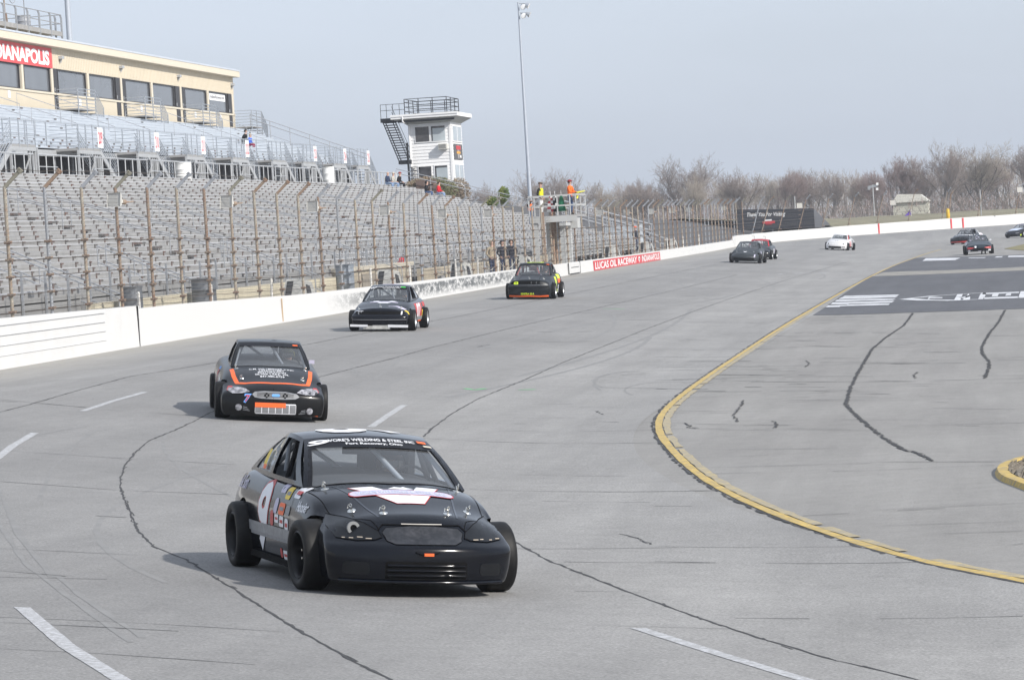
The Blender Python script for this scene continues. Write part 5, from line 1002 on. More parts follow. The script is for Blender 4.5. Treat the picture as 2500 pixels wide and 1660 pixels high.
for h in (0.6, 1.05):
    b.tube([(-46.05, ty0-0.58, 12.55+h), (-44.2, ty0-0.58, 12.55+h)], 0.025, M_blk, n=4)
    b.tube([(-45.2+0.0, ty0-0.58, 12.4+h), (-44.0, ty0-0.58, 9.2+h)], 0.022, M_blk, n=4)
for x in (-46.05, -45.6, -45.1, -44.6): b.tube([(x, ty0-0.58, 12.4), (x, ty0-0.58, 13.62)], 0.025, M_blk, n=4)
b.tube([(-44.15, ty0-0.6, 6.5), (-44.15, ty0-0.6, 10.6)], 0.09, M_blk, n=6); b.build('stair_rail', TW)
b = MB()
for j in range(8): b.box(-44.1, -43.6, ty0-0.5, ty0-0.1, 6.6+0.3*j, 6.65+0.3*j, M_blk)
b.build('lower_step', TW)
# ------------------------------------------------------------ embankment and grass beyond the fence
M_bank = mat('grey_stone_bank', (0.072, 0.071, 0.074), 0.9, var=0.12, scale=0.6, dirt=(0.10, 0.098, 0.096), dscale=0.25, damt=0.6)
M_bankg = mat('dull_bank_grass', (0.205, 0.185, 0.12), 0.95, var=0.25, scale=0.7, dirt=(0.15, 0.15, 0.09), dscale=0.5, damt=0.6)
crest = lerp_tab([(214, 6.3), (240, 6.0), (265, 5.3), (290, 3.9), (318, 2.75), (345, 2.5), (440, 2.4)])
def bank(name, s0, s1, rows, m):
    me = bpy.data.meshes.new(name); n = 60; v = []; f = []; K = len(rows)
    for i in range(n+1):
        s = s0 + (s1-s0)*i/n; c = crest(s)
        for (t, k, base) in rows:
            x, y = st(s, t); v.append((x, y, base + (c-base)*k + rnd.uniform(-.06, .06)*(k > 0)))
    for i in range(n):
        for j in range(K-1): f.append([i*K+j, i*K+j+1, (i+1)*K+j+1, (i+1)*K+j])
    me.from_pydata(v, [], f); me.materials.append(m); me.polygons.foreach_set('use_smooth', [True]*len(f)); me.update()
    if me.polygons[0].normal.z < 0: me.flip_normals()
    tag(obj(name, me), kind='structure')
bank('embankment', 199, 300, [(20.5, 0, 1.15), (22, 0.05, 1.15), (34, 0.95, 1.1), (37, 1, 1.1), (60, 0.8, 1.0), (110, 0, 0)], M_bank)
bank('grass_bank', 296, 440, [(16.9, 0, 1.75), (18, 0.2, 1.7), (24, 0.6, 1.6), (34, 1, 1.1), (60, 0.6, 1.0), (120, 0, 0)], M_bankg)

# ------------------------------------------------------------ bare trees
M_bark = mat('grey_bark', (0.13, 0.115, 0.107), 0.9, var=0.2, scale=0.5)
M_twig = mat('grey_twigs', (0.235, 0.195, 0.175), 0.9, var=0.2, scale=0.3)
M_twig2 = mat('pale_twigs', (0.35, 0.305, 0.26), 0.9, var=0.15, scale=0.3)
M_twig3 = mat('reddish_twigs', (0.24, 0.18, 0.165), 0.9, var=0.2, scale=0.3)
def tree_mesh(seed, H, spread, twm, up=0.35, ntop=4, dens=1.0):
    r = random.Random(seed); T = MB(); C = MB(); ci = C.mi(twm)
    def ribbon3(a, c, w0):
        d = (c-a); q = d.cross(Vector((r.uniform(-1,1), r.uniform(-1,1), r.uniform(-.3,.3))))
        if q.length < 1e-6: return
        q = q.normalized()*w0; q2 = d.normalized().cross(q)
        k = len(C.v); C.v += [tuple(a+q), tuple(a-q*0.5+q2*0.85), tuple(a-q*0.5-q2*0.85), tuple(c)]
        C.f += [[k,k+1,k+3],[k+1,k+2,k+3],[k+2,k,k+3]]; C.m += [ci]*3
    def grow(p, d, L, rad, lev):
        n = 4; pts = [p]; q = p.copy(); dd = d.copy()
        for i in range(n):
            dd = (dd + Vector((r.gauss(0,.16), r.gauss(0,.16), r.gauss(0.03,.10) + up*0.10))).normalized(); q = q + dd*L/n; pts.append(q.copy())
        if lev <= 2: T.tube(pts, rad, M_bark, n=5 if lev < 2 else 4, r2=rad*0.5, cap=False)
        else:
            for a, c in zip(pts[:-1], pts[1:]): ribbon3(a, c, max(rad*0.8, 0.024))
        if lev >= 5: return
        kids = {0: ntop + 2, 1: 6, 2: 6, 3: 5, 4: int(2.0*dens + r.random())}[lev]
        for j in range(kids):
            t = (0.45 if lev == 0 else 0.25) + (0.75 if lev else 0.55)*(j + r.random()*0.8)/kids; t = min(t, 1)
            i = min(int(t*n), n-1); b = pts[i].lerp(pts[i+1], t*n - i)
            ax = dd.orthogonal().normalized(); ax.rotate(Matrix.Rotation(r.random()*2*PI, 3, dd))
            sp = spread*(0.75 + 0.5*r.random()); nd = (dd*(1 - sp*0.35) + ax*sp*(0.8 if lev == 0 else 1) + Vector((0,0,up*(1.0 if lev < 2 else 0.5)))).normalized()
            grow(b, nd, L*(1.12 if lev == 0 else 0.66)*((1.0 - 0.12*t) if lev == 0 else (1.12 - 0.4*t))*r.uniform(.8, 1.15), rad*0.5*(1.1-0.3*t), lev+1)
        if 0 < lev < 4: grow(pts[-1], dd, L*0.55, rad*0.5, lev+1)
    grow(Vector((0,0,-0.5)), Vector((r.gauss(0,.03), r.gauss(0,.03), 1)).normalized(), H*0.36, H*0.018, 0)
    zz = max(v[2] for v in C.v); k = H/zz
    for mb in (T, C): mb.v = [(x*k, y*k, z*k) for x, y, z in mb.v]
    return T.mesh('trunk', 60), C.mesh('crown')
V = [tree_mesh(11, 15, 0.70, M_twig, 0.5, 4), tree_mesh(23, 15, 0.85, M_twig, 0.4, 5), tree_mesh(31, 15, 0.62, M_twig2, 0.6, 4, 1.2), tree_mesh(47, 15, 0.75, M_twig3, 0.5, 5), tree_mesh(59, 15, 0.9, M_twig2, 0.4, 4, 1.3)]
TREES = [  # X, Y, height, variant, label
 (-89.5, 640, 11.4, 1, 'leftmost grey bare tree beside the control tower'), (-84.0, 640, 12.2, 0, 'rounded bare tree just right of the control tower'), (-79.0, 650, 10.2, 3, 'low bare tree left of the light pole'),
 (-73.8, 620, 13.6, 1, 'tall bare tree right of the light pole behind the yellow jacketed flagman'), (-68.5, 610, 12.6, 0, 'bare tree behind the flag stand between the two flagmen'), (-64.5, 640, 11.6, 4, 'pale bushy bare tree right of the orange flagman'),
 (-60.5, 650, 10.9, 3, 'reddish bare tree right of the flag stand'), (-57.0, 630, 11.2, 0, 'grey bare tree left of the tall lone tree'), (-52.0, 640, 14.6, 1, 'tall lone bare tree with an open crown above the middle fence'),
 (-48.5, 620, 11.3, 2, 'pale spreading bare tree right of the tall lone tree'), (-45.0, 650, 11.2, 4, 'broad pale bare tree left of the black billboard'), (-41.5, 630, 12.0, 0, 'dense grey bare tree above the left end of the billboard'),
 (-38.2, 660, 11.6, 4, 'pale bare tree above the billboard lettering'), (-34.0, 640, 11.0, 3, 'reddish bare tree above the right end of the billboard'), (-30.5, 650, 11.2, 1, 'bare tree right of the billboard'),
 (-27.5, 640, 10.6, 0, 'bare tree above the white racing car'), (-24.0, 660, 10.4, 2, 'pale bare tree left of the far light mast'), (-20.5, 650, 10.2, 3, 'bare tree behind the far light mast'),
 (-15.3, 610, 11.9, 3, 'reddish bare tree in front of the far pale building'), (-12.6, 640, 9.8, 0, 'dark bare tree left of the big vase shaped tree'), (-8.5, 610, 14.0, 0, 'big dark vase shaped bare tree above the yellow padded post'),
 (-5.6, 650, 10.5, 1, 'low bare tree between the two big trees'), (-2.3, 620, 13.9, 4, 'big pale bare tree right of the vase shaped tree'), (1.2, 660, 10.8, 3, 'bare tree left of the tree at the picture edge'),
 (5.0, 610, 14.4, 0, 'big dark bare tree cut by the right picture edge'), (8.5, 640, 12, 2, 'pale bare tree past the right picture edge'), (-95.5, 650, 11.5, 2, 'bare tree hidden behind the control tower')]
for i, (x, y, h, v, lab) in enumerate(TREES):
    t = thing('bare_tree', lab, 'tree', (x, y, 0.6), rnd.uniform(0, 6.3), 'bare trees beyond the far turn'); k = h/15.0*1.0
    t.scale = (k*rnd.uniform(.95, 1.2), k*rnd.uniform(.95, 1.2), k)
    obj('trunk', V[v][0], t); obj('crown', V[v][1], t)
def wood():
    r = random.Random(3); b = MB(); ids = [b.mi(m) for m in (M_twig, M_twig2, M_twig3)]
    for i in range(110000):
        x = r.uniform(-135, 55); y = r.uniform(660, 780)
        hm = 7.9 + 1.3*math.sin(x*0.11) + 1.0*math.sin(x*0.37+1) + 0.8*math.sin(x*0.9+y*0.2) + (1.0 if x > -30 else 0)
        hm = max(3, hm*(1 + 0.0012*(y-660)))
        z = 0.5 + hm*(r.random()**1.15); L = r.uniform(0.5, 1.2); w0 = 0.022 + 0.02*r.random()
        d = Vector((r.gauss(0,.5), r.gauss(0,.5), 1)).normalized()*L; q = Vector((w0, r.uniform(-.02,.02), r.uniform(-.01, .01)))
        p = Vector((x, y, z)); k = len(b.v); b.v += [tuple(p-q), tuple(p+q), tuple(p+d)]; b.f.append([k, k+1, k+2])
        b.m.append(ids[0 if (math.sin(x*0.21+0.5) + r.gauss(0, .5)) < 0.2 else (1 if math.sin(x*0.13) > 0.1 else 2)])
    for i in range(420):
        x = r.uniform(-135, 55); y = r.uniform(640, 700); h = r.uniform(5, 9); b.tube([(x, y, 0), (x + r.uniform(-.4,.4), y, h)], 0.13, M_bark, n=3, r2=0.04, cap=False)
    tag(b.build('bare_woodland'), 'mass of bare grey brown woodland far behind the track', 'woodland', kind='stuff')
wood()
def brush():
    r = random.Random(8); b = MB(); ids = [b.mi(m) for m in (M_twig, M_twig3, mat('dark_brush', (0.12, 0.11, 0.10), 0.95, var=0.3))]
    for i in range(16000):
        x = r.uniform(-60, 40); y = r.uniform(560, 640); z = 0.3 + 4.0*r.random()**1.5; d = Vector((r.gauss(0,.7), r.gauss(0,.7), 1)).normalized()*r.uniform(.6, 1.4)
        q = Vector((0.05, 0.01, 0)); p = Vector((x, y, z)); k = len(b.v); b.v += [tuple(p-q), tuple(p+q), tuple(p+d)]; b.f.append([k, k+1, k+2]); b.m.append(ids[r.choice([0, 1, 2, 2])])
    tag(b.build('undergrowth'), 'dark bare undergrowth at the foot of the far trees', 'undergrowth', kind='stuff')
brush()

# ------------------------------------------------------------ things beyond the far wall
FB = thing('far_building', 'pale low building half hidden behind the far bare trees', 'building')
b = MB(); b.box(-15.4, -10.1, 575, 590, 0.3, 4.4, mat('pale_cladding', (0.48, 0.47, 0.40), 0.8, var=0.06)); b.build('wall', FB)
b = MB(); b.add([(-15.6, 574.6, 4.3), (-9.9, 574.6, 4.3), (-9.9, 591, 4.3), (-15.6, 591, 4.3), (-14.6, 574.6, 5.6), (-11.2, 574.6, 5.4), (-11.2, 591, 5.4), (-14.6, 591, 5.6)], [(0,1,5,4),(1,2,6,5),(2,3,7,6),(3,0,4,7),(4,5,6,7)], mat('pale_roof', (0.56, 0.55, 0.50), 0.7)); b.build('roof', FB)
FM = thing('light_mast', 'small far light mast with two white floodlights before the trees', 'light pole', (-14.3, 450, 1.8))
b = MB(); b.tube([(0,0,0),(0,0,4.6)], 0.07, M_galv, n=6); b.build('pole', FM)
b = MB(); b.bar((-0.6,0,4.3), (0.6,0,4.5), 0.12, 0.3, M_galv2); b.build('cross_arm', FM)
for x, z in ((0.55, 4.65), (0.5, 4.05)): b = MB(); b.box(x-0.14, x+0.14, -0.12, 0.1, z-0.14, z+0.14, M_white); b.build('floodlight', FM)
b = MB(); b.box(-0.62, -0.3, -0.1, 0.1, 4.0, 4.3, M_galv2); b.build('floodlight', FM)
YP = thing('padded_post', 'rusty bent fence post wrapped in a yellow pad beyond the wall', 'post', (-4.95, 392, 1.9))
b = MB(); b.tube([(0,0,0), (0.25,0,1.2), (0.45,0,2.55), (0.75,0,2.95)], 0.07, M_rust, n=6); b.build('post', YP)
b = MB(); b.lathe([(0,0.05),(0.17,0.06),(0.19,0.3),(0.19,1.0),(0.12,1.15),(0,1.16)], (0.05,0,0), mat('yellow_pad', (0.72, 0.45, 0.02), 0.6), n=12); b.build('yellow_pad', YP, 60)
PF = thing('purple_flag', 'small purple pennant on a thin stick beyond the far wall', 'flag', (-8.85, 400, 2.0))
b = MB(); b.tube([(0,0,0),(0,0,1.45)], 0.02, M_white, n=5); b.build('stick', PF)
b = MB(); b.add([(-0.01,0,1.3),(-0.02,0,0.62),(-0.75,0.05,0.5),(-0.35,0.12,0.85),(-0.01,0.012,1.3),(-0.02,0.012,0.62),(-0.75,0.062,0.5),(-0.35,0.132,0.85)], [(0,1,2,3),(7,6,5,4)], mat('purple_cloth', (0.12, 0.05, 0.42), 0.8)); b.build('pennant', PF)
for (x, z0, z1, lab) in ((-20.75, 1.7, 5.3, 'thin white pole behind the right end of the billboard'), (-1.5, 2.1, 4.8, 'thin grey pole right of the yellow padded post')):
    b = MB(); b.tube([(x, 395, z0), (x, 395, z1)], 0.06, M_galv, n=6); tag(b.build('utility_pole'), lab, 'pole')
for (x, z, lab) in ((-10.4, 4.0, 'far horn speaker on a fence post left of the big bare tree'), (2.6, 4.55, 'far horn speaker on a fence post at the right picture edge'), (-20.0, 4.3, 'far horn speaker above the right end of the billboard')):
    o = copy_thing(h0, (x, 390, z), R(15), lab); o.scale = (0.75, 0.75, 0.75); o['group'] = 'horn speakers on the fence'
BB = thing('billboard', 'black billboard thanking visitors in white script behind the far fence', 'billboard')
M_bbk = mat('billboard_black', (0.022, 0.024, 0.032), 0.6, var=0.1)
b = MB(); b.add([(-25.0,365,2.2),(-17.4,365,2.0),(-17.4,365,3.86),(-25.0,365,4.2),(-25.0,365.5,2.2),(-17.4,365.5,2.0),(-17.4,365.5,3.86),(-25.0,365.5,4.2)],
    [(0,1,2,3),(7,6,5,4),(3,2,6,7),(0,4,5,1),(1,5,6,2),(0,3,7,4)], M_bbk); b.build('face_panel', BB)
b = MB(); b.add([(-17.39,365,2.0),(-15.9,368,2.0),(-16.1,368,2.1),(-17.39,365,3.84),(-17.39,365.4,2.0),(-15.9,368.4,2.0),(-16.1,368.4,2.1),(-17.39,365.4,3.84)], [(0,1,2,3),(7,6,5,4),(3,2,6,7),(0,4,5,1)], mat('billboard_side', (0.10, 0.105, 0.12), 0.7)); b.build('side_panel', BB)
me = fit_text('Thank You For Visiting', 3.7, 0.50, shear=0.35, bold=0.012); place_text(me, (-22.0, 364.97, 3.52), Vector((1,0,-0.03)), (0,0,1), M_white, 'lettering', BB)
b = MB(); b.box(-22.4, -21.2, 364.95, 364.985, 2.68, 2.92, M_red); b.box(-22.15, -21.5, 364.95, 364.985, 2.93, 3.06, M_white); b.box(-22.1, -21.5, 364.95, 364.985, 2.55, 2.67, mat('dark_red_paint', (0.3, 0.02, 0.03))); b.build('emblem', BB)
b = MB()
for x in (-24.5, -21.5, -18.0): b.bar((x, 365.7, 0.8), (x, 365.7, 4.0), 0.14, 0.14, M_galv2)
b.build('support_post', BB)
# equipment cabinet and trailer behind the fence by the embankment
TR = thing('site_trailer', 'pale blue white trailer parked behind the fence below the grey bank', 'trailer')
b = MB(); b.box(-30.6, -27.9, 296, 299, 1.9, 3.35, mat('trailer_panel', (0.40, 0.44, 0.48), 0.5)); b.build('body', TR)
b = MB(); b.box(-30.8, -27.3, 295.5, 299.5, 1.62, 1.88, mat('trailer_skirt', (0.62, 0.60, 0.52), 0.6)); b.build('chassis', TR)
for y in (295.4,):
    b = MB(); b.lathe([(0.0,-0.1),(0.33,-0.1),(0.35,0),(0.33,0.1),(0.0,0.1)], (-28.6, y, 1.5), M_black, n=14, axis='Y'); b.build('wheel', TR, 40)
# hedge beneath the tower and small evergreens
def leafy(name, lab, cat, c, r3, cols, n, seed, leaf=0.10):
    t = thing(name, lab, cat, c); r = random.Random(seed); b = MB()
    ms = [mat('%s_leaf_%d' % (name, i), k, 0.8, var=0.2) for i, k in enumerate(cols)]; ids = [b.mi(m) for m in ms]
    for i in range(n):
        u = Vector((r.gauss(0,1), r.gauss(0,1), r.gauss(0,1))).normalized()*(r.random()**0.4); p = Vector((u.x*r3[0], u.y*r3[1], r3[2]*(u.z+0.9)))
        q = Vector((r.uniform(-1,1), r.uniform(-1,1), r.uniform(-.5,1))).normalized()*leaf; w = q.orthogonal().normalized()*leaf*0.5; k = len(b.v)
        b.v += [tuple(p-w), tuple(p+w), tuple(p+q*1.5)]; b.f.append([k,k+1,k+2]); b.m.append(ids[(0 if p.x < r3[0]*0.15 else 1) if len(ids) > 1 and r.random() < 0.8 else r.randrange(len(ids))])
    b.build('crown', t)
    b = MB(); b.tube([(0,0,-0.3),(0,0,r3[2])], 0.05, M_bark, n=5); b.build('stem', t)
leafy('hedge', 'brown and green clipped hedge in front of the control tower', 'hedge', (-39.6, 263.8, 5.6), (2.1, 1.2, 1.05), [(0.20, 0.15, 0.10), (0.13, 0.135, 0.065), (0.23, 0.18, 0.125)], 7000, 5)
leafy('twiggy_shrub', 'brown leafless shrub at the right corner of the control tower', 'shrub', (-37.6, 265.0, 5.3), (0.85, 0.8, 1.1), [(0.27, 0.22, 0.165), (0.2, 0.16, 0.12)], 1800, 6)
leafy('evergreen_shrub', 'small yellow green conifer right of the control tower', 'shrub', (-36.4, 280, 5.4), (0.42, 0.42, 0.72), [(0.16, 0.19, 0.035), (0.08, 0.12, 0.03)], 1800, 7)
leafy('evergreen_shrub', 'dark green low shrub left of the yellow green conifer', 'shrub', (-37.2, 279, 5.3), (0.45, 0.4, 0.38), [(0.06, 0.09, 0.03), (0.1, 0.12, 0.04)], 1100, 9)
b = MB(); b.box(-40.3, -38.9, 262.6, 263.0, 5.0, 7.35, mat('brown_planter', (0.14, 0.10, 0.085), 0.9)); tag(b.build('planter_wall'), 'dark brown planter wall at the foot of the control tower', 'wall')
b = MB(); b.box(-60, -38.6, 263.2, 300, 1.0, 5.4, M_bankg); tag(b.build('tower_mound'), kind='structure')
# ------------------------------------------------------------ racing cars
M_tyre = mat('tyre_rubber', (0.008, 0.008, 0.0085), 0.55, var=0.25, scale=9, dirt=(0.022, 0.021, 0.020), dscale=4, damt=0.6, spec=0.22)
M_rimb = mat('black_rim', (0.006, 0.006, 0.007), 0.4, spec=0.3)
M_rims = mat('silver_rim', (0.55, 0.56, 0.57), 0.35, metal=0.8)
M_blkint = mat('interior_black', (0.010, 0.010, 0.011), 0.8, var=0.2, spec=0.15)
M_cage = mat('cage_grey', (0.22, 0.23, 0.25), 0.5)
M_chrome = mat('chrome_pin', (0.75, 0.74, 0.70), 0.2, metal=1.0)
M_cabin = mat('cabin_grey', (0.045, 0.047, 0.052), 0.9, var=0.3, scale=3)
M_under = mat('underside_black', (0.006, 0.006, 0.0065), 0.85, spec=0.08)
M_glass = glass_mat('windscreen_glass', (0.82, 0.85, 0.87), (0.85, 0.9, 0.95), 0.05, haze=0.08)
M_glass_side = glass_mat('side_glass', (0.75, 0.78, 0.80), (0.9, 0.95, 1.0), 0.08, haze=0.2)
M_dwhite = mat('white_vinyl', (0.72, 0.73, 0.76), 0.45, var=0.03)
M_dred = mat('red_vinyl', (0.45, 0.04, 0.04), 0.45, var=0.05)
M_dorange = mat('orange_vinyl', (0.80, 0.13, 0.025), 0.5, var=0.05)
M_dneon = mat('neon_yellow_vinyl', (0.62, 0.80, 0.03), 0.5, var=0.04)
M_dblue = mat('blue_vinyl', (0.10, 0.30, 0.68), 0.45)
M_dyel = mat('yellow_vinyl', (0.75, 0.55, 0.05), 0.5)
M_dgrey = mat('grey_vinyl', (0.20, 0.205, 0.215), 0.5, var=0.15, scale=14)
M_dgreen = mat('green_vinyl', (0.06, 0.55, 0.08), 0.5)
M_dlav = mat('lavender_vinyl', (0.46, 0.44, 0.56), 0.5, var=0.06)
M_gap = mat('panel_gap', (0.003, 0.003, 0.0035), 0.8, var=0, spec=0.1)
M_sun = mat('black_sunstrip', (0.006, 0.006, 0.008), 0.4, var=0, spec=0.2)

def smooth01(x): x = min(max(x, 0), 1); return x*x*(3-2*x)
def interp(T, x):
    if x <= T[0][0]: return T[0][1]
    for (a, va), (c, vc) in zip(T[:-1], T[1:]):
        if x <= c: return va + (vc-va)*(x-a)/(c-a)
    return T[-1][1]
class Car:
    def __init__(s, name, label, paint, spec, roofpaint=None):
        s.S = spec; s.root = thing(name, label, 'race car', group='race cars on the track'); s.paint = paint; s.roofp = roofpaint or paint
        s.bv = None; s.v = []; s.f = []
        s.body(); s.greenhouse(); s.bvh = BVHTree.FromPolygons(s.v, s.f)
    def collect(s, me):
        k = len(s.v); s.v += [v.co.copy() for v in me.vertices]; s.f += [[k+i for i in p.vertices] for p in me.polygons]
    def body(s):
        S = s.S; yf, yr, hw = S['yf'], S['yr'], S['hw']
        us = [-1, -0.9, -0.6, -0.2, 0.2, 0.6, 0.9, 1]; vs = S.get('vs', [0, 0.07, 0.3, 0.55, 0.78, 0.93, 1])
        ss = [0, 0.03, 0.09, 0.16, 0.25, 0.34, 0.43, 0.52, 0.61, 0.70, 0.78, 0.85, 0.91, 0.955, 0.985, 1]
        def P(u, v, t):
            y0 = yr + (yf-yr)*t; zb = interp(S['bot'], y0); zt = interp(S['top'], y0)
            crown = S.get('crown', 0.035)*(1-u*u)
            z = zb + (zt - zb)*v + (crown*v**4) - (S.get('shoulder', 0.05)*(abs(u)**6)*v**6)
            pl = interp(S['plan'], y0)
            x = u*hw*pl*interp(S['side'], v)
            wf = smooth01((t-0.72)/0.28); wr = smooth01((0.2-t)/0.2)
            y = y0 - wf*(S['fr']*abs(u)**S.get('fe', 2.6) + interp(S['fp'], v)) + wr*(S['rr']*abs(u)**2.6 + interp(S['rp'], v))
            return (x, y, z)
        idx = {}; V = []; F = []
        def vi(i, j, k):
            if (i, j, k) not in idx: idx[(i,j,k)] = len(V); V.append(P(us[i], vs[j], ss[k]))
            return idx[(i,j,k)]
        nu, nv, ns = len(us)-1, len(vs)-1, len(ss)-1
        for k in range(ns):
            for i in range(nu): F.append((vi(i,nv,k), vi(i+1,nv,k), vi(i+1,nv,k+1), vi(i,nv,k+1))); F.append((vi(i,0,k), vi(i,0,k+1), vi(i+1,0,k+1), vi(i+1,0,k)))
            for j in range(nv): F.append((vi(0,j,k), vi(0,j+1,k), vi(0,j+1,k+1), vi(0,j,k+1))); F.append((vi(nu,j,k), vi(nu,j,k+1), vi(nu,j+1,k+1), vi(nu,j+1,k)))
        for i in range(nu):
            for j in range(nv): F.append((vi(i,j,0), vi(i+1,j,0), vi(i+1,j+1,0), vi(i,j+1,0))); F.append((vi(i,j,ns), vi(i,j+1,ns), vi(i+1,j+1,ns), vi(i+1,j,ns)))
        me = bpy.data.meshes.new('body'); me.from_pydata(V, [], F); me.materials.append(s.paint)
        o = bpy.data.objects.new('body', me); COL.objects.link(o)
        bm = bmesh.new(); bm.from_mesh(me); bmesh.ops.recalc_face_normals(bm, faces=bm.faces); bm.to_mesh(me); bm.free()
        sb = o.modifiers.new('s', 'SUBSURF'); sb.levels = sb.render_levels = S.get('sub', 2)
        cb = MB()
        for ax in (S['ya'], S['yb']):
            for sg in (-1, 1):
                x0, x1 = sorted((sg*(hw-0.36), sg*(hw+0.4))); r = S['rw'] + S.get('arch', 0.055)
                cb.lathe([(r, x0), (r, x1)], (0, ax, S['rw'] + S.get('archz', 0.02)), M_under, n=28, axis='X', cap=True)
        co = cb.build('cutter'); bm = bmesh.new(); bm.from_mesh(co.data); bmesh.ops.recalc_face_normals(bm, faces=bm.faces); bm.to_mesh(co.data); bm.free()
        bo = o.modifiers.new('b', 'BOOLEAN'); bo.operation = 'DIFFERENCE'; bo.object = co; bo.solver = 'EXACT'; bo.material_mode = 'TRANSFER'
        m2 = eval_mesh(o, 'body'); bpy.data.objects.remove(o); bpy.data.objects.remove(co)
        m2.polygons.foreach_set('use_smooth', [True]*len(m2.polygons)); m2.set_sharp_from_angle(angle=R(40)); m2.update()
        s.bodyo = obj('body', m2, s.root); s.collect(m2)
        s.bvh = BVHTree.FromPolygons(s.v, s.f); G = S['gh']; A0, C0 = G['A0'], G['C0']
        s.poly('top', (0,0,0), [(-A0[0]*0.96, -A0[1]-0.05), (0, -A0[1]-G.get('fb', .18)*0.9), (A0[0]*0.96, -A0[1]-0.05), ((A0[0]+C0[0])/2*0.97, -(A0[1]+C0[1])/2), (C0[0]*0.93, -C0[1]-0.02), (-C0[0]*0.93, -C0[1]-0.02), (-(A0[0]+C0[0])/2*0.97, -(A0[1]+C0[1])/2)], M_cabin, 'cabin_floor', off=0.006, cell=0.12)
    # greenhouse surfaces -----------------------------------------------------
    def gp(s, face, a, b):
        G = s.S['gh']; A0, A1, C1, C0 = G['A0'], G['A1'], G['C1'], G['C0']; cr = G.get('cr', 0.035); ar = G.get('arch', 0.05)
        fb, ft, rb, rt = G.get('fb', .18), G.get('ft', .10), G.get('rb', .12), G.get('rt', .06)
        def L(p, q, t): return p + (q-p)*t
        k = 1-a*a
        if face == 'ws':
            p = Vector((a*A0[0], A0[1]+fb*k, A0[2]+G.get('fz', 0.0)*k)); q = Vector((a*A1[0], A1[1]+ft*k, A1[2]+cr*k)); w = 4*b*(1-b)
            return p.lerp(q, b) + Vector((0, 0.35, 0.7))*G.get('wb', 0.03)*w
        if face == 'rw':
            p = Vector((a*C0[0], C0[1]-rb*k, C0[2])); q = Vector((a*C1[0], C1[1]-rt*k, C1[2]+cr*k)); w = 4*b*(1-b)
            return p.lerp(q, b) + Vector((0, -0.35, 0.7))*G.get('rwb', 0.03)*w
        if face == 'roof':       # b from front to back
            f = s.gp('ws', a, 1); r = s.gp('rw', a, 1); w = 4*b*(1-b); p = f.lerp(r, b)
            p.z += ar*w; p.x += a*G.get('tb', 0.02)*w; return p
        sg = 1 if face == 'sr' else -1      # side: a from front (0) to rear (1)
        w = 4*a*(1-a)
        p = Vector((sg*(L(A0[0], C0[0], a) + G.get('sbx', 0.05)*w), L(A0[1], C0[1], a), L(A0[2], C0[2], a) + G.get('sbz', 0.0)*w))
        q = Vector((sg*(L(A1[0], C1[0], a) + G.get('tb', 0.02)*w), L(A1[1], C1[1], a), L(A1[2], C1[2], a) + ar*w))
        return p.lerp(q, b) + Vector((sg*G.get('sb', 0.025)*4*b*(1-b), 0, 0))
    def patch(s, mb, face, A, B, m, hole=None, off=0.0):
        K = len(mb.v); na, nb = len(A), len(B)
        for a in A:
            for b in B:
                p = s.gp(face, a, b)
                if off:
                    e = 0.01; n = (s.gp(face, a+e, b)-s.gp(face, a-e, b)).cross(s.gp(face, a, b+e)-s.gp(face, a, b-e)).normalized()
                    c = Vector((0, (s.S['gh']['A1'][1]+s.S['gh']['C1'][1])/2, 0.9))
                    if n.dot(p - c) < 0: n = -n
                    p = p + n*off
                mb.v.append(tuple(p))
        i_m = mb.mi(m)
        for i in range(na-1):
            for j in range(nb-1):
                if hole and hole((A[i]+A[i+1])/2, (B[j]+B[j+1])/2): continue
                mb.f.append([K+i*nb+j, K+(i+1)*nb+j, K+(i+1)*nb+j+1, K+i*nb+j+1]); mb.m.append(i_m)
    def greenhouse(s):
        G = s.S['gh']; fw = G.get('fw', 0.055)
        def lin(a, b, n): return [a + (b-a)*i/n for i in range(n+1)]
        wsA = [-1] + lin(-0.93, 0.93, 12) + [1]; wsB = [0, 0.03] + lin(0.03, 0.95, 6)[1:] + [1]
        mb = MB()
        s.patch(mb, 'ws', wsA, wsB, s.paint, lambda a, b: abs(a) < 0.93 and 0.03 < b < 0.95)
        s.patch(mb, 'rw', wsA, wsB, s.paint, lambda a, b: abs(a) < G.get('rwa', 0.9) and 0.06 < b < 0.94 and not G.get('norw'))
        s.patch(mb, 'roof', lin(-1, 1, 12), lin(0, 1, 10), s.roofp)
        wins = G.get('wins', [(0.07, 0.55), (0.60, 0.94)]); e = sorted(set([0, 1] + [x for w_ in wins for x in w_])); SA = []
        for i in range(len(e)-1):
            n = max(1, int((e[i+1]-e[i])/0.06)); SA += [e[i] + (e[i+1]-e[i])*j/n for j in range(n)]
        SA.append(1); SB = [0, G.get('wlo', 0.06), 0.3, 0.6, G.get('whi', 0.90), 1]
        for face in ('sr', 'sl'):
            s.patch(mb, face, SA, SB, s.paint, lambda a, b: any(w_[0] < a < w_[1] for w_ in wins) and SB[1] < b < SB[4])
        o = mb.build('roof'); bm = bmesh.new(); bm.from_mesh(o.data); bmesh.ops.remove_doubles(bm, verts=bm.verts, dist=0.0015); bmesh.ops.recalc_face_normals(bm, faces=bm.faces)
        c = sum((f.normal.z for f in bm.faces if f.normal.z**2 > .5), 0)
        if c < 0: bmesh.ops.reverse_faces(bm, faces=bm.faces)
        bm.to_mesh(o.data); bm.free()
        md = o.modifiers.new('t', 'SOLIDIFY'); md.thickness = 0.028; md.offset = -1
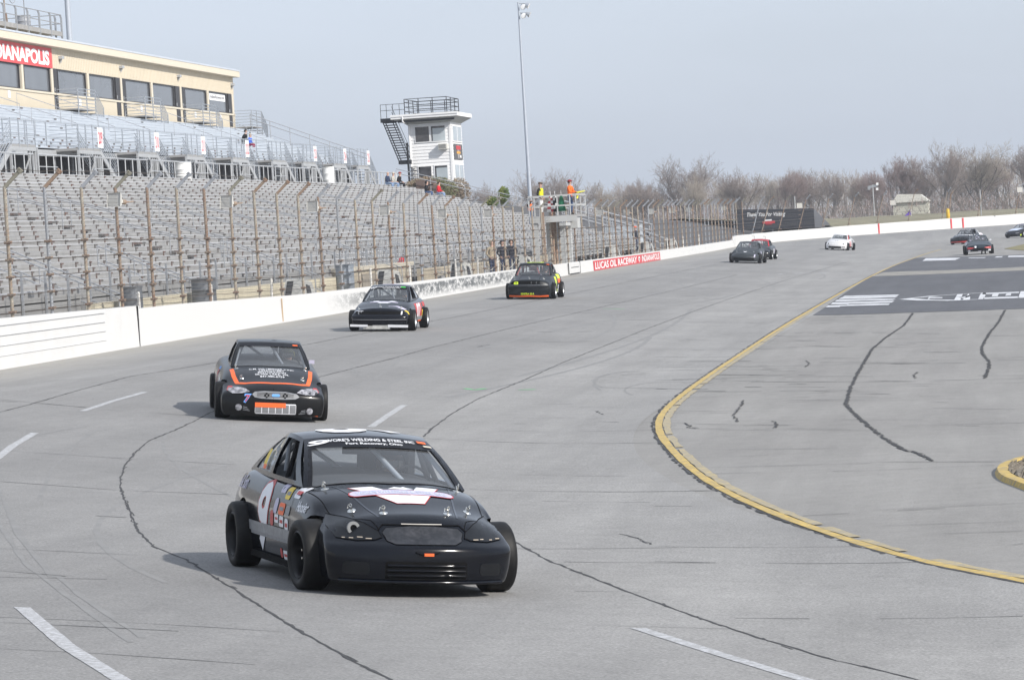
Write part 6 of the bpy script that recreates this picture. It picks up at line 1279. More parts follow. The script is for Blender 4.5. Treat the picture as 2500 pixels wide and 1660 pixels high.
        m2 = eval_mesh(o, 'roof'); bpy.data.objects.remove(o); m2.polygons.foreach_set('use_smooth', [True]*len(m2.polygons)); m2.set_sharp_from_angle(angle=R(38)); m2.update()
        obj('roof', m2, s.root); s.collect(m2)
        mb = MB(); s.patch(mb, 'ws', lin(-0.945, 0.945, 12), lin(0.025, 0.955, 6), M_glass, off=-0.012); g = mb.build('windscreen', s.root, smooth=60); s.collect(g.data)
        if not G.get('norw'):
            ra = G.get('rwa', 0.9)+0.01; mb = MB(); s.patch(mb, 'rw', lin(-ra, ra, 8), lin(0.05, 0.95, 4), M_glass_side, off=-0.012); mb.build('rear_window', s.root, smooth=60)
        for face in ('sr', 'sl'):
            for gi in G.get('glassed', [1]):
                w_ = wins[gi]; mb = MB(); s.patch(mb, face, lin(w_[0]-0.008, w_[1]+0.008, 6), lin(SB[1]-0.01, SB[4]+0.01, 4), M_glass_side, off=-0.01); g = mb.build('quarter_window', s.root, smooth=60)
                s.collect(g.data)
    # conforming decals ---------------------------------------------------------
    FR = {'front': ((-1,0,0), (0,0,1), (0,-1,0)), 'top': ((-1,0,0), (0,-1,0), (0,0,-1)), 'right': ((0,1,0), (0,0,1), (-1,0,0)), 'left': ((0,-1,0), (0,0,1), (1,0,0)),
          'topl': ((0,-1,0), (1,0,0), (0,0,-1)), 'rear': ((1,0,0), (0,0,1), (0,1,0))}
    def conform(s, bm, frame, o, name, m, off, parent=None, cell=0.06, tilt=None, maxd=None):
        ex, ey, d = [Vector(q) for q in s.FR[frame]]
        if tilt: d = Vector(tilt).normalized()
        xs = [v.co.x for v in bm.verts]; ys = [v.co.y for v in bm.verts]
        for (lo, hi, ax) in ((min(xs), max(xs), 0), (min(ys), max(ys), 1)):
            x = lo + cell
            while x < hi:
                n = (1,0,0) if ax == 0 else (0,1,0); co = (x,0,0) if ax == 0 else (0,x,0)
                bmesh.ops.bisect_plane(bm, geom=bm.verts[:]+bm.edges[:]+bm.faces[:], plane_co=co, plane_no=n, dist=1e-5); x += cell
        bad = []; O = Vector(o)
        for v in bm.verts:
            p = O + ex*v.co.x + ey*v.co.y - d*5.0; h = s.bvh.ray_cast(p, d)
            if h[0] is None: bad.append(v); continue
            n = h[1] if h[1].dot(d) < 0 else -h[1]
            v.co = h[0] + n*off
        if bad: bmesh.ops.delete(bm, geom=bad, context='VERTS')
        me = bpy.data.meshes.new(name); bm.normal_update(); bm.to_mesh(me); bm.free(); me.materials.append(m)
        me.polygons.foreach_set('use_smooth', [True]*len(me.polygons)); me.update()
        return obj(name, me, parent or s.root)
    def poly(s, frame, o, pts, m, name='decal', off=0.004, parent=None, cell=0.06, tilt=None):
        bm = bmesh.new(); f = bm.faces.new([bm.verts.new((x, y, 0)) for x, y in pts]); bmesh.ops.triangulate(bm, faces=bm.faces)
        return s.conform(bm, frame, o, name, m, off, parent, cell, tilt)
    def rect(s, frame, o, w_, h_, m, name='decal', off=0.004, sl=0.0, rr=0.0, **k):
        if rr: pts = [(sx*(w_/2-rr) + rr*math.cos(a), sy*(h_/2-rr) + rr*math.sin(a)) for sx, sy, a0 in ((1,1,0),(-1,1,90),(-1,-1,180),(1,-1,270)) for a in [R(a0+i*30) for i in range(4)]]
        else: pts = [(-w_/2, -h_/2), (w_/2, -h_/2), (w_/2, h_/2), (-w_/2, h_/2)]
        return s.poly(frame, o, [(x + sl*y, y) for x, y in pts], m, name, off, **k)
    def text(s, frame, o, txt, w_, h_, m, name='lettering', off=0.006, parent=None, cell=0.08, tilt=None, **kw):
        me = fit_text(txt, w_, h_, **kw); bm = bmesh.new(); bm.from_mesh(me); bmesh.ops.triangulate(bm, faces=bm.faces)
        return s.conform(bm, frame, o, name, m, off, parent, cell, tilt)
    def wsdecal(s, bm, a0, b0, name, m, off=0.006):
        # wrap a flat shape onto the windscreen: a across, b up the pane
        for ax in (0, 1):
            vs_ = [v.co[ax] for v in bm.verts]; x = min(vs_) + 0.07
            while x < max(vs_):
                bmesh.ops.bisect_plane(bm, geom=bm.verts[:]+bm.edges[:]+bm.faces[:], plane_co=(x,0,0) if ax == 0 else (0,x,0), plane_no=(1,0,0) if ax == 0 else (0,1,0), dist=1e-5); x += 0.07
        hgt = (s.gp('ws', 0, 1) - s.gp('ws', 0, 0)).length
        for v in bm.verts:
            b = b0 + v.co.y/hgt; hw_ = s.gp('ws', 1, b).x; a = a0 - v.co.x/hw_; e = 0.01; p = s.gp('ws', a, b)
            n = (s.gp('ws', a+e, b)-s.gp('ws', a-e, b)).cross(s.gp('ws', a, b+e)-s.gp('ws', a, b-e)).normalized()
            if n.z < 0: n = -n
            v.co = p + n*off
        me = bpy.data.meshes.new(name); bm.normal_update(); bm.to_mesh(me); bm.free(); me.materials.append(m); return obj(name, me, s.root)
    def wstext(s, txt, a, b, w_, h_, m, name='lettering', **kw):
        me = fit_text(txt, w_, h_, **kw); bm = bmesh.new(); bm.from_mesh(me); bmesh.ops.triangulate(bm, faces=bm.faces); return s.wsdecal(bm, a, b, name, m)
    def wsrect(s, a, b, w_, h_, m, name='windscreen_tag'):
        bm = bmesh.new(); bm.faces.new([bm.verts.new((x*w_/2, y*h_/2, 0)) for x, y in ((-1,-1),(1,-1),(1,1),(-1,1))]); return s.wsdecal(bm, a, b, name, m, 0.0075)
    def line(s, frame, o, pts, wd, m, name='panel_gap', off=0.003, tilt=None, parent=None):
        bm = bmesh.new(); Q = []
        for a, c in zip(pts[:-1], pts[1:]):
            n = max(1, int(math.hypot(c[0]-a[0], c[1]-a[1])/0.05)); Q += [(a[0]+(c[0]-a[0])*i/n, a[1]+(c[1]-a[1])*i/n) for i in range(n)]
        Q.append(pts[-1]); prev = None
        for i, q in enumerate(Q):
            a, c = Q[max(i-1, 0)], Q[min(i+1, len(Q)-1)]; dx, dy = c[0]-a[0], c[1]-a[1]; l = math.hypot(dx, dy) or 1
            v1 = bm.verts.new((q[0]-dy/l*wd/2, q[1]+dx/l*wd/2, 0)); v2 = bm.verts.new((q[0]+dy/l*wd/2, q[1]-dx/l*wd/2, 0))
            if prev: bm.faces.new((prev[0], prev[1], v2, v1))
            prev = (v1, v2)
        return s.conform(bm, frame, o, name, m, off, parent, 9, tilt)
    def hit(s, frame, x, y, o=(0,0,0)):
        ex, ey, d = [Vector(q) for q in s.FR[frame]]; p = Vector(o) + ex*x + ey*y - d*5; h = s.bvh.ray_cast(p, d)
        return (h[0], h[1]) if h[0] else (None, None)
    # running gear ----------------------------------------------------------------
    def wheels(s, rim, tw=0.235, track=None, steer=0, deep=0.06):
        S = s.S; r = S['rw']; tr = track or (S['hw'] - 0.06); rr_ = r*0.66
        key = (r, tw, rim.name, deep)
        if key not in Car.WM:
            b = MB(); h = tw/2
            b.lathe([(rr_, -h*0.80), (rr_+0.012, -h*0.92), (r*0.80, -h*1.04), (r*0.93, -h*0.98), (r*0.985, -h*0.84), (r, -h*0.55), (r, 0), (r, h*0.55), (r*0.985, h*0.84), (r*0.93, h*0.98), (r*0.80, h*1.04), (rr_+0.012, h*0.92), (rr_, h*0.80)], (0,0,0), M_tyre, n=40, axis='X'); ty = b.mesh('tyre', 60)
            b = MB(); d0 = h*0.86
            b.lathe([(rr_+0.006, d0), (rr_-0.006, d0+0.006), (rr_-0.016, d0-0.004), (rr_*0.90, d0-deep*0.5), (rr_*0.86, d0-deep), (rr_*0.55, d0-deep*1.05), (rr_*0.40, d0-deep*0.75), (rr_*0.2, d0-deep*0.7), (0, d0-deep*0.7)], (0,0,0), rim, n=32, axis='X')
            b.lathe([(rr_, -h*0.8), (rr_*0.92, 0), (rr_*0.86, d0-deep)], (0,0,0), M_under, n=24, axis='X'); rm = b.mesh('rim', 50)
            b = MB()
            for k in range(5): t = 2*PI*k/5; b.lathe([(0.013, 0), (0.013, 0.02), (0, 0.022)], (d0-deep*0.72, rr_*0.30*math.cos(t), rr_*0.30*math.sin(t)), M_chrome, n=6, axis='X')
            nt_ = b.mesh('lug_nuts')
            b = MB()
            for k in range(8):
                t = 2*PI*k/8; c = Vector((d0-deep*1.0, rr_*0.71*math.cos(t), rr_*0.71*math.sin(t))); b.lathe([(rr_*0.11, 0.004), (rr_*0.11, 0.0), (0, 0.0)], c, M_under, n=8, axis='X')
            ho = b.mesh('vent_holes'); Car.WM[key] = (ty, rm, nt_, ho)
        ty, rm, nt_, ho = Car.WM[key]
        for ax in (S['ya'], S['yb']):
            for sg in (1, -1):
                w_ = bpy.data.objects.new('wheel', None); COL.objects.link(w_); w_.parent = s.root; w_.location = (sg*tr, ax, r)
                w_.rotation_euler = (0, R(S.get('camber', 2)*sg), (0 if sg > 0 else PI) + (steer if ax == S['ya'] else 0))
                obj('tyre', ty, w_); obj('rim', rm, w_); q = obj('lug_nuts', nt_, w_); q['kind'] = 'stuff'; q = obj('vent_holes', ho, w_); q['kind'] = 'stuff'
    def interior(s, cage=M_cage, seat=True, driver_side=-1):
        G = s.S['gh']; A0, A1, C1, C0 = G['A0'], G['A1'], G['C1'], G['C0']; r_ = s.root
        b = MB(); yd = A0[1]-0.10
        b.box(-A0[0]*0.94, A0[0]*0.94, yd-0.30, yd+0.14, A0[2]-0.16, A0[2]+0.012, M_blkint); b.build('dashboard', r_)
        b = MB(); z0 = A0[2]-0.25; hx = A1[0]*0.93
        yh = A1[1]-0.72
        b.tube([(-hx*1.12, yh, z0), (-hx, yh, A1[2]-0.06), (-hx*0.8, yh, A1[2]-0.01), (hx*0.8, yh, A1[2]-0.01), (hx, yh, A1[2]-0.06), (hx*1.12, yh, z0)], 0.022, cage, n=8)
        for sg in (-1, 1):
            b.tube([(sg*A0[0]*0.90, A0[1]-0.03, A0[2]), (sg*hx*0.98, A1[1]-0.06, A1[2]-0.03), (sg*hx*0.9, yh, A1[2]-0.01)], 0.022, cage, n=8)
        b.tube([(-hx*0.9, A1[1]-0.05, A1[2]-0.03), (hx*0.9, A1[1]-0.05, A1[2]-0.03)], 0.022, cage, n=8)
        b.tube([(-0.02, A1[1]-0.04, A1[2]-0.02), (-0.24, A0[1]-0.06, A0[2])], 0.022, cage, n=8)
        b.tube([(hx*0.85, yh, A1[2]-0.03), (-hx, yh, z0)], 0.022, cage, n=8)
        for sg in (-1, 1): b.tube([(sg*hx*0.8, yh, A1[2]-0.02), (sg*C0[0]*0.8, C0[1]+0.1, C0[2]-0.05)], 0.020, cage, n=6)
        b.build('roll_cage', r_, smooth=50)
        if seat:
            b = MB(); sx = driver_side*0.34; y0 = yh + 0.12
            b.add([(sx-0.24, y0-0.05, 0.5), (sx+0.24, y0-0.05, 0.5), (sx+0.24, y0+0.10, 0.5), (sx-0.24, y0+0.10, 0.5), (sx-0.22, y0-0.15, A0[2]+0.18), (sx+0.22, y0-0.15, A0[2]+0.18), (sx+0.2, y0-0.02, A0[2]+0.18), (sx-0.2, y0-0.02, A0[2]+0.18)],
                  [(0,3,2,1),(4,5,6,7),(0,1,5,4),(1,2,6,5),(2,3,7,6),(3,0,4,7)], M_blkint)
            b.box(sx-0.14, sx+0.14, y0-0.16, y0-0.04, A0[2]+0.18, A0[2]+0.34, M_blkint)
            for q in (-0.2, 0.2): b.box(sx+q-0.03, sx+q+0.03, y0-0.15, y0+0.12, A0[2]+0.05, A0[2]+0.32, M_blkint)
            b.build('racing_seat', r_)
            b = MB(); c = Vector((sx, A0[1]-0.42, A0[2]+0.02)); b.tube([c + Vector((0.17*math.cos(t), -0.05*math.sin(t), 0.16*math.sin(t))) for t in [2*PI*i/20 for i in range(21)]], 0.014, M_blkint, n=6); b.tube([c + Vector((-0.17,0,0)), c + Vector((0.17,0,0))], 0.012, M_blkint, n=6); b.build('steering_wheel', r_)
    def pose(s, x, y, heading, lift=0.0, sc=1.0):
        h = Vector((heading[0], heading[1], 0)).normalized(); e = 0.6
        n = Vector((-(gz(x+e, y)-gz(x-e, y))/(2*e), -(gz(x, y+e)-gz(x, y-e))/(2*e), 1)).normalized()
        f = (h - n*h.dot(n)).normalized(); r_ = f.cross(n)
        M = Matrix(((r_.x, f.x, n.x), (r_.y, f.y, n.y), (r_.z, f.z, n.z))).to_4x4()
        s.root.matrix_world = Matrix.Translation((x, y, gz(x, y)+lift)) @ M @ Matrix.Scale(sc, 4)
        s.M = s.root.matrix_world.copy()
Car.WM = {}
def paint(name, col, rough=0.28, coat=0.6, dirt=None):
    return mat(name, col, rough, var=0.06, scale=2, coat=coat*0.45, dirt=dirt or tuple(min(1, c*0.6+0.08) for c in col), dscale=3.5, damt=0.25, dthr=0.58, spec=0.22)
def hoodpin(car, x, y):
    p, n = car.hit('top', -x, -y)
    if not p: return
    b = MB(); b.lathe([(0, 0.003), (0.034, 0.004), (0.037, 0.0)], (0,0,0), M_chrome, n=12); b.tube([(0,0,0), (0,0,0.035)], 0.009, M_chrome, n=6)
    b.tube([(0.0,0,0.028), (-0.03,0.012,0.045), (-0.035,0.0,0.02)], 0.005, M_chrome, n=4); b.tube([(0.012*math.cos(t), 0.0, 0.05+0.014*math.sin(t)) for t in [2*PI*i/8 for i in range(9)]], 0.005, M_chrome, n=4)
    o = b.build('hood_pin', car.root, smooth=50); o.location = p; o.rotation_euler = n.to_track_quat('Z', 'Y').to_euler()

# ---- number 9: dark navy coupe in front ----
P9 = paint('navy_black_paint', (0.0013, 0.0021, 0.0048), 0.14, 0.5, (0.006, 0.007, 0.010))
S9 = dict(yf=2.14, yr=-2.22, hw=0.815, ya=1.31, yb=-1.31, rw=0.292, arch=0.030, archz=0.0, camber=3,
    bot=[(-2.3,0.26),(-1.8,0.18),(-0.9,0.15),(1.0,0.15),(1.7,0.125),(2.2,0.115)],
    top=[(-2.25,0.80),(-2.0,0.865),(-1.5,0.885),(-0.6,0.86),(0.4,0.835),(0.85,0.815),(1.35,0.745),(1.75,0.675),(2.0,0.63),(2.2,0.595)],
    plan=[(-2.25,0.90),(-1.6,0.985),(-0.5,1.0),(0.9,0.99),(1.5,0.985),(2.2,0.955)],
    side=[(0,0.94),(0.12,0.975),(0.4,1.0),(0.62,1.0),(0.85,0.955),(1,0.90)],
    vs=[0,0.05,0.3,0.5,0.60,0.665,0.80,0.93,1], fe=3.2,
    fp=[(0,0.03),(0.05,0.0),(0.3,0.0),(0.5,0.004),(0.60,0.02),(0.665,0.10),(0.80,0.17),(0.93,0.25),(1,0.34)], fr=0.27, rp=[(0,0.05),(0.5,0.0),(1,0.08)], rr=0.2, crown=0.055, shoulder=0.05,
    gh=dict(A0=(0.705,0.62,0.805), A1=(0.545,-0.10,1.185), C1=(0.52,-0.98,1.165), C0=(0.65,-1.74,0.85), fb=0.28, ft=0.12, cr=0.045, arch=0.045, wins=[(0.085,0.50),(0.545,0.90)], sbx=0.04, sbz=0.0, wb=0.04, wlo=0.10, whi=0.91, rb=0.15, tb=0.025))
c9 = Car('race_car', 'dark navy coupe numbered 9 with white V emblem on its hood, nearest to the camera', P9, S9)
c9.wheels(M_rimb, 0.235, 0.785, steer=R(4), deep=0.09); c9.interior(mat('pale_cage', (0.40, 0.42, 0.45), 0.5))
def dress9(c):
    # sun strip with number and sponsor
    mb = MB(); A = [-0.93 + 1.86*i/14 for i in range(15)]; c.patch(mb, 'ws', A, [0.745, 0.82, 0.89, 0.955], M_sun, off=0.0); mb.build('sun_strip', c.root, smooth=60)
    for (a0, a1) in ((-0.95, -0.90), (0.90, 0.95)):
        mb = MB(); c.patch(mb, 'ws', [a0, a1], [0.03, 0.2, 0.4, 0.6, 0.745], M_sun, off=0.0005); mb.build('windscreen_trim', c.root)
    c.bvh = BVHTree.FromPolygons(c.v, c.f)
    c.wstext('9', 0.80, 0.852, 0.185, 0.125, M_dwhite, shear=0.3, bold=0.025); c.wstext("VORE'S WELDING & STEEL INC", -0.02, 0.893, 0.76, 0.060, M_dwhite, bold=0.02); c.wstext('Fort Recovery, Ohio', -0.02, 0.806, 0.50, 0.055, M_dwhite, bold=0.02)
    c.wsrect(-0.83, 0.91, 0.085, 0.05, M_dorange, 'orange_tag'); c.wsrect(-0.88, 0.82, 0.08, 0.04, mat('cream_vinyl', (0.5, 0.46, 0.38), 0.5), 'windscreen_sticker')
    # hood seams, V emblem
    for sg in (-1, 1):
        c.line('top', (0,0,0), [(sg*0.70, -0.80), (sg*0.665, -1.2), (sg*0.64, -1.52), (sg*0.56, -1.66), (sg*0.40, -1.80), (sg*0.36, -1.90)], 0.006, M_gap)
        c.line('top', (0,0,0), [(sg*0.50, -0.80), (sg*0.42, -1.25), (sg*0.33, -1.78)], 0.016, mat('hood_crease', (0.008, 0.011, 0.02), 0.25, coat=0.5, var=0), 'hood_crease', off=0.003)
    E = (0, 0, 0)
    def outl(pts, w_=0.014): 
        c.poly('top', E, pts, M_dred, 'emblem_outline', off=0.004)
    def inner(pts, m=M_dwhite, nm='emblem', off=0.0055): c.poly('top', E, pts, m, nm, off=off)
    V1 = [(-0.40,-1.00),(-0.20,-1.00),(-0.04,-1.28),(0.06,-1.28),(0.18,-1.00),(0.36,-1.00),(0.13,-1.48),(-0.10,-1.48)]
    grow = lambda P, k, cx=0.0, cy=-1.24: [(cx+(x-cx)*k, cy+(y-cy)*k) for x, y in P]
    outl(grow(V1, 1.035)); inner(V1)
    def pill(cx, cy, w_, h_, n=6): return [(cx+w_/2-h_/2+h_/2*math.cos(R(a)), cy+h_/2*math.sin(R(a))) for a in range(-90, 91, 30)] + [(cx-w_/2+h_/2+h_/2*math.cos(R(a)), cy+h_/2*math.sin(R(a))) for a in range(90, 271, 30)]
    c.poly('top', E, pill(0.0, -1.20, 0.90, 0.15), M_dred, 'emblem_outline', off=0.007); c.poly('top', E, pill(0.0, -1.20, 0.88, 0.13), M_dlav, 'emblem', off=0.0085)
    c.text('top', (0, 1.20, 0), "VORE'S WELDING & STEEL INC", 0.77, 0.075, M_dblue, off=0.010, bold=0.02); c.text('top', (0, 1.205, 0), "VORE'S WELDING & STEEL INC", 0.765, 0.062, M_dwhite, off=0.0115, bold=0.0)
    c.poly('top', E, [(-0.09,-1.10),(-0.02,-1.03),(0.03,-1.05),(0.06,-1.02),(0.08,-1.06),(0.13,-1.09),(0.05,-1.12)], M_dwhite, 'emblem', off=0.0085)
    for x, y in ((0.57, 0.86), (-0.57, 0.86), (0.49, 1.50), (-0.49, 1.50), (0.27, 1.70), (-0.27, 1.70)): hoodpin(c, x, y)
    # headlight covers, grille, bumper openings
    M_lamp = mat('black_lamp_cover', (0.005, 0.0058, 0.0075), 0.3, coat=0.2, var=0.1, spec=0.25); M_grl = mat('grille_plate', (0.012, 0.0135, 0.017), 0.35, var=0.4, scale=6, dirt=(0.07, 0.07, 0.08), dscale=9, damt=0.5)
    for sg in (-1, 1):
        pts = [(sg*0.345,0.48),(sg*0.365,0.525),(sg*0.46,0.585),(sg*0.56,0.615),(sg*0.67,0.628),(sg*0.705,0.60),(sg*0.72,0.535),(sg*0.69,0.465),(sg*0.55,0.45),(sg*0.40,0.46)]
        h_ = c.poly('front', E, pts, M_lamp, 'headlight', off=0.004, cell=0.05)
        c.line('front', E, pts + [pts[0]], 0.005, M_gap, 'lamp_gap', off=0.006)
        for q in range(4):
            xx = sg*(0.42+0.07*q+rnd.uniform(0,.04)); c.rect('front', (-xx, 0, 0.463+rnd.uniform(0,.012)), 0.02+0.03*rnd.random(), 0.006, mat('chipped_paint', (0.38, 0.33, 0.27), 0.8), 'paint_chip', off=0.007)
    pts = [(-0.335,0.515),(-0.30,0.55),(-0.1,0.568),(0.1,0.568),(0.30,0.55),(0.335,0.515),(0.31,0.455),(0.25,0.43),(-0.25,0.43),(-0.31,0.455)]
    c.poly('front', E, pts, M_grl, 'grille', off=0.005, cell=0.05); c.line('front', E, pts + [pts[0]], 0.008, M_gap, 'grille_gap', off=0.004)
    c.line('front', E, [(-0.37, 0.53), (-0.32, 0.577), (0.32, 0.577), (0.37, 0.53)], 0.009, M_gap, 'hood_edge_gap', off=0.005)
    c.rect('front', (0, 0, 0.585), 0.34, 0.006, mat('worn_edge', (0.45, 0.42, 0.38), 0.7), 'paint_chip', off=0.004)
    p, n = c.hit('front', -0.55, 0.54); b = MB()
    b.lathe([(0.030, -0.03), (0.030, 0.016), (0.056, 0.016), (0.058, 0.0)], (0,0,0), mat('air_duct_ring', (0.13, 0.135, 0.14), 0.5), n=20); b.lathe([(0.030, -0.0), (0, -0.002)], (0,0,0), M_under, n=16); o = b.build('air_duct', c.root, smooth=40); o.location = p + Vector((0, 0.004, 0)); o.rotation_euler = (R(-80), 0, R(8))
    c.rect('front', (0, 0, 0.225), 0.68, 0.145, M_under, 'bumper_opening', off=0.003, rr=0.02)
    for z in (0.185, 0.225, 0.265):
        pts3 = []
        for i in range(9):
            x = -0.325 + 0.65*i/8; p, n = c.hit('front', x, z); pts3.append(p + Vector((0, 0.012, 0)))
        b = MB(); b.tube(pts3, 0.009, P9, n=6); b.build('grille_slat', c.root, smooth=60)
    for sg in (-1, 1): c.rect('front', (sg*0.56, 0, 0.235), 0.20, 0.10, M_lamp, 'fog_lamp_recess', off=0.003, rr=0.03)
    pts3 = []
    for i in range(15):
        x = -0.80 + 1.6*i/14; p, n = c.hit('front', x, 0.135)
        if p: pts3.append(p + Vector((0, 0.012, -0.005)))
    b = MB(); b.tube(pts3, 0.014, P9, n=6); b.build('lip_spoiler', c.root, smooth=60)
    p, n = c.hit('front', 0.0, 0.355); b = MB(); b.bar(p + Vector((-0.05, 0.012, 0)), p + Vector((0.03, 0.012, 0)), 0.02, 0.022, M_dorange); b.build('tow_strap', c.root)
    b = MB(); b.tube([p + Vector((-0.10, 0.01, 0.02)), p + Vector((-0.05, 0.015, 0)), p + Vector((0.05, 0.015, 0)), p + Vector((0.10, 0.01, 0.02))], 0.006, M_under, n=5); b.build('tow_cable', c.root)
    # right side (left in the picture)
    c.line('right', E, [(0.55, 0.80), (0.62, 0.5), (0.60, 0.2)], 0.006, M_gap); c.line('right', E, [(-0.62, 0.83), (-0.60, 0.5), (-0.55, 0.2)], 0.006, M_gap)
    c.text('right', (0, -0.42, 0.50), '9', 0.45, 0.65, M_dred, 'number_outline', off=0.004, bold=0.055, shear=0.1); c.text('right', (0, -0.42, 0.50), '9', 0.41, 0.60, M_dwhite, 'number', off=0.006, bold=0.035, shear=0.1)
    c.rect('right', (0, -0.13, 0.40), 1.85, 0.085, mat('dirty_clear_strip', (0.22, 0.225, 0.235), 0.45, var=0.3, scale=18), 'side_strip', off=0.010); c.rect('right', (0, -0.13, 0.343), 1.85, 0.03, M_dgrey, 'side_strip', off=0.009)
    for (y, z, w_, h_, m) in ((0.14, 0.83, 0.17, 0.07, M_dlav), (0.36, 0.80, 0.17, 0.10, M_dyel), (0.05, 0.68, 0.13, 0.13, M_dlav), (0.28, 0.665, 0.21, 0.10, M_dorange), (-0.06, 0.57, 0.12, 0.13, M_dred), (0.12, 0.575, 0.15, 0.07, M_dwhite), (0.31, 0.56, 0.16, 0.09, M_dwhite), (0.50, 0.66, 0.15, 0.08, M_dgrey), (0.50, 0.54, 0.13, 0.11, M_dwhite), (0.24, 0.29, 0.08, 0.08, M_dred), (0.40, 0.28, 0.17, 0.08, M_dwhite), (0.66, 0.82, 0.20, 0.09, M_dwhite)):
        st_ = c.rect('right', (0, y, z-0.062), w_, h_, m, 'sponsor_sticker', off=0.0045, rr=min(w_, h_)*0.3)
        if m in (M_dwhite, M_dyel, M_dorange): c.rect('right', (0, y, z-0.062), w_*0.7, h_*0.3, M_dred if m is M_dwhite else M_dgrey, 'sponsor_print', off=0.0065)
    c.text('right', (0, 0.95, 0.655), 'Hoosier', 0.33, 0.085, M_dwhite, off=0.006, shear=0.3, bold=0.02)
    c.text('right', (0, -1.55, 0.73), 'Ray & Son', 0.55, 0.16, M_dlav, off=0.006, shear=0.3, bold=0.02)
    c.text('left', (0,-0.3,0.50), '9', 0.41, 0.60, M_dwhite, 'number', off=0.006, bold=0.055)
    b = MB(); b.box(0.70, 0.80, -0.95, 0.95, 0.13, 0.18, M_under); b.box(-0.80, -0.70, -0.95, 0.95, 0.13, 0.18, M_under); b.build('side_skirt', c.root)
    p = c.gp('sr', 0.74, 0.40); c.rect('right', (0, p.y, p.z), 0.16, 0.14, M_dyel, 'window_sticker', off=0.018, rr=0.03); c.rect('right', (0, p.y+0.02, p.z-0.08), 0.14, 0.04, M_dorange, 'window_sticker', off=0.018)
    # slanting bars in the open door window
    for (a0, b0, a1, b1) in ((0.40, 0.02, 0.33, 0.92), (0.26, 0.02, 0.24, 0.92)):
        for face, sx in (('sr', -1), ('sl', 1)):
            p, q = c.gp(face, a0, b0), c.gp(face, a1, b1); b = MB(); b.tube([p + Vector((0.09*sx,0,0)), q + Vector((0.06*sx,0,0))], 0.024, M_blkint, n=8); b.build('door_bar', c.root, smooth=50)
    # roof number, read from the left side of the car; mirror inside
    c.text('topl', (0.0, -0.42, 0), '9', 0.56, 0.75, M_dwhite, 'number', off=0.006, bold=0.035)
    b = MB(); A1 = S9['gh']['A1']; b.box(-0.34, 0.20, A1[1]-0.02, A1[1]+0.02, A1[2]-0.12, A1[2]-0.035, M_blkint); b.build('mirror', c.root)
dress9(c9)
c9.pose(-5.57, 31.95, (0.395, -0.919))
# ------------------------------------------------------------ the other race cars
def spec(**k):
    d = dict(yf=2.2, yr=-2.2, hw=0.82, ya=1.3, yb=-1.3, rw=0.29, arch=0.03, archz=0.0, camber=1.5, crown=0.05, shoulder=0.05, sub=2, fe=3.0,
        bot=[(-2.2,0.2),(0,0.15),(2.2,0.11)], top=[(-2.2,0.84),(-1.9,0.88),(-1.4,0.89),(0.5,0.84),(0.9,0.82),(1.5,0.73),(2.2,0.60)], plan=[(-2.2,0.93),(-1.6,0.98),(0,1.0),(1.5,0.985),(2.2,0.95)],
        side=[(0,0.95),(0.12,0.98),(0.4,1.0),(0.62,1.0),(0.85,0.95),(1,0.88)], vs=[0,0.06,0.3,0.5,0.64,0.72,0.86,1],
        fp=[(0,0.02),(0.06,0.0),(0.5,0.0),(0.64,0.02),(0.72,0.07),(0.86,0.14),(1,0.26)], fr=0.24, rp=[(0,0.05),(0.5,0),(1,0.08)], rr=0.2,
        gh=dict(A0=(0.68,0.60,0.81), A1=(0.53,-0.08,1.19), C1=(0.52,-0.95,1.175), C0=(0.62,-1.55,0.86), fb=0.22, ft=0.10, cr=0.04, arch=0.04, wins=[(0.085,0.52),(0.58,0.90)], sbx=0.04, wlo=0.10, rb=0.12))
    g = k.pop('gh', {}); d.update(k); d['gh'] = dict(d['gh'], **g); return d
def strip(c, b0, m=M_sun, a=0.93):
    mb = MB(); c.patch(mb, 'ws', [-a + 2*a*i/12 for i in range(13)], [b0, (b0+0.955)/2, 0.955], m, off=0.0); mb.build('sun_strip', c.root, smooth=60)
def wtxt(c, txt, a, b, w_, h_, m=M_dwhite, **k): return c.wstext(txt, a, b, w_, h_*1.75, m, **k)
def wtag(c, a, b, w_, h_, m): return c.wsrect(a, b, w_, h_*1.7, m)
O0 = (0, 0, 0)
# ---- number 7: black car with orange hood border ----
P7 = paint('satin_black_paint', (0.005, 0.0052, 0.006), 0.28, 0.3, (0.02, 0.02, 0.021))
c7 = Car('race_car', 'black car numbered 7 with an orange stripe edging its hood and a white upholstery advert', P7,
    spec(yf=2.18, yr=-2.3, hw=0.875, ya=1.34, yb=-1.34, rw=0.30, fe=3.4, fr=0.16, bot=[(-2.3,0.2),(0,0.14),(2.2,0.085)], vs=[0,0.06,0.3,0.55,0.70,0.80,0.90,1],
    top=[(-2.3,0.86),(-1.9,0.90),(-1.3,0.90),(0.5,0.845),(0.95,0.80),(1.5,0.70),(1.9,0.615),(2.2,0.55)], fp=[(0,0.05),(0.06,0.02),(0.3,0.0),(0.7,0.02),(0.80,0.06),(0.90,0.13),(1,0.26)],
    plan=[(-2.3,0.95),(-1.5,1.0),(0.3,0.97),(1.4,0.99),(2.2,0.965)], gh=dict(A0=(0.66,0.72,0.82), A1=(0.515,0.02,1.20), C1=(0.50,-0.85,1.19), C0=(0.60,-1.55,0.87), fb=0.24, arch=0.03, cr=0.02)))
c7.wheels(M_rimb, 0.25, 0.80, deep=0.07); c7.interior(M_cage)
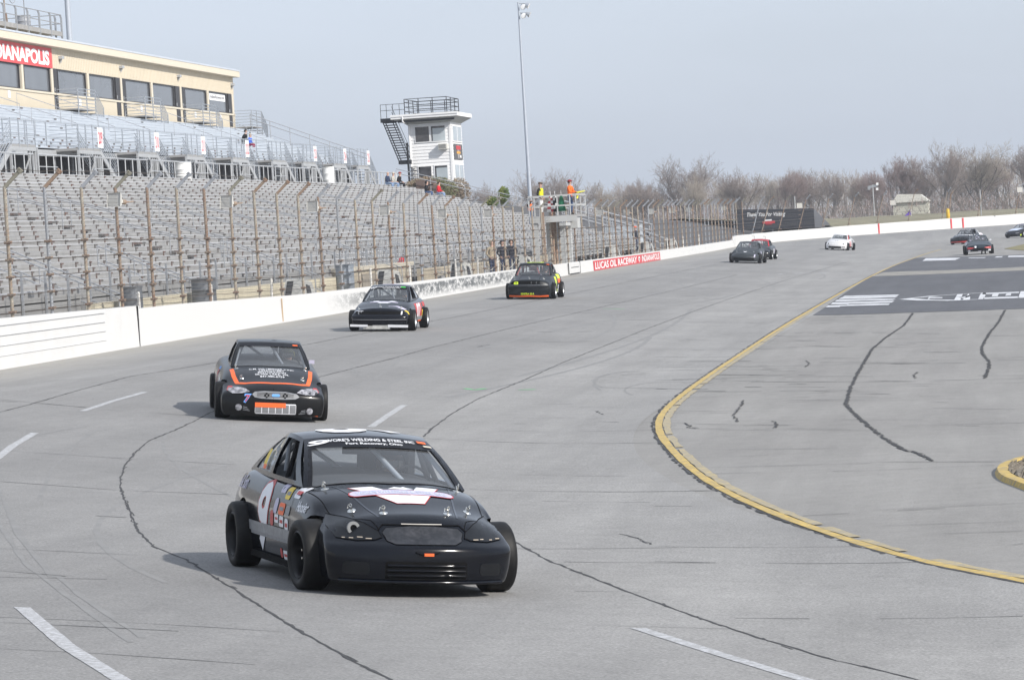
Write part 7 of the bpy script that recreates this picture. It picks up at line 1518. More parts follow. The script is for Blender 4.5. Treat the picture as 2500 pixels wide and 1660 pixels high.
def dress7(c):
    strip(c, 0.80); wtag(c, -0.80, 0.88, 0.085, 0.028, M_dorange)
    def f(zx, zy): return ((zx-1460)*0.00129, (1236-zy)*0.00129)
    # orange border on the hood
    c.line('top', O0, [(-0.655, -0.92), (-0.63, -1.35), (-0.58, -1.70), (-0.45, -1.80), (0.0, -1.86), (0.45, -1.80), (0.58, -1.70), (0.63, -1.35), (0.655, -0.92)], 0.065, M_dorange, 'orange_stripe', off=0.004)
    rows = [('C.M. WILTBERGER II INC', 0.74, 1.12, 0.085), ('UPHOLSTERY', 0.42, 1.22, 0.08), ('RESTORATION', 0.46, 1.32, 0.08), ('SILVER LAKE, WI.', 0.56, 1.42, 0.08), ('847-980-6759', 0.40, 1.52, 0.08)]
    for t, w_, y, h_ in rows: c.text('top', (-0.0, y, 0), t, w_, h_, M_dwhite, off=0.005, bold=0.012)
    for x, y in ((0.50, 1.52), (-0.50, 1.52)): hoodpin(c, x, y)
    for x in (0.57, -0.57): hoodpin(c, x, 0.92)
    M_hl = mat('printed_headlamp', (0.34, 0.34, 0.37), 0.35, var=0.5, scale=14, dirt=(0.05, 0.05, 0.06), dscale=16, damt=0.9, dthr=0.52)
    for sg in (-1, 1):
        P = [(0.38,0.475),(0.46,0.525),(0.60,0.54),(0.72,0.53),(0.745,0.475),(0.66,0.435),(0.52,0.445)]
        c.poly('front', O0, [(sg*x, z+0.005) for x, z in P], M_hl, 'headlight', off=0.005); c.line('front', O0, [(sg*0.745, 0.48), (sg*0.72, 0.53), (sg*0.66, 0.538)], 0.022, M_dred, 'headlight_edge', off=0.006)
        c.line('front', O0, [(sg*0.38,0.475),(sg*0.52,0.44),(sg*0.66,0.432),(sg*0.745,0.475)], 0.009, M_gap, 'headlight_edge', off=0.0065)
    x, z = f(1135, 947); c.text('front', (-x, 0, z), '7', 0.135, 0.15, M_dblue, 'number_outline', off=0.004, bold=0.06, shear=0.2); c.text('front', (-x, 0, z), '7', 0.09, 0.11, M_dred, 'number', off=0.006, bold=0.02, shear=0.2)
    gp_ = [(-0.34,0.44),(-0.30,0.475),(-0.15,0.49),(0.2,0.485),(0.38,0.455),(0.42,0.415),(0.36,0.385),(0.15,0.375),(-0.2,0.385),(-0.30,0.40)]
    c.poly('front', O0, gp_, M_dgrey, 'grille', off=0.004, cell=0.05); c.line('front', O0, gp_ + [gp_[0]], 0.010, M_cage, 'grille_edge', off=0.006)
    for z in (0.41, 0.43, 0.45, 0.468): c.line('front', O0, [(-0.27, z), (0.33, z)], 0.006, M_gap, 'grille_line', off=0.0055)
    c.rect('front', (-0.04, 0, 0.432), 0.13, 0.04, M_dblue, 'oval_badge', off=0.008, rr=0.019)
    for cx in (-0.11, 0.19):
        for dx, dz in ((0,0.028),(-0.025,0.0),(0.03,0.003),(0.0,-0.028)): c.rect('front', (-(cx+dx), 0, 0.428+dz), 0.032, 0.026, M_under, 'vent_hole', off=0.009, rr=0.011)
    # taped lower grille in a white frame
    c.rect('front', (-0.04, 0, 0.215), 0.67, 0.165, M_dwhite, 'grille_frame', off=0.004, rr=0.02)
    for i in range(6): c.rect('front', (-(-0.265+0.112*i+0.025), 0, 0.213), 0.098, 0.135, M_dgrey, 'grille_cell', off=0.006)
    c.rect('front', (0.045, 0, 0.275), 0.50, 0.075, M_dorange, 'orange_tape', off=0.009)
    for x, z in ((-0.56, 0.225), (0.60, 0.19)):
        c.rect('front', (-x, 0, z), 0.105, 0.105, M_hl, 'fog_lamp', off=0.005, rr=0.05); sg = 1 if x < 0 else -1
        for q in range(3): c.line('front', O0, [(x+sg*0.07, z+0.015-0.025*q), (x+sg*(0.14+0.02*q), z+0.0-0.025*q)], 0.008, M_cage, 'fog_lamp_line', off=0.005)
    c.rect('front', (-0.76, 0, 0.098), 0.16, 0.035, M_dorange, 'orange_lip', off=0.006)
    c.line('front', O0, [(0.0, 0.10), (0.0, 0.20)], 0.006, M_gap, 'nose_seam', off=0.004); c.line('front', O0, [(0.0, 0.33), (0.0, 0.54)], 0.006, M_gap, 'nose_seam', off=0.004)
    c.text('right', (0, 1.15, 0.55), 'THORN', 0.55, 0.13, M_dlav, off=0.006, shear=0.3); c.text('right', (0, -0.2, 0.5), '7', 0.45, 0.55, M_dblue, 'number_outline', off=0.004, bold=0.06, shear=0.2); c.text('right', (0, -0.2, 0.5), '7', 0.34, 0.45, M_dred, 'number', off=0.006, bold=0.03, shear=0.2)
    c.text('left', (0, 1.15, 0.55), 'THORN', 0.55, 0.13, M_dlav, off=0.006, shear=-0.3)
    c.rect('right', (0, 0.75, 0.55), 0.25, 0.18, M_dwhite, 'sponsor_sticker', off=0.0045, rr=0.04)
    # scuffed pale swirls on the roof edge, roof vents
    M_sw = mat('pale_swirls', (0.22, 0.28, 0.31), 0.45, var=0.6, scale=9)
    for i in range(16): x = -0.42 + 0.055*i; c.line('top', O0, [(x, 0.06 + 0.02*math.sin(i)), (x+0.03, 0.10), (x+0.06, 0.07 + 0.03*math.cos(i*2))], 0.013, M_sw, 'roof_swirl', off=0.004)
    for dx, dy in ((0,0),(0.03,0.05),(-0.03,0.05),(0,0.10)): c.rect('top', (-0.09-dx, 0.0-dy-0.1, 0), 0.035, 0.035, M_under, 'roof_vent', off=0.005, rr=0.015)
    b = MB(); p = c.gp('sl', 0.08, 0.25); b.box(p.x-0.10, p.x-0.01, p.y-0.01, p.y+0.03, p.z-0.03, p.z+0.03, M_dlav); b.build('mirror', c.root)
dress7(c7); c7.pose(-12.38, 62.5, (0.235, -0.972))
# ---- number 07: dark wedge nosed coupe ----
P07 = paint('dark_navy_paint', (0.003, 0.004, 0.008), 0.18, 0.5, (0.01, 0.011, 0.015))
c07 = Car('race_car', 'dark wedge nosed coupe numbered 07 with a torn white front lip by the scuffed wall', P07,
    spec(yf=2.12, yr=-2.1, hw=0.80, ya=1.27, yb=-1.27, rw=0.285, bot=[(-2.2,0.22),(0,0.17),(2.2,0.17)], vs=[0,0.05,0.35,0.5,0.60,0.68,0.86,1], fr=0.18, fe=3.4,
    top=[(-2.1,0.82),(-1.8,0.85),(-1.3,0.85),(0.5,0.80),(0.85,0.785),(1.5,0.69),(2.2,0.56)], fp=[(0,0.04),(0.05,0.0),(0.35,0.0),(0.52,0.0),(0.60,0.02),(0.68,0.09),(0.86,0.13),(1,0.19)],
    gh=dict(A0=(0.665,0.62,0.775), A1=(0.51,-0.14,1.165), C1=(0.49,-0.80,1.15), C0=(0.60,-1.70,0.83), fb=0.20, cr=0.03, wins=[(0.085,0.50),(0.54,0.88)])))
c07.wheels(M_rims, 0.23, 0.79, deep=0.05); c07.interior(M_cage)
def dress07(c):
    strip(c, 0.77); wtxt(c, '07', 0.77, 0.865, 0.20, 0.075, shear=0.35, bold=0.04); wtxt(c, "VORE'S WELDING & STEEL INC", -0.08, 0.905, 0.70, 0.034, bold=0.02); wtxt(c, 'Fort Recovery, Ohio', -0.14, 0.81, 0.48, 0.034, bold=0.02)
    wtag(c, -0.74, 0.90, 0.12, 0.035, M_dgreen)
    V1 = [(-0.32,-1.05),(-0.16,-1.05),(-0.02,-1.20),(0.08,-1.20),(0.20,-1.05),(0.36,-1.05),(0.14,-1.36),(-0.08,-1.36)]
    c.poly('top', O0, V1, M_dwhite, 'emblem', off=0.004); c.rect('top', (-0.02, 1.2, 0), 0.78, 0.10, M_dlav, 'emblem', off=0.006, rr=0.04)
    for x, y in ((0.60, 1.62), (0.0, 1.72), (-0.55, 1.66)): hoodpin(c, x, y)
    for i in range(9): x = -0.55 + 1.1*i/8; p = c.gp('ws', -x/0.68, 0.02); b = MB(); b.lathe([(0,0.014),(0.011,0.012),(0.012,0)], p + Vector((0,0.012,0.004)), M_chrome, n=6); b.build('windscreen_bolt', c.root)
    c.rect('front', (0.0, 0, 0.50), 1.32, 0.085, M_under, 'lamp_band', off=0.004); c.line('front', O0, [(-0.66, 0.545), (-0.44, 0.545)], 0.010, M_dwhite, 'paint_chip', off=0.007)
    p, n = c.hit('front', -0.53, 0.50); b = MB(); b.lathe([(0.03, 0.012), (0.055, 0.012), (0.057, 0)], (0,0,0), M_cage, n=16); b.lathe([(0.03, 0.002), (0, 0.002)], (0,0,0), M_under, n=12); o = b.build('air_duct', c.root); o.location = p + Vector((0, 0.006, 0)); o.rotation_euler = (R(-80), 0, 0)
    c.rect('front', (-0.60, 0, 0.49), 0.035, 0.09, M_dwhite, 'paint_chip', off=0.008)
    for z, m in ((0.40, M_gap), (0.32, M_dgrey), (0.27, M_gap)): c.line('front', O0, [(-0.74, z), (0.74, z)], 0.012, m, 'bumper_groove', off=0.004)
    b = MB()
    for (x0, x1, z0, z1) in ((-0.78, -0.30, 0.135, 0.195), (0.25, 0.80, 0.115, 0.185)): b.add([(-x0, 2.10, z0), (-x1, 2.125, z0-0.006), (-x1, 2.13, z1-0.01), (-x0, 2.105, z1), (-x0, 2.08, z0), (-x1, 2.10, z0-0.006), (-x1, 2.10, z1-0.01), (-x0, 2.08, z1)], [(0,3,2,1),(4,5,6,7),(3,7,6,2),(0,1,5,4),(1,2,6,5),(0,4,7,3)], M_dwhite)
    b.build('front_lip', c.root)
    b = MB(); b.box(-0.30, 0.42, 2.02, 2.09, 0.07, 0.155, mat('bent_grey_tray', (0.42, 0.42, 0.40), 0.6, var=0.25, scale=8)); b.build('undertray', c.root)
    b = MB(); b.tube([(-0.32 + 0.055*i, 2.05, 0.055 + 0.012*math.sin(i*2.1)) for i in range(13)], 0.012, M_cage, n=5); b.build('torn_strip', c.root)
    c.rect('left', (0, 1.67, 0.50), 0.10, 0.12, M_dyel, 'round_sticker', off=0.005, rr=0.045); c.rect('left', (0, 1.60, 0.62), 0.14, 0.10, M_dlav, 'sponsor_sticker', off=0.005)
    c.rect('left', (0, -0.15, 0.50), 1.25, 0.42, M_dred, 'number_panel', off=0.004); c.text('left', (0, -0.15, 0.50), '07', 0.75, 0.42, M_dwhite, 'number', off=0.006, bold=0.03, shear=0.1)
    c.rect('left', (0, -0.25, 0.30), 1.5, 0.10, M_dgrey, 'side_strip', off=0.007); c.rect('left', (0, -0.9, 0.42), 0.16, 0.20, M_dyel, 'sponsor_sticker', off=0.007); c.rect('left', (0, -1.25, 0.66), 0.5, 0.12, M_dred, 'sponsor_sticker', off=0.005); c.rect('left', (0, -0.4, 0.20), 0.7, 0.09, M_dorange, 'sponsor_sticker', off=0.006)
    c.text('topl', (0.0, -0.45, 0), '07', 0.55, 0.5, M_dlav, 'number', off=0.004, bold=0.03)
    for a in (0.16, 0.30): p, q = c.gp('sl', a, 0.05), c.gp('sl', a-0.02, 0.9); b = MB(); b.tube([p + Vector((0.07,0,0)), q + Vector((0.05,0,0))], 0.022, M_cage, n=6); b.build('door_bar', c.root)
dress07(c07); c07.pose(-16.72, 102.5, (0.02, -1))
# ---- number 63: charcoal boxy sedan ----
P63 = paint('charcoal_paint', (0.011, 0.013, 0.0155), 0.36, 0.2, (0.05, 0.052, 0.055))
c63 = Car('race_car', 'charcoal boxy sedan numbered 63 with an orange front lip and neon yellow side panels', P63,
    spec(yf=2.12, yr=-2.1, hw=0.805, ya=1.22, yb=-1.22, rw=0.29, bot=[(-2.2,0.22),(0,0.15),(2.2,0.065)], vs=[0,0.05,0.3,0.55,0.62,0.70,0.86,1], fr=0.20, fe=3.2, crown=0.035,
    top=[(-2.1,0.90),(-1.7,0.92),(-1.2,0.92),(0.5,0.87),(0.85,0.85),(1.5,0.77),(2.2,0.66)], fp=[(0,0.07),(0.06,0.03),(0.4,0.0),(0.55,0.0),(0.62,0.02),(0.70,0.07),(0.88,0.09),(1,0.14)],
    gh=dict(A0=(0.68,0.62,0.84), A1=(0.545,0.0,1.255), C1=(0.53,-0.80,1.24), C0=(0.62,-1.35,0.89), fb=0.18, cr=0.03, arch=0.03, wins=[(0.085,0.50),(0.55,0.90)])))
c63.wheels(M_rims, 0.23, 0.79, deep=0.05); c63.interior(mat('red_cage', (0.35, 0.06, 0.05), 0.5))
def dress63(c):
    strip(c, 0.80); wtag(c, -0.86, 0.88, 0.10, 0.03, M_dorange)
    c.rect('front', (0.12, 0, 0.60), 1.05, 0.12, M_under, 'lamp_band', off=0.004); c.text('front', (0.46, 0, 0.585), '63', 0.17, 0.105, M_dneon, 'number', off=0.008, bold=0.06)
    for x in (0.1, 0.28): c.line('front', O0, [(x, 0.56), (x, 0.63)], 0.010, M_cage, 'lamp_mark', off=0.008)
    for x in (-0.22, -0.06): c.line('front', O0, [(x, 0.55), (x, 0.64)], 0.006, M_gap, 'lamp_mark', off=0.006)
    c.text('front', (0.03, 0, 0.20), 'SENTRA SE-R', 0.49, 0.068, M_dneon, off=0.006, bold=0.02)
    c.line('front', O0, [(-0.77, 0.125), (-0.3, 0.115), (0.0, 0.125), (0.4, 0.11), (0.77, 0.125)], 0.055, M_dorange, 'orange_lip', off=0.006)
    c.line('front', O0, [(-0.74, 0.43), (0.74, 0.43)], 0.03, M_gap, 'bumper_groove', off=0.003); c.line('front', O0, [(-0.7, 0.51), (0.7, 0.51)], 0.008, M_cage, 'bumper_edge', off=0.004)
    for x, y in ((0.55, 1.62), (0.0, 1.72), (-0.50, 1.62), (0.5, 0.86)): hoodpin(c, x, y)
    c.poly('top', O0, [(0.33,-0.84),(0.36,-0.90),(0.33,-0.99),(0.30,-0.90)], M_dlav, 'hood_sticker', off=0.004)
    for x in (-0.35, 0.35): c.line('top', O0, [(x, -0.85), (x*1.05, -1.9)], 0.008, M_gap, 'hood_crease')
    c.rect('topl', (0.0, -0.30, 0), 0.62, 0.62, M_dneon, 'number_panel', off=0.004, rr=0.1); c.text('topl', (0.0, -0.30, 0), '63', 0.40, 0.40, M_dgrey, 'number', off=0.006, bold=0.02)
    c.rect('left', (0, 0.30, 0.52), 0.42, 0.52, M_dneon, 'number_panel', off=0.004, sl=0.15); c.text('left', (0, 0.30, 0.52), '6', 0.22, 0.34, M_dgrey, 'number', off=0.006, bold=0.02)
    c.rect('left', (0, -0.75, 0.78), 0.75, 0.15, M_dneon, 'number_panel', off=0.004); c.rect('left', (0, -0.70, 0.62), 0.85, 0.15, M_dorange, 'side_panel', off=0.004); c.rect('left', (0, -0.10, 0.26), 0.20, 0.14, M_dneon, 'side_panel', off=0.005)
    for i in range(4): c.rect('left', (0, -0.45, 0.22+0.075*i), 0.25, 0.05, M_dwhite, 'sponsor_sticker', off=0.005)
    b = MB(); p = c.gp('ws', 0.25, 0.5); c_ = mat('pink_panel', (0.55, 0.20, 0.20), 0.6)
    b.box(-0.02, 0.34, -0.95, -0.93, 0.98, 1.16, c_); b.build('rear_panel', c.root)
dress63(c63); c63.pose(-16.9, 137.2, (0.0, -1))
# ---- far cars ----
def far_car(label, pnt, pos, head, sp, rim=M_rimb, sc=1.0, roofp=None, cage=M_cage):
    c = Car('race_car', label, pnt, sp, roofp); c.wheels(rim, 0.22, sp['hw']-0.02, deep=0.05); c.interior(cage); return c
Pg = paint('matt_grey_paint', (0.030, 0.035, 0.040), 0.42, 0.1, (0.06, 0.065, 0.07))
cg = far_car('plain matt grey rounded car with a small white emblem, ahead of the red framed car', Pg, 0, 0, spec(hw=0.85, fr=0.34, fe=2.4, yf=2.25, top=[(-2.2,0.84),(-1.6,0.88),(0.5,0.84),(0.95,0.80),(1.5,0.72),(2.2,0.55)]))
cg.rect('front', (0.02, 0, 0.235), 1.22, 0.14, M_under, 'grille_mouth', off=0.004, rr=0.06); cg.poly('top', O0, [(-0.14,-1.62),(0.0,-1.68),(0.14,-1.60),(0.06,-1.74),(-0.03,-1.78),(-0.06,-1.70)], M_dwhite, 'emblem', off=0.005)
cg.rect('front', (-0.60, 0, 0.43), 0.07, 0.16, M_dlav, 'sponsor_sticker', off=0.005); cg.rect('left', (0, 0.55, 0.48), 0.22, 0.45, M_dlav, 'sponsor_sticker', off=0.005); cg.rect('left', (0, -0.55, 0.55), 0.12, 0.3, M_dwhite, 'sponsor_sticker', off=0.005)
for x, y in ((0.50, 1.5), (-0.50, 1.5)): hoodpin(cg, x, y)
cg.pose(-14.7, 223.2, (-0.05, -1))
Pr = paint('black_red_paint', (0.012, 0.013, 0.016), 0.3, 0.3); Pred = paint('red_paint', (0.42, 0.02, 0.03), 0.3, 0.4)
cr_ = far_car('red framed car with two thin roof aerials following the grey car', Pr, 0, 0, spec(hw=0.86, gh=dict(wins=[(0.085,0.50),(0.55,0.90)])), M_rims, roofp=Pred, cage=mat('red_cage_bars', (0.45, 0.03, 0.04), 0.45))
mb = MB()
for a0, a1 in ((-0.97, -0.86), (0.86, 0.97)): cr_.patch(mb, 'ws', [a0, a1], [0.03, 0.3, 0.6, 0.95], Pred, off=0.004)
cr_.patch(mb, 'ws', [-0.9, -0.3, 0.3, 0.9], [0.80, 0.95], Pred, off=0.004); mb.build('red_frame', cr_.root)
for x in (-0.28, 0.42): b = MB(); b.tube([(x, -0.3, 1.19), (x, -0.3, 1.42)], 0.012, M_under, n=4); b.tube([(x, -0.3, 1.42), (x+0.16, -0.3, 1.42)], 0.010, M_under, n=4); b.build('roof_aerial', cr_.root)
for i in range(3): cr_.rect('left', (0, -0.2-0.5*i, 0.5), 0.3, 0.3, (M_dwhite, M_dlav, M_dred)[i], 'sponsor_sticker', off=0.005)
cr_.pose(-14.95, 238.5, (-0.05, -1))
Pw = paint('white_car_paint', (0.60, 0.60, 0.61), 0.3, 0.4, (0.4, 0.39, 0.38))
cw = far_car('white car with red window posts and two round dark headlights by itself', Pw, 0, 0, spec(hw=0.84, fr=0.28), M_rimb)
strip(cw, 0.82, M_dwhite)
for x in (-0.58, 0.58): cw.rect('front', (x, 0, 0.475), 0.09, 0.09, M_under, 'headlight', off=0.006, rr=0.04)
for x in (-0.35, -0.12, 0.1, 0.35): cw.rect('front', (x, 0, 0.45), 0.035, 0.035, M_dgrey, 'nose_vent', off=0.006, rr=0.015)
cw.rect('front', (0.05, 0, 0.22), 1.0, 0.15, M_under, 'grille_mouth', off=0.004, rr=0.04); cw.rect('front', (-0.60, 0, 0.24), 0.22, 0.06, M_under, 'fog_slot', off=0.004); cw.text('top', (0.0, 1.62, 0), '17', 0.24, 0.16, M_under, 'number', off=0.005, bold=0.03)
cw.line('front', O0, [(-0.72, 0.565), (0.72, 0.565)], 0.012, M_dgrey, 'panel_gap', off=0.004)
mb = MB(); cw.patch(mb, 'sl', [0.0, 0.03, 0.085], [0.0, 0.4, 0.8, 1.0], M_dred, off=0.005); cw.patch(mb, 'sl', [0.085, 0.2, 0.3], [0.1, 0.4, 0.8], M_dred, off=-0.03); mb.build('red_post', cw.root)
cw.rect('left', (0, 0.2, 0.5), 0.7, 0.4, M_dred, 'number_panel', off=0.004); cw.text('left', (0, 0.2, 0.5), '17', 0.45, 0.34, M_dwhite, 'number', off=0.006, bold=0.03); cw.rect('left', (0, -0.9, 0.6), 0.9, 0.4, M_dgrey, 'side_panel', off=0.005); cw.rect('left', (0, 0.1, 0.24), 1.6, 0.1, M_under, 'side_panel', off=0.005)
cw.pose(-12.15, 293.8, (-0.13, -0.99))
Pk = paint('black_gloss_paint', (0.008, 0.009, 0.012), 0.25, 0.5)
cb = far_car('black car with a red front lip and white rear quarters in the far turn', Pk, 0, 0, spec(hw=0.86, gh=dict(A0=(0.68,0.5,0.81), C0=(0.62,-1.4,0.86))), M_rims)
strip(cb, 0.80); wtxt(cb, 'LEWIS RACING', 0.0, 0.88, 0.85, 0.05, bold=0.03); cb.text('top', (-0.02, 1.35, 0), 'LAWSON', 1.05, 0.20, M_dwhite, off=0.005, bold=0.03)
cb.rect('front', (0, 0, 0.185), 1.5, 0.15, M_dred, 'red_lip', off=0.005); cb.rect('front', (0, 0, 0.30), 1.4, 0.06, M_under, 'grille_mouth', off=0.004)
for y, m in ((1.2, M_dwhite), (0.9, M_dwhite), (0.3, M_dwhite)): cb.rect('left', (0, y, 0.62), 0.14, 0.28, m, 'sponsor_sticker', off=0.005)
mb = MB(); cb.patch(mb, 'sl', [0.92, 0.96, 1.0], [0.0, 0.3, 0.6, 1], M_dwhite, off=0.005); mb.build('white_quarter', cb.root); cb.rect('left', (0, -1.5, 0.6), 1.1, 0.5, M_dwhite, 'white_quarter', off=0.005); cb.text('left', (0, -1.4, 0.65), '86', 0.45, 0.3, M_dred, 'number', off=0.008)
cb.pose(-2.55, 322.0, (-0.32, -0.947))
Pd = paint('dark_teal_paint', (0.014, 0.022, 0.030), 0.28, 0.4)
cd_ = far_car('dark car with red headlamp shapes coming off the pavement at right', Pd, 0, 0, spec(hw=0.86, bot=[(-2.2,0.24),(0,0.22),(2.2,0.20)], rw=0.30), M_rimb)
for sg in (-1, 1):
    cd_.poly('front', O0, [(sg*0.30, 0.44), (sg*0.55, 0.47), (sg*0.76, 0.50), (sg*0.76, 0.36), (sg*0.5, 0.38)], M_dred, 'headlight', off=0.006); cd_.rect('front', (sg*0.58, 0, 0.53), 0.34, 0.06, M_under, 'lamp_cover', off=0.005); cd_.rect('front', (sg*0.66, 0, 0.26), 0.16, 0.10, M_dwhite, 'corner_patch', off=0.006)
cd_.rect('front', (0, 0, 0.31), 0.86, 0.20, M_under, 'grille_mouth', off=0.005, rr=0.06); cd_.rect('front', (-0.02, 0, 0.225), 0.20, 0.04, M_dlav, 'plate', off=0.008); cd_.rect('front', (0.24, 0, 0.49), 0.12, 0.12, M_dwhite, 'sponsor_sticker', off=0.008, rr=0.03)
for a, b_ in ((0.75, 0.25), (0.15, 0.45), (0.1, 0.85), (-0.1, 0.65), (-0.5, 0.4)): wtag(cd_, a, b_, 0.10, 0.05, M_dlav)
b = MB(); b.box(-0.86, -0.74, 0.55, 0.62, 0.86, 0.95, M_dwhite); b.build('mirror', cd_.root); cd_.rect('right', (0, 0.9, 0.6), 0.5, 0.25, M_dwhite, 'sponsor_sticker', off=0.005)
cd_.pose(-1.28, 249.5, (0.04, -0.999))
Pb = paint('deep_blue_black_paint', (0.010, 0.011, 0.018), 0.25, 0.5)
ce = far_car('black car with a pale blue white hood patch and orange numbers near the right edge', Pb, 0, 0, spec(hw=0.85, fr=0.30), M_rims)
ce.poly('top', O0, [(-0.62,-0.86),(0.62,-0.86),(0.55,-1.2),(0.35,-1.75),(0.1,-1.85),(-0.5,-1.85),(-0.6,-1.4)], mat('pale_blue_vinyl', (0.50, 0.56, 0.68), 0.4, var=0.1), 'hood_patch', off=0.004); strip(ce, 0.86, M_dlav)
for x in (-0.58, 0.58): ce.rect('front', (x, 0, 0.42), 0.26, 0.06, M_dgrey, 'headlight', off=0.006)
ce.rect('front', (0, 0, 0.2), 1.1, 0.12, M_under, 'grille_mouth', off=0.004); ce.rect('left', (0, 1.75, 0.24), 0.18, 0.12, M_dneon, 'sponsor_sticker', off=0.006)
for q in range(2): ce.rect('left', (0, 0.55-0.55*q, 0.52), 0.45, 0.42, M_dorange, 'number_panel', off=0.005); ce.text('left', (0, 0.55-0.55*q, 0.52), '8', 0.2, 0.32, M_dwhite, 'number', off=0.007, bold=0.04)
ce.rect('left', (0, -0.5, 0.3), 1.2, 0.2, M_dwhite, 'side_panel', off=0.005); mb = MB(); ce.patch(mb, 'sl', [0.0, 0.04, 0.085], [0, 0.5, 1], mat('purple_blue_vinyl', (0.06, 0.05, 0.25), 0.4), off=0.005); mb.build('blue_post', ce.root)
ce.pose(2.35, 352.5, (-0.50, -0.866))
Pbl = paint('bright_blue_paint', (0.02, 0.09, 0.42), 0.28, 0.5)
cl_ = far_car('bright blue car cut off by the right picture edge', Pbl, 0, 0, spec(hw=0.85, fr=0.34, fe=2.4), M_rimb); cl_.rect('front', (0, 0, 0.22), 1.0, 0.12, M_under, 'grille_mouth', off=0.004)
cl_.pose(3.75, 325.0, (-0.40, -0.917))
# ------------------------------------------------------------ people
M_skin = mat('skin', (0.50, 0.32, 0.25), 0.6, var=0.05)
CLOTH = {}
def cloth(name, col):
    if name not in CLOTH: CLOTH[name] = mat('cloth_' + name, col, 0.85, var=0.12, scale=9, spec=0.2)
    return CLOTH[name]
JN = ['pelvis','waist','chest','neck','chin','head','crown','shoulder_r','elbow_r','wrist_r','shoulder_l','elbow_l','wrist_l','hip_r','knee_r','ankle_r','toe_r','hip_l','knee_l','ankle_l','toe_l']
ED = [(0,1),(1,2),(2,3),(3,4),(4,5),(5,6),(2,7),(7,8),(8,9),(2,10),(10,11),(11,12),(0,13),(13,14),(14,15),(15,16),(0,17),(17,18),(18,19),(19,20)]
RAD = [(.155,.12),(.15,.115),(.17,.125),(.06,.06),(.075,.08),(.088,.105),(.065,.075),(.075,.075),(.052,.052),(.036,.036),(.075,.075),(.052,.052),(.036,.036),(.095,.095),(.066,.066),(.045,.045),(.042,.034),(.095,.095),(.066,.066),(.045,.045),(.042,.034)]
REG = {(0,1):'top',(1,2):'top',(2,3):'top',(3,4):'skin',(4,5):'skin',(5,6):'skin',(2,7):'top',(7,8):'top',(8,9):'top',(2,10):'top',(10,11):'top',(11,12):'top',(0,13):'leg',(13,14):'leg',(14,15):'leg',(15,16):'shoe',(0,17):'leg',(17,18):'leg',(18,19):'leg',(19,20):'shoe'}
def pose_stand(arms='down', step=0.0, lean=0.0):
    J = dict(pelvis=(0,0,.95),waist=(0,.0,1.10),chest=(0,.01+lean*.5,1.31),neck=(0,.0+lean,1.47),chin=(0,.035+lean,1.545),head=(0,.03+lean,1.63),crown=(0,.015+lean,1.71),
        hip_r=(.095,0,.88),knee_r=(.10,.03+step,.49),ankle_r=(.10,-.02+step*1.2,.085),toe_r=(.12,.12+step*1.2,.04),hip_l=(-.095,0,.88),knee_l=(-.10,.03-step,.49),ankle_l=(-.10,-.02-step*1.2,.085),toe_l=(-.12,.12-step*1.2,.04))
    A = dict(down=((.205,0,1.40),(.25,-.04,1.12),(.24,.05,.86)), fwd=((.205,.02,1.40),(.25,.10,1.14),(.17,.34,1.10)), face=((.205,.02,1.40),(.27,.16,1.22),(.10,.22,1.52)), pocket=((.205,0,1.40),(.29,-.06,1.13),(.19,.08,.95)), point=((.205,.02,1.40),(.34,.28,1.44),(.36,.55,1.48)))
    ar, al = (arms if isinstance(arms, tuple) else (arms, arms)); a, b = A[ar], A[al]
    J.update(shoulder_r=a[0], elbow_r=a[1], wrist_r=a[2], shoulder_l=(-b[0][0],)+b[0][1:], elbow_l=(-b[1][0],)+b[1][1:], wrist_l=(-b[2][0],)+b[2][1:])
    return J
def pose_sit(arms='lap', lean=0.08):
    J = dict(pelvis=(0,0,.10),waist=(0,.02,.25),chest=(0,lean*.7,.46),neck=(0,lean,.62),chin=(0,lean+.04,.695),head=(0,lean+.035,.78),crown=(0,lean+.02,.86),
        hip_r=(.10,.02,.08),knee_r=(.12,.45,.10),ankle_r=(.12,.42,-.32),toe_r=(.14,.56,-.37),hip_l=(-.10,.02,.08),knee_l=(-.12,.45,.10),ankle_l=(-.12,.40,-.32),toe_l=(-.14,.54,-.37))
    A = dict(lap=((.205,lean,.55),(.26,.10,.30),(.12,.32,.20)), wheel=((.205,lean,.55),(.25,.22,.34),(.15,.46,.44)), point=((.205,lean,.55),(.36,.24,.58),(.42,.50,.62)))
    ar, al = (arms if isinstance(arms, tuple) else (arms, arms)); a, b = A[ar], A[al]
    J.update(shoulder_r=a[0], elbow_r=a[1], wrist_r=a[2], shoulder_l=(-b[0][0],)+b[0][1:], elbow_l=(-b[1][0],)+b[1][1:], wrist_l=(-b[2][0],)+b[2][1:])
    return J
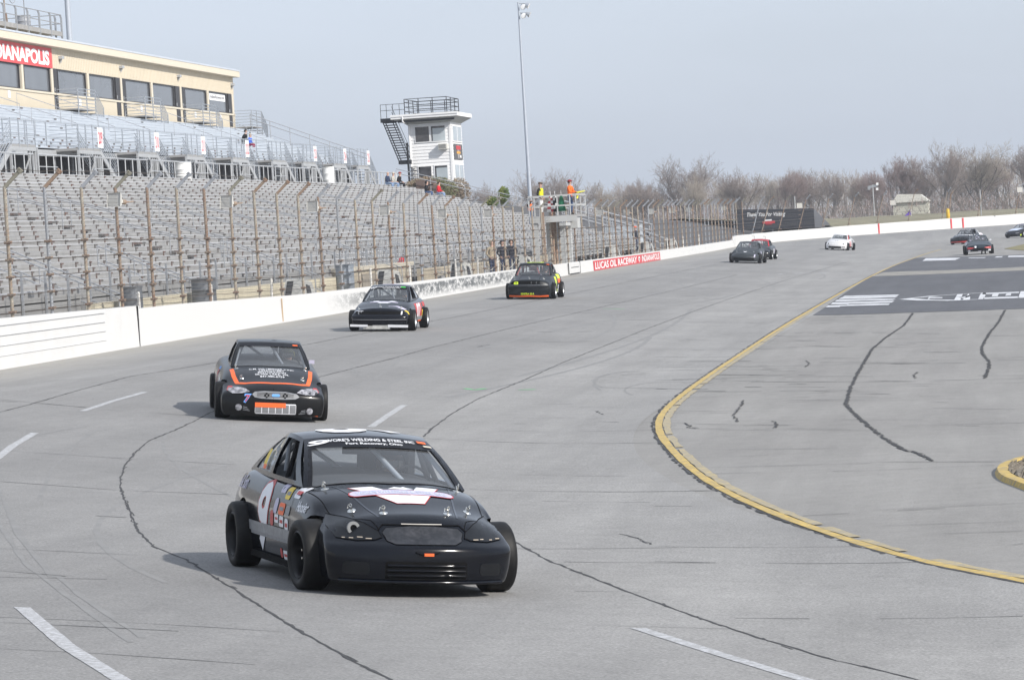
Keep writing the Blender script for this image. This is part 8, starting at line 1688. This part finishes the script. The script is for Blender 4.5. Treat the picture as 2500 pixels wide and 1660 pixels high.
def person(label, J, cols, loc, rz, sc=1.0, hair=None, hat=None, hood=None, vest=None, helmet=None, group=None, cat='person'):
    pts = [Vector(J[n]) for n in JN]
    me = bpy.data.meshes.new('body'); me.from_pydata([tuple(p) for p in pts], ED, [])
    o = bpy.data.objects.new('body', me); COL.objects.link(o)
    md = o.modifiers.new('skin', 'SKIN'); md.use_smooth_shade = True
    for i, v in enumerate(me.skin_vertices[0].data): v.radius = RAD[i]; v.use_root = (i == 0)
    sb = o.modifiers.new('s', 'SUBSURF'); sb.levels = sb.render_levels = 1
    m2 = eval_mesh(o, 'body'); bpy.data.objects.remove(o)
    keys = ['top', 'leg', 'skin', 'shoe', 'glove']; mats_ = [cols['top'], cols['leg'], M_skin, cols.get('shoe', cloth('dark shoes', (0.03, 0.028, 0.026))), cols.get('glove', M_skin)]
    m2.materials.clear()
    for m in mats_: m2.materials.append(m)
    for p in m2.polygons:
        c = p.center; best = None
        for e in ED:
            a, b = pts[e[0]], pts[e[1]]; d = b - a; t = max(0, min(1, (c-a).dot(d)/max(d.length_squared, 1e-9))); q = (a + d*t - c).length - 0.5*(RAD[e[0]][0]*(1-t) + RAD[e[1]][0]*t)
            if best is None or q < best[0]: best = (q, REG[e])
        p.material_index = keys.index(best[1]); p.use_smooth = True
    # hands with five fingers, face features, joined to the body mesh
    bm = bmesh.new(); bm.from_mesh(m2)
    def bx(c, ax, L, w_, h_, mi, up):
        ax = ax.normalized(); r = ax.cross(up); r = r.normalized() if r.length > 1e-5 else ax.orthogonal().normalized(); u = r.cross(ax)
        vs = [bm.verts.new(c + ax*(L*k) + r*(w_/2*i*(1 - 0.25*k)) + u*(h_/2*j*(1 - 0.25*k))) for k in (0, 1) for i, j in ((-1,-1),(1,-1),(1,1),(-1,1))]
        for f in ((0,3,2,1),(4,5,6,7),(0,1,5,4),(1,2,6,5),(2,3,7,6),(3,0,4,7)):
            fc = bm.faces.new([vs[q] for q in f]); fc.material_index = mi; fc.smooth = True
    for s_, sg in (('r', 1), ('l', -1)):
        w_ = Vector(J['wrist_'+s_]); d = (w_ - Vector(J['elbow_'+s_])).normalized(); up = Vector((1,0,0)) if abs(d.z) > .6 else Vector((0,0,1))
        bx(w_ - d*0.01, d, 0.095, 0.075, 0.032, 4, up)
        r = d.cross(up).normalized(); u = r.cross(d)
        for k, (L1, off) in enumerate(((0.066, -0.030), (0.076, -0.010), (0.072, 0.010), (0.056, 0.029))):
            base = w_ + d*0.082 + r*off; d2 = (d*0.85 - u*0.35).normalized(); bx(base, d, L1*0.55, 0.018, 0.018, 4, up); bx(base + d*L1*0.53, d2, L1*0.5, 0.016, 0.016, 4, up)
        bx(w_ + d*0.03 - r*0.034, (d*0.7 - r*0.6), 0.055, 0.021, 0.021, 4, up)
    hd = Vector(J['head']); 
    bx(hd + Vector((0, 0.088, 0.0)), Vector((0, 0.6, -0.8)), 0.042, 0.024, 0.024, 2, Vector((0,1,0)))
    for sx in (-1, 1): bx(hd + Vector((sx*0.078, -0.01, -0.025)), Vector((0,0,1)), 0.055, 0.018, 0.03, 2, Vector((0,1,0)))
    bm.to_mesh(m2); bm.free(); m2.update()
    t = thing('person', label, cat, loc, rz, group); t.scale = (sc, sc, sc)
    obj('body', m2, t)
    b = MB()
    for sx in (-1, 1): b.lathe([(0, 0.006), (0.011, 0.004), (0.012, -0.004)], hd + Vector((sx*0.034, 0.088, 0.022)), M_black, n=6, axis='Y')
    b.box(-0.026+hd.x, 0.026+hd.x, hd.y+0.085, hd.y+0.097, hd.z-0.062, hd.z-0.053, cloth('lips', (0.33, 0.14, 0.12)))
    if not helmet: tag(b.build('face', t), kind='stuff')
    def cap(name, m, r=(.105,.120,.115), c=(0,-.008,.03), lo=-0.15, brim=0.0, full=False):
        b = MB(); vs = []; fs = []; n, k = 14, 7; cc = hd + Vector(c)
        for j in range(k+1):
            ph = (PI/2) * (1 - j/k) + (lo*PI)*(j/k)
            for i in range(n):
                th = 2*PI*i/n; vs.append(tuple(cc + Vector((r[0]*math.cos(ph)*math.cos(th), r[1]*math.cos(ph)*math.sin(th), r[2]*math.sin(ph)))))
        for j in range(k):
            for i in range(n):
                th = 2*PI*(i+.5)/n; ph = (PI/2)*(1-(j+.5)/k) + (lo*PI)*((j+.5)/k)
                if not full and math.sin(th) > 0.35 and math.sin(ph) < 0.35: continue
                fs.append((j*n+i, j*n+(i+1) % n, (j+1)*n+(i+1) % n, (j+1)*n+i))
        b.add(vs, fs, m)
        if brim: b.add([cc + Vector(q) for q in ((-.07,.09,.03),(.07,.09,.03),(.055,.09+brim,.01),(-.055,.09+brim,.01),(-.07,.09,.045),(.07,.09,.045),(.055,.09+brim,.022),(-.055,.09+brim,.022))], [(0,1,2,3),(7,6,5,4),(2,6,7,3),(0,3,7,4),(1,5,6,2)], m)
        b.build(name, t, smooth=60)
    if hair: cap('hair', hair, (.100,.115,.105), lo=-0.22)
    if hat: cap('cap', hat, (.106,.122,.108), lo=0.02, brim=0.08, full=True)
    if hood: cap('hood', hood, (.125,.135,.135), (0,-.02,.01), lo=-0.30)
    if helmet: cap('helmet', helmet, (.135,.155,.150), (0,0,.02), lo=-0.30)
    if helmet:
        b = MB(); b.add([hd + Vector(q) for q in ((-.10,.09,-.01),(.10,.09,-.01),(.10,.085,.06),(-.10,.085,.06),(-.05,.14,-.01),(.05,.14,-.01),(.05,.135,.06),(-.05,.135,.06))], [(0,4,7,3),(4,5,6,7),(5,1,2,6)], mat('smoked_visor', (0.02, 0.018, 0.016), 0.1, coat=0.6)); b.build('visor', t)
    if vest:
        ch = Vector(J['chest']); w_ = Vector(J['waist']); b = MB(); vs = []; n = 14
        for j, (z, rx, ry) in enumerate(((-.30,.175,.145),(-.10,.18,.148),(.05,.185,.148),(.13,.165,.13))):
            k = (z+.30)/.43; c = w_.lerp(ch, max(0, min(1.4, k*1.25)))
            for i in range(n): th = 2*PI*i/n; vs.append((c.x + rx*math.cos(th), c.y + ry*math.sin(th), ch.z + z))
        fs = [(j*n+i, j*n+(i+1) % n, (j+1)*n+(i+1) % n, (j+1)*n+i) for j in range(3) for i in range(n)]
        b.add(vs, fs, vest); b.build('vest', t, smooth=60)
    return t
def face_to(dx, dy): return math.atan2(-dx, dy)     # local +Y looks along (dx, dy)
C = cloth
# flag stand over the fence
FS = thing('flag_stand', 'raised starter platform with grey rails standing over the white wall and fence', 'flag stand')
fx0, fx1, fy0, fy1, fz = -23.45, -21.05, 190.0, 194.5, 3.98
M_cs = mat('flag_stand_grey', (0.44, 0.45, 0.45), 0.7, var=0.12, dirt=(0.3, 0.27, 0.23), dscale=2, damt=0.4)
b = MB(); b.box(fx0, fx1, fy0, fy1, fz-0.10, fz, M_alu_d); b.box(fx0, fx1, fy0-0.05, fy0, fz-0.32, fz-0.02, M_cs); b.build('deck', FS)
b = MB()
for z in (0.50, 1.02):
    b.bar((fx0, fy0, fz+z), (fx1, fy0, fz+z), 0.06, 0.07, M_cs); b.bar((fx1, fy0, fz+z), (fx1, fy1, fz+z), 0.06, 0.07, M_cs); b.bar((fx0, fy1, fz+z), (fx1, fy1, fz+z), 0.06, 0.07, M_cs); b.bar((fx0, fy0, fz+z), (fx0, fy1, fz+z), 0.06, 0.07, M_cs)
b.build('guard_rail', FS)
pm = MB(); pm.bar((0,0,0), (0,0,1.06), 0.075, 0.06, M_cs); pm = pm.mesh('rail_post')
for (x, y) in ((fx0, fy0), (fx0+0.28, fy0), (fx0+1.45, fy0), (fx1-0.3, fy0), (fx1, fy0), (fx1, fy1), (fx0, fy1), (fx1, 192.2)): o = obj('rail_post', pm, FS); o.location = (x, y, fz)
for (x, y, r, m) in ((-23.25, 190.2, 0.17, M_cs), (-22.95, 193.8, 0.13, M_cs), (-22.75, 197.6, 0.20, M_cs), (-22.75, 200.5, 0.20, mat('white_column', (0.56, 0.57, 0.57), 0.7, var=0.1))):
    b = MB(); b.box(x-r, x+r, y-r, y+r, 1.0, fz-0.1 if y < 195 else 3.45, m); b.build('column', FS)
b = MB(); b.box(-23.2, -22.4, 196.9, 201.0, 3.45, 3.62, M_cs); b.build('bracket_beam', FS)
for (x, y, z1) in ((-22.62, 188.6, 4.2), (-22.45, 191.0, 4.25), (-22.45, 192.2, 4.25)): b = MB(); b.tube([(x, y, 1.2), (x, y, z1)], 0.085, M_rust, n=8); b.build('rusty_post', FS, 60)
b = MB()
for z in (1.6, 2.1, 2.6, 3.1): b.bar((-22.5, 192.3, z), (-22.5, 193.7, z), 0.05, 0.05, M_rust)
b.build('ladder_rung', FS)
for y in (192.9, 193.7): b = MB(); b.tube([(-22.5, y, 1.2), (-22.5, y, 4.1)], 0.035, M_galv2, n=6); b.build('ladder_rail', FS)
b = MB(); b.box(-21.45, -21.1, 190.6, 192.0, 3.3, 3.8, M_cs); b.build('signal_box', FS)
person('starter in a yellow and black jacket with white trousers on the flag stand', pose_stand('pocket'), dict(top=C('black jacket', (0.02, 0.02, 0.022)), leg=C('white trousers', (0.68, 0.68, 0.68))), (-22.95, 191.0, fz), face_to(1, -0.25), 1.0, hat=C('brown cap', (0.10, 0.07, 0.05)), vest=C('yellow vest', (0.72, 0.70, 0.03)))
t = person('flagman in an orange shirt and red cap holding a rolled yellow flag', pose_stand(('fwd', 'fwd')), dict(top=C('orange shirt', (0.80, 0.16, 0.03)), leg=C('blue jeans', (0.06, 0.10, 0.20)), glove=C('black gloves', (0.02, 0.02, 0.02))), (-21.5, 191.6, fz), face_to(1, -0.3), 1.02, hat=C('red cap', (0.25, 0.03, 0.03)), hair=C('dark hair', (0.05, 0.03, 0.02)))
FL = thing('flag', 'rolled yellow flag held over the rail of the flag stand', 'flag', (-21.15, 191.4, 5.05))
b = MB(); b.tube([(-0.1,0,0.02), (0.45,-0.02,0.12)], 0.014, M_white, n=5); b.build('stick', FL)
b = MB(); b.tube([(-0.05,0.0,0.0), (0.15,0.0,0.06), (0.45,-0.02,0.10)], 0.05, C('yellow flag cloth', (0.85, 0.80, 0.10)), n=7, r2=0.03); b.tube([(0.0,0,0.0), (0.05,0.02,-0.14), (0.02,0.0,-0.26)], 0.06, C('yellow flag cloth', (0.85, 0.80, 0.10)), n=6, r2=0.05); b.build('flag_cloth', FL)
def hung_flag(lab, x, cols_):
    F = thing('flag', lab, 'flag', (x, 190.2, fz+0.1)); b = MB(); b.tube([(0,0,0), (0,0,1.15)], 0.012, M_white, n=5); b.build('stick', F)
    b = MB(); n = 6
    for i in range(n):
        for j in range(2):
            m = cols_[(i + j) % len(cols_)]; z0, z1 = 0.95-0.14*i, 0.95-0.14*(i+1); wA, wB = 0.05+0.03*i, 0.05+0.03*(i+1)
            b.add([(-wA + wA*j, -0.03-0.02*(j % 2), z0), (wA*j, -0.03-0.02*((j+1) % 2), z0), (wB*j, -0.03-0.02*((j+1) % 2), z1), (-wB + wB*j, -0.03-0.02*(j % 2), z1)], [(0,1,2,3)], m)
    b.build('flag_cloth', F)
hung_flag('furled red and white flag in the flag stand rack', -22.35, [C('dull red flag', (0.35, 0.06, 0.06)), C('white flag', (0.65, 0.65, 0.65))])
hung_flag('furled black and white chequered flag in the flag stand rack', -22.12, [C('black flag', (0.015, 0.015, 0.017)), C('white flag', (0.65, 0.65, 0.65)), C('black flag', (0.015, 0.015, 0.017))])
hung_flag('furled dark green flag in the flag stand rack', -21.8, [C('green flag', (0.02, 0.14, 0.075))])
# spectators
dn = C('dark navy coat', (0.018, 0.020, 0.032)); jeans = C('jeans', (0.10, 0.16, 0.27)); djeans = C('dark jeans', (0.03, 0.042, 0.085)); blk = C('black coat', (0.015, 0.015, 0.017))
person('photographer with an orange vest raising a camera among the bench rows', pose_stand('face'), dict(top=blk, leg=C('blue jeans', (0.06, 0.10, 0.20))), (-30.0, 243.8, 3.62), face_to(0.6, -0.8), 1.0, hair=C('grey hair', (0.3, 0.28, 0.26)), vest=C('orange vest', (0.80, 0.18, 0.05)))
b = MB(); b.box(-29.98, -29.84, 243.45, 243.55, 5.14, 5.24, M_black); b.tube([(-29.9, 243.45, 5.19), (-29.84, 243.28, 5.19)], 0.04, M_black, n=8); tag(b.build('camera_body'), 'black camera held up by the photographer in the stand', 'camera')
person('person in a hooded tan coat and jeans standing behind the wall', pose_stand('pocket', lean=0.05), dict(top=C('tan coat', (0.36, 0.30, 0.22)), leg=djeans), (-23.55, 175.3, 1.22), face_to(0.8, -0.5), 0.99, hood=C('tan coat', (0.36, 0.30, 0.22)))
person('person in a dark coat beside the tan coated person', pose_stand('pocket'), dict(top=dn, leg=djeans), (-23.4, 178.2, 1.22), face_to(0.7, -0.7), 0.97, hood=dn)
person('person in a fur edged dark hooded coat right of the tan coated person', pose_stand('pocket'), dict(top=dn, leg=djeans), (-23.35, 181.2, 1.22), face_to(0.3, -0.95), 0.97, hood=C('brown hood', (0.07, 0.045, 0.03)))
person('man in a dark jacket and orange hood standing behind the red wall sign', pose_stand('pocket'), dict(top=dn, leg=djeans), (-25.2, 264.2, 1.45), face_to(0.9, -0.4), 1.0, hat=C('orange beanie', (0.75, 0.13, 0.05)), hair=C('dark hair', (0.05, 0.03, 0.02)))
person('person in a grey knit cap and dark jacket behind the wall', pose_stand('down'), dict(top=C('charcoal coat', (0.05, 0.05, 0.055)), leg=blk), (-25.1, 274.0, 1.4), face_to(0.9, -0.4), 0.97, hat=C('grey cap', (0.25, 0.26, 0.27)))
seat = lambda x: Z0 + RZ*(x-X0)/RX
S1 = person('balding man in a navy jacket and jeans seated on the top bench row', pose_sit(), dict(top=C('navy jacket', (0.03, 0.045, 0.09)), leg=C('pale jeans', (0.20, 0.28, 0.42))), (-41.0, 254.0, seat(-41.0)), face_to(1, -0.25))
person('person in a pale checked jacket seated behind the man in navy', pose_sit(), dict(top=C('pale jacket', (0.42, 0.40, 0.36)), leg=C('pale jeans', (0.20, 0.28, 0.42))), (-41.0, 256.4, seat(-41.0)), face_to(1, -0.2), 0.97, hat=C('beige cap', (0.45, 0.42, 0.36)))
person('person in black with a red cap seated on the top row nearest the tower', pose_sit(lean=0.14), dict(top=blk, leg=blk), (-41.0, 258.9, seat(-41.0)), face_to(1, -0.2), hat=C('red cap', (0.25, 0.03, 0.03)))
person('person in a black hooded jacket pointing, seated left of the person in red', pose_sit(('lap', 'point')), dict(top=blk, leg=C('blue jeans', (0.06, 0.10, 0.20))), (-38.5, 255.0, seat(-38.5)), face_to(1, -0.1), 0.95, hood=blk)
person('person in a bright red jacket and pale jeans seated below the tower', pose_sit(), dict(top=C('red jacket', (0.55, 0.02, 0.03)), leg=C('pale jeans', (0.20, 0.28, 0.42))), (-38.2, 258.6, seat(-38.2)), face_to(1, -0.15), hair=C('dark hair', (0.05, 0.03, 0.02)))
us_ = lambda x: UZ0 + URZ*(x-UX0)/URX
person('long haired person in black seated in the upper grandstand', pose_sit(lean=0.2), dict(top=blk, leg=blk), (-47.3, 236.6, us_(-47.3)), face_to(1, -0.2), hair=C('black hair', (0.01, 0.009, 0.009)))
person('child in a blue jacket seated beside the person in black in the upper grandstand', pose_sit(lean=0.15), dict(top=C('bright blue jacket', (0.06, 0.15, 0.62)), leg=C('maroon trousers', (0.25, 0.03, 0.07))), (-46.9, 236.4, us_(-46.9)), face_to(1, -0.3), 0.85, hair=C('fair hair', (0.42, 0.30, 0.16)))
RB = thing('red_jacket', 'crumpled bright red jacket lying on a rail at the front of the stand', 'jacket', (-24.6, 154.6, 2.25))
b = MB(); r_ = C('red jacket', (0.55, 0.02, 0.03)); b.tube([(0,-0.5,-0.08), (0.05,-0.25,0.02), (0,0.0,0.0), (0.02,0.25,0.14), (0,0.5,0.16)], 0.13, r_, n=8, r2=0.11); b.build('body', RB, 60)
b = MB(); b.tube([(0.05,-0.3,-0.02), (0.12,-0.42,-0.2)], 0.06, r_, n=7); b.tube([(0.05,0.3,0.1), (0.12,0.2,-0.08)], 0.06, r_, n=7); b.build('sleeve', RB, 60)
# drivers
def driver(c, lab, hc, suit=C('driver suit', (0.03, 0.03, 0.035)), zoff=0.0):
    G = c.S['gh']; t = person(lab, pose_sit('wheel', lean=0.02), dict(top=suit, leg=suit, glove=blk), (0,0,0), 0, 1.0, helmet=hc)
    yh = G['A1'][1]-0.72+0.22; z = G['A1'][2] - 0.10 - 0.93*0.92
    t.matrix_world = c.M @ Matrix.Translation((-0.34, yh, z)) @ Matrix.Scale(0.92, 4)
driver(c9, 'driver in a dark helmet at the wheel of the car numbered 9', mat('dark_helmet', (0.10, 0.045, 0.03), 0.3, coat=0.5))
driver(c7, 'driver in a black and yellow helmet in the car with the orange hood border', mat('yellow_black_helmet', (0.20, 0.19, 0.05), 0.35, coat=0.5, var=0.6, scale=8))
driver(c07, 'driver in a dark blue helmet in the car numbered 07', mat('blue_helmet', (0.03, 0.04, 0.09), 0.35, coat=0.5))
driver(c63, 'driver in a black helmet in the car numbered 63', mat('black_helmet', (0.02, 0.02, 0.022), 0.35, coat=0.5))
driver(cw, 'driver in a white helmet in the white car', mat('white_helmet', (0.5, 0.5, 0.5), 0.35, coat=0.5))
driver(cd_, 'driver in a pale helmet in the dark car with red headlamp shapes', mat('pale_helmet', (0.35, 0.37, 0.4), 0.35, coat=0.5))
# ------------------------------------------------------------ thin haze in the air
b = MB(); b.box(-1500, 1500, -450, 1560, -2.0, 33.0, M_white); hz = b.build('haze')
hm = bpy.data.materials.new('haze_air'); hm.use_nodes = True; n_ = hm.node_tree; n_.nodes.clear()
pv = n_.nodes.new('ShaderNodeVolumePrincipled'); pv.inputs['Color'].default_value = (0.86, 0.90, 0.97, 1); pv.inputs['Density'].default_value = 0.00030; pv.inputs['Anisotropy'].default_value = 0.3
oo = n_.nodes.new('ShaderNodeOutputMaterial'); n_.links.new(pv.outputs[0], oo.inputs['Volume'])
hz.data.materials.clear(); hz.data.materials.append(hm); tag(hz, kind='stuff')
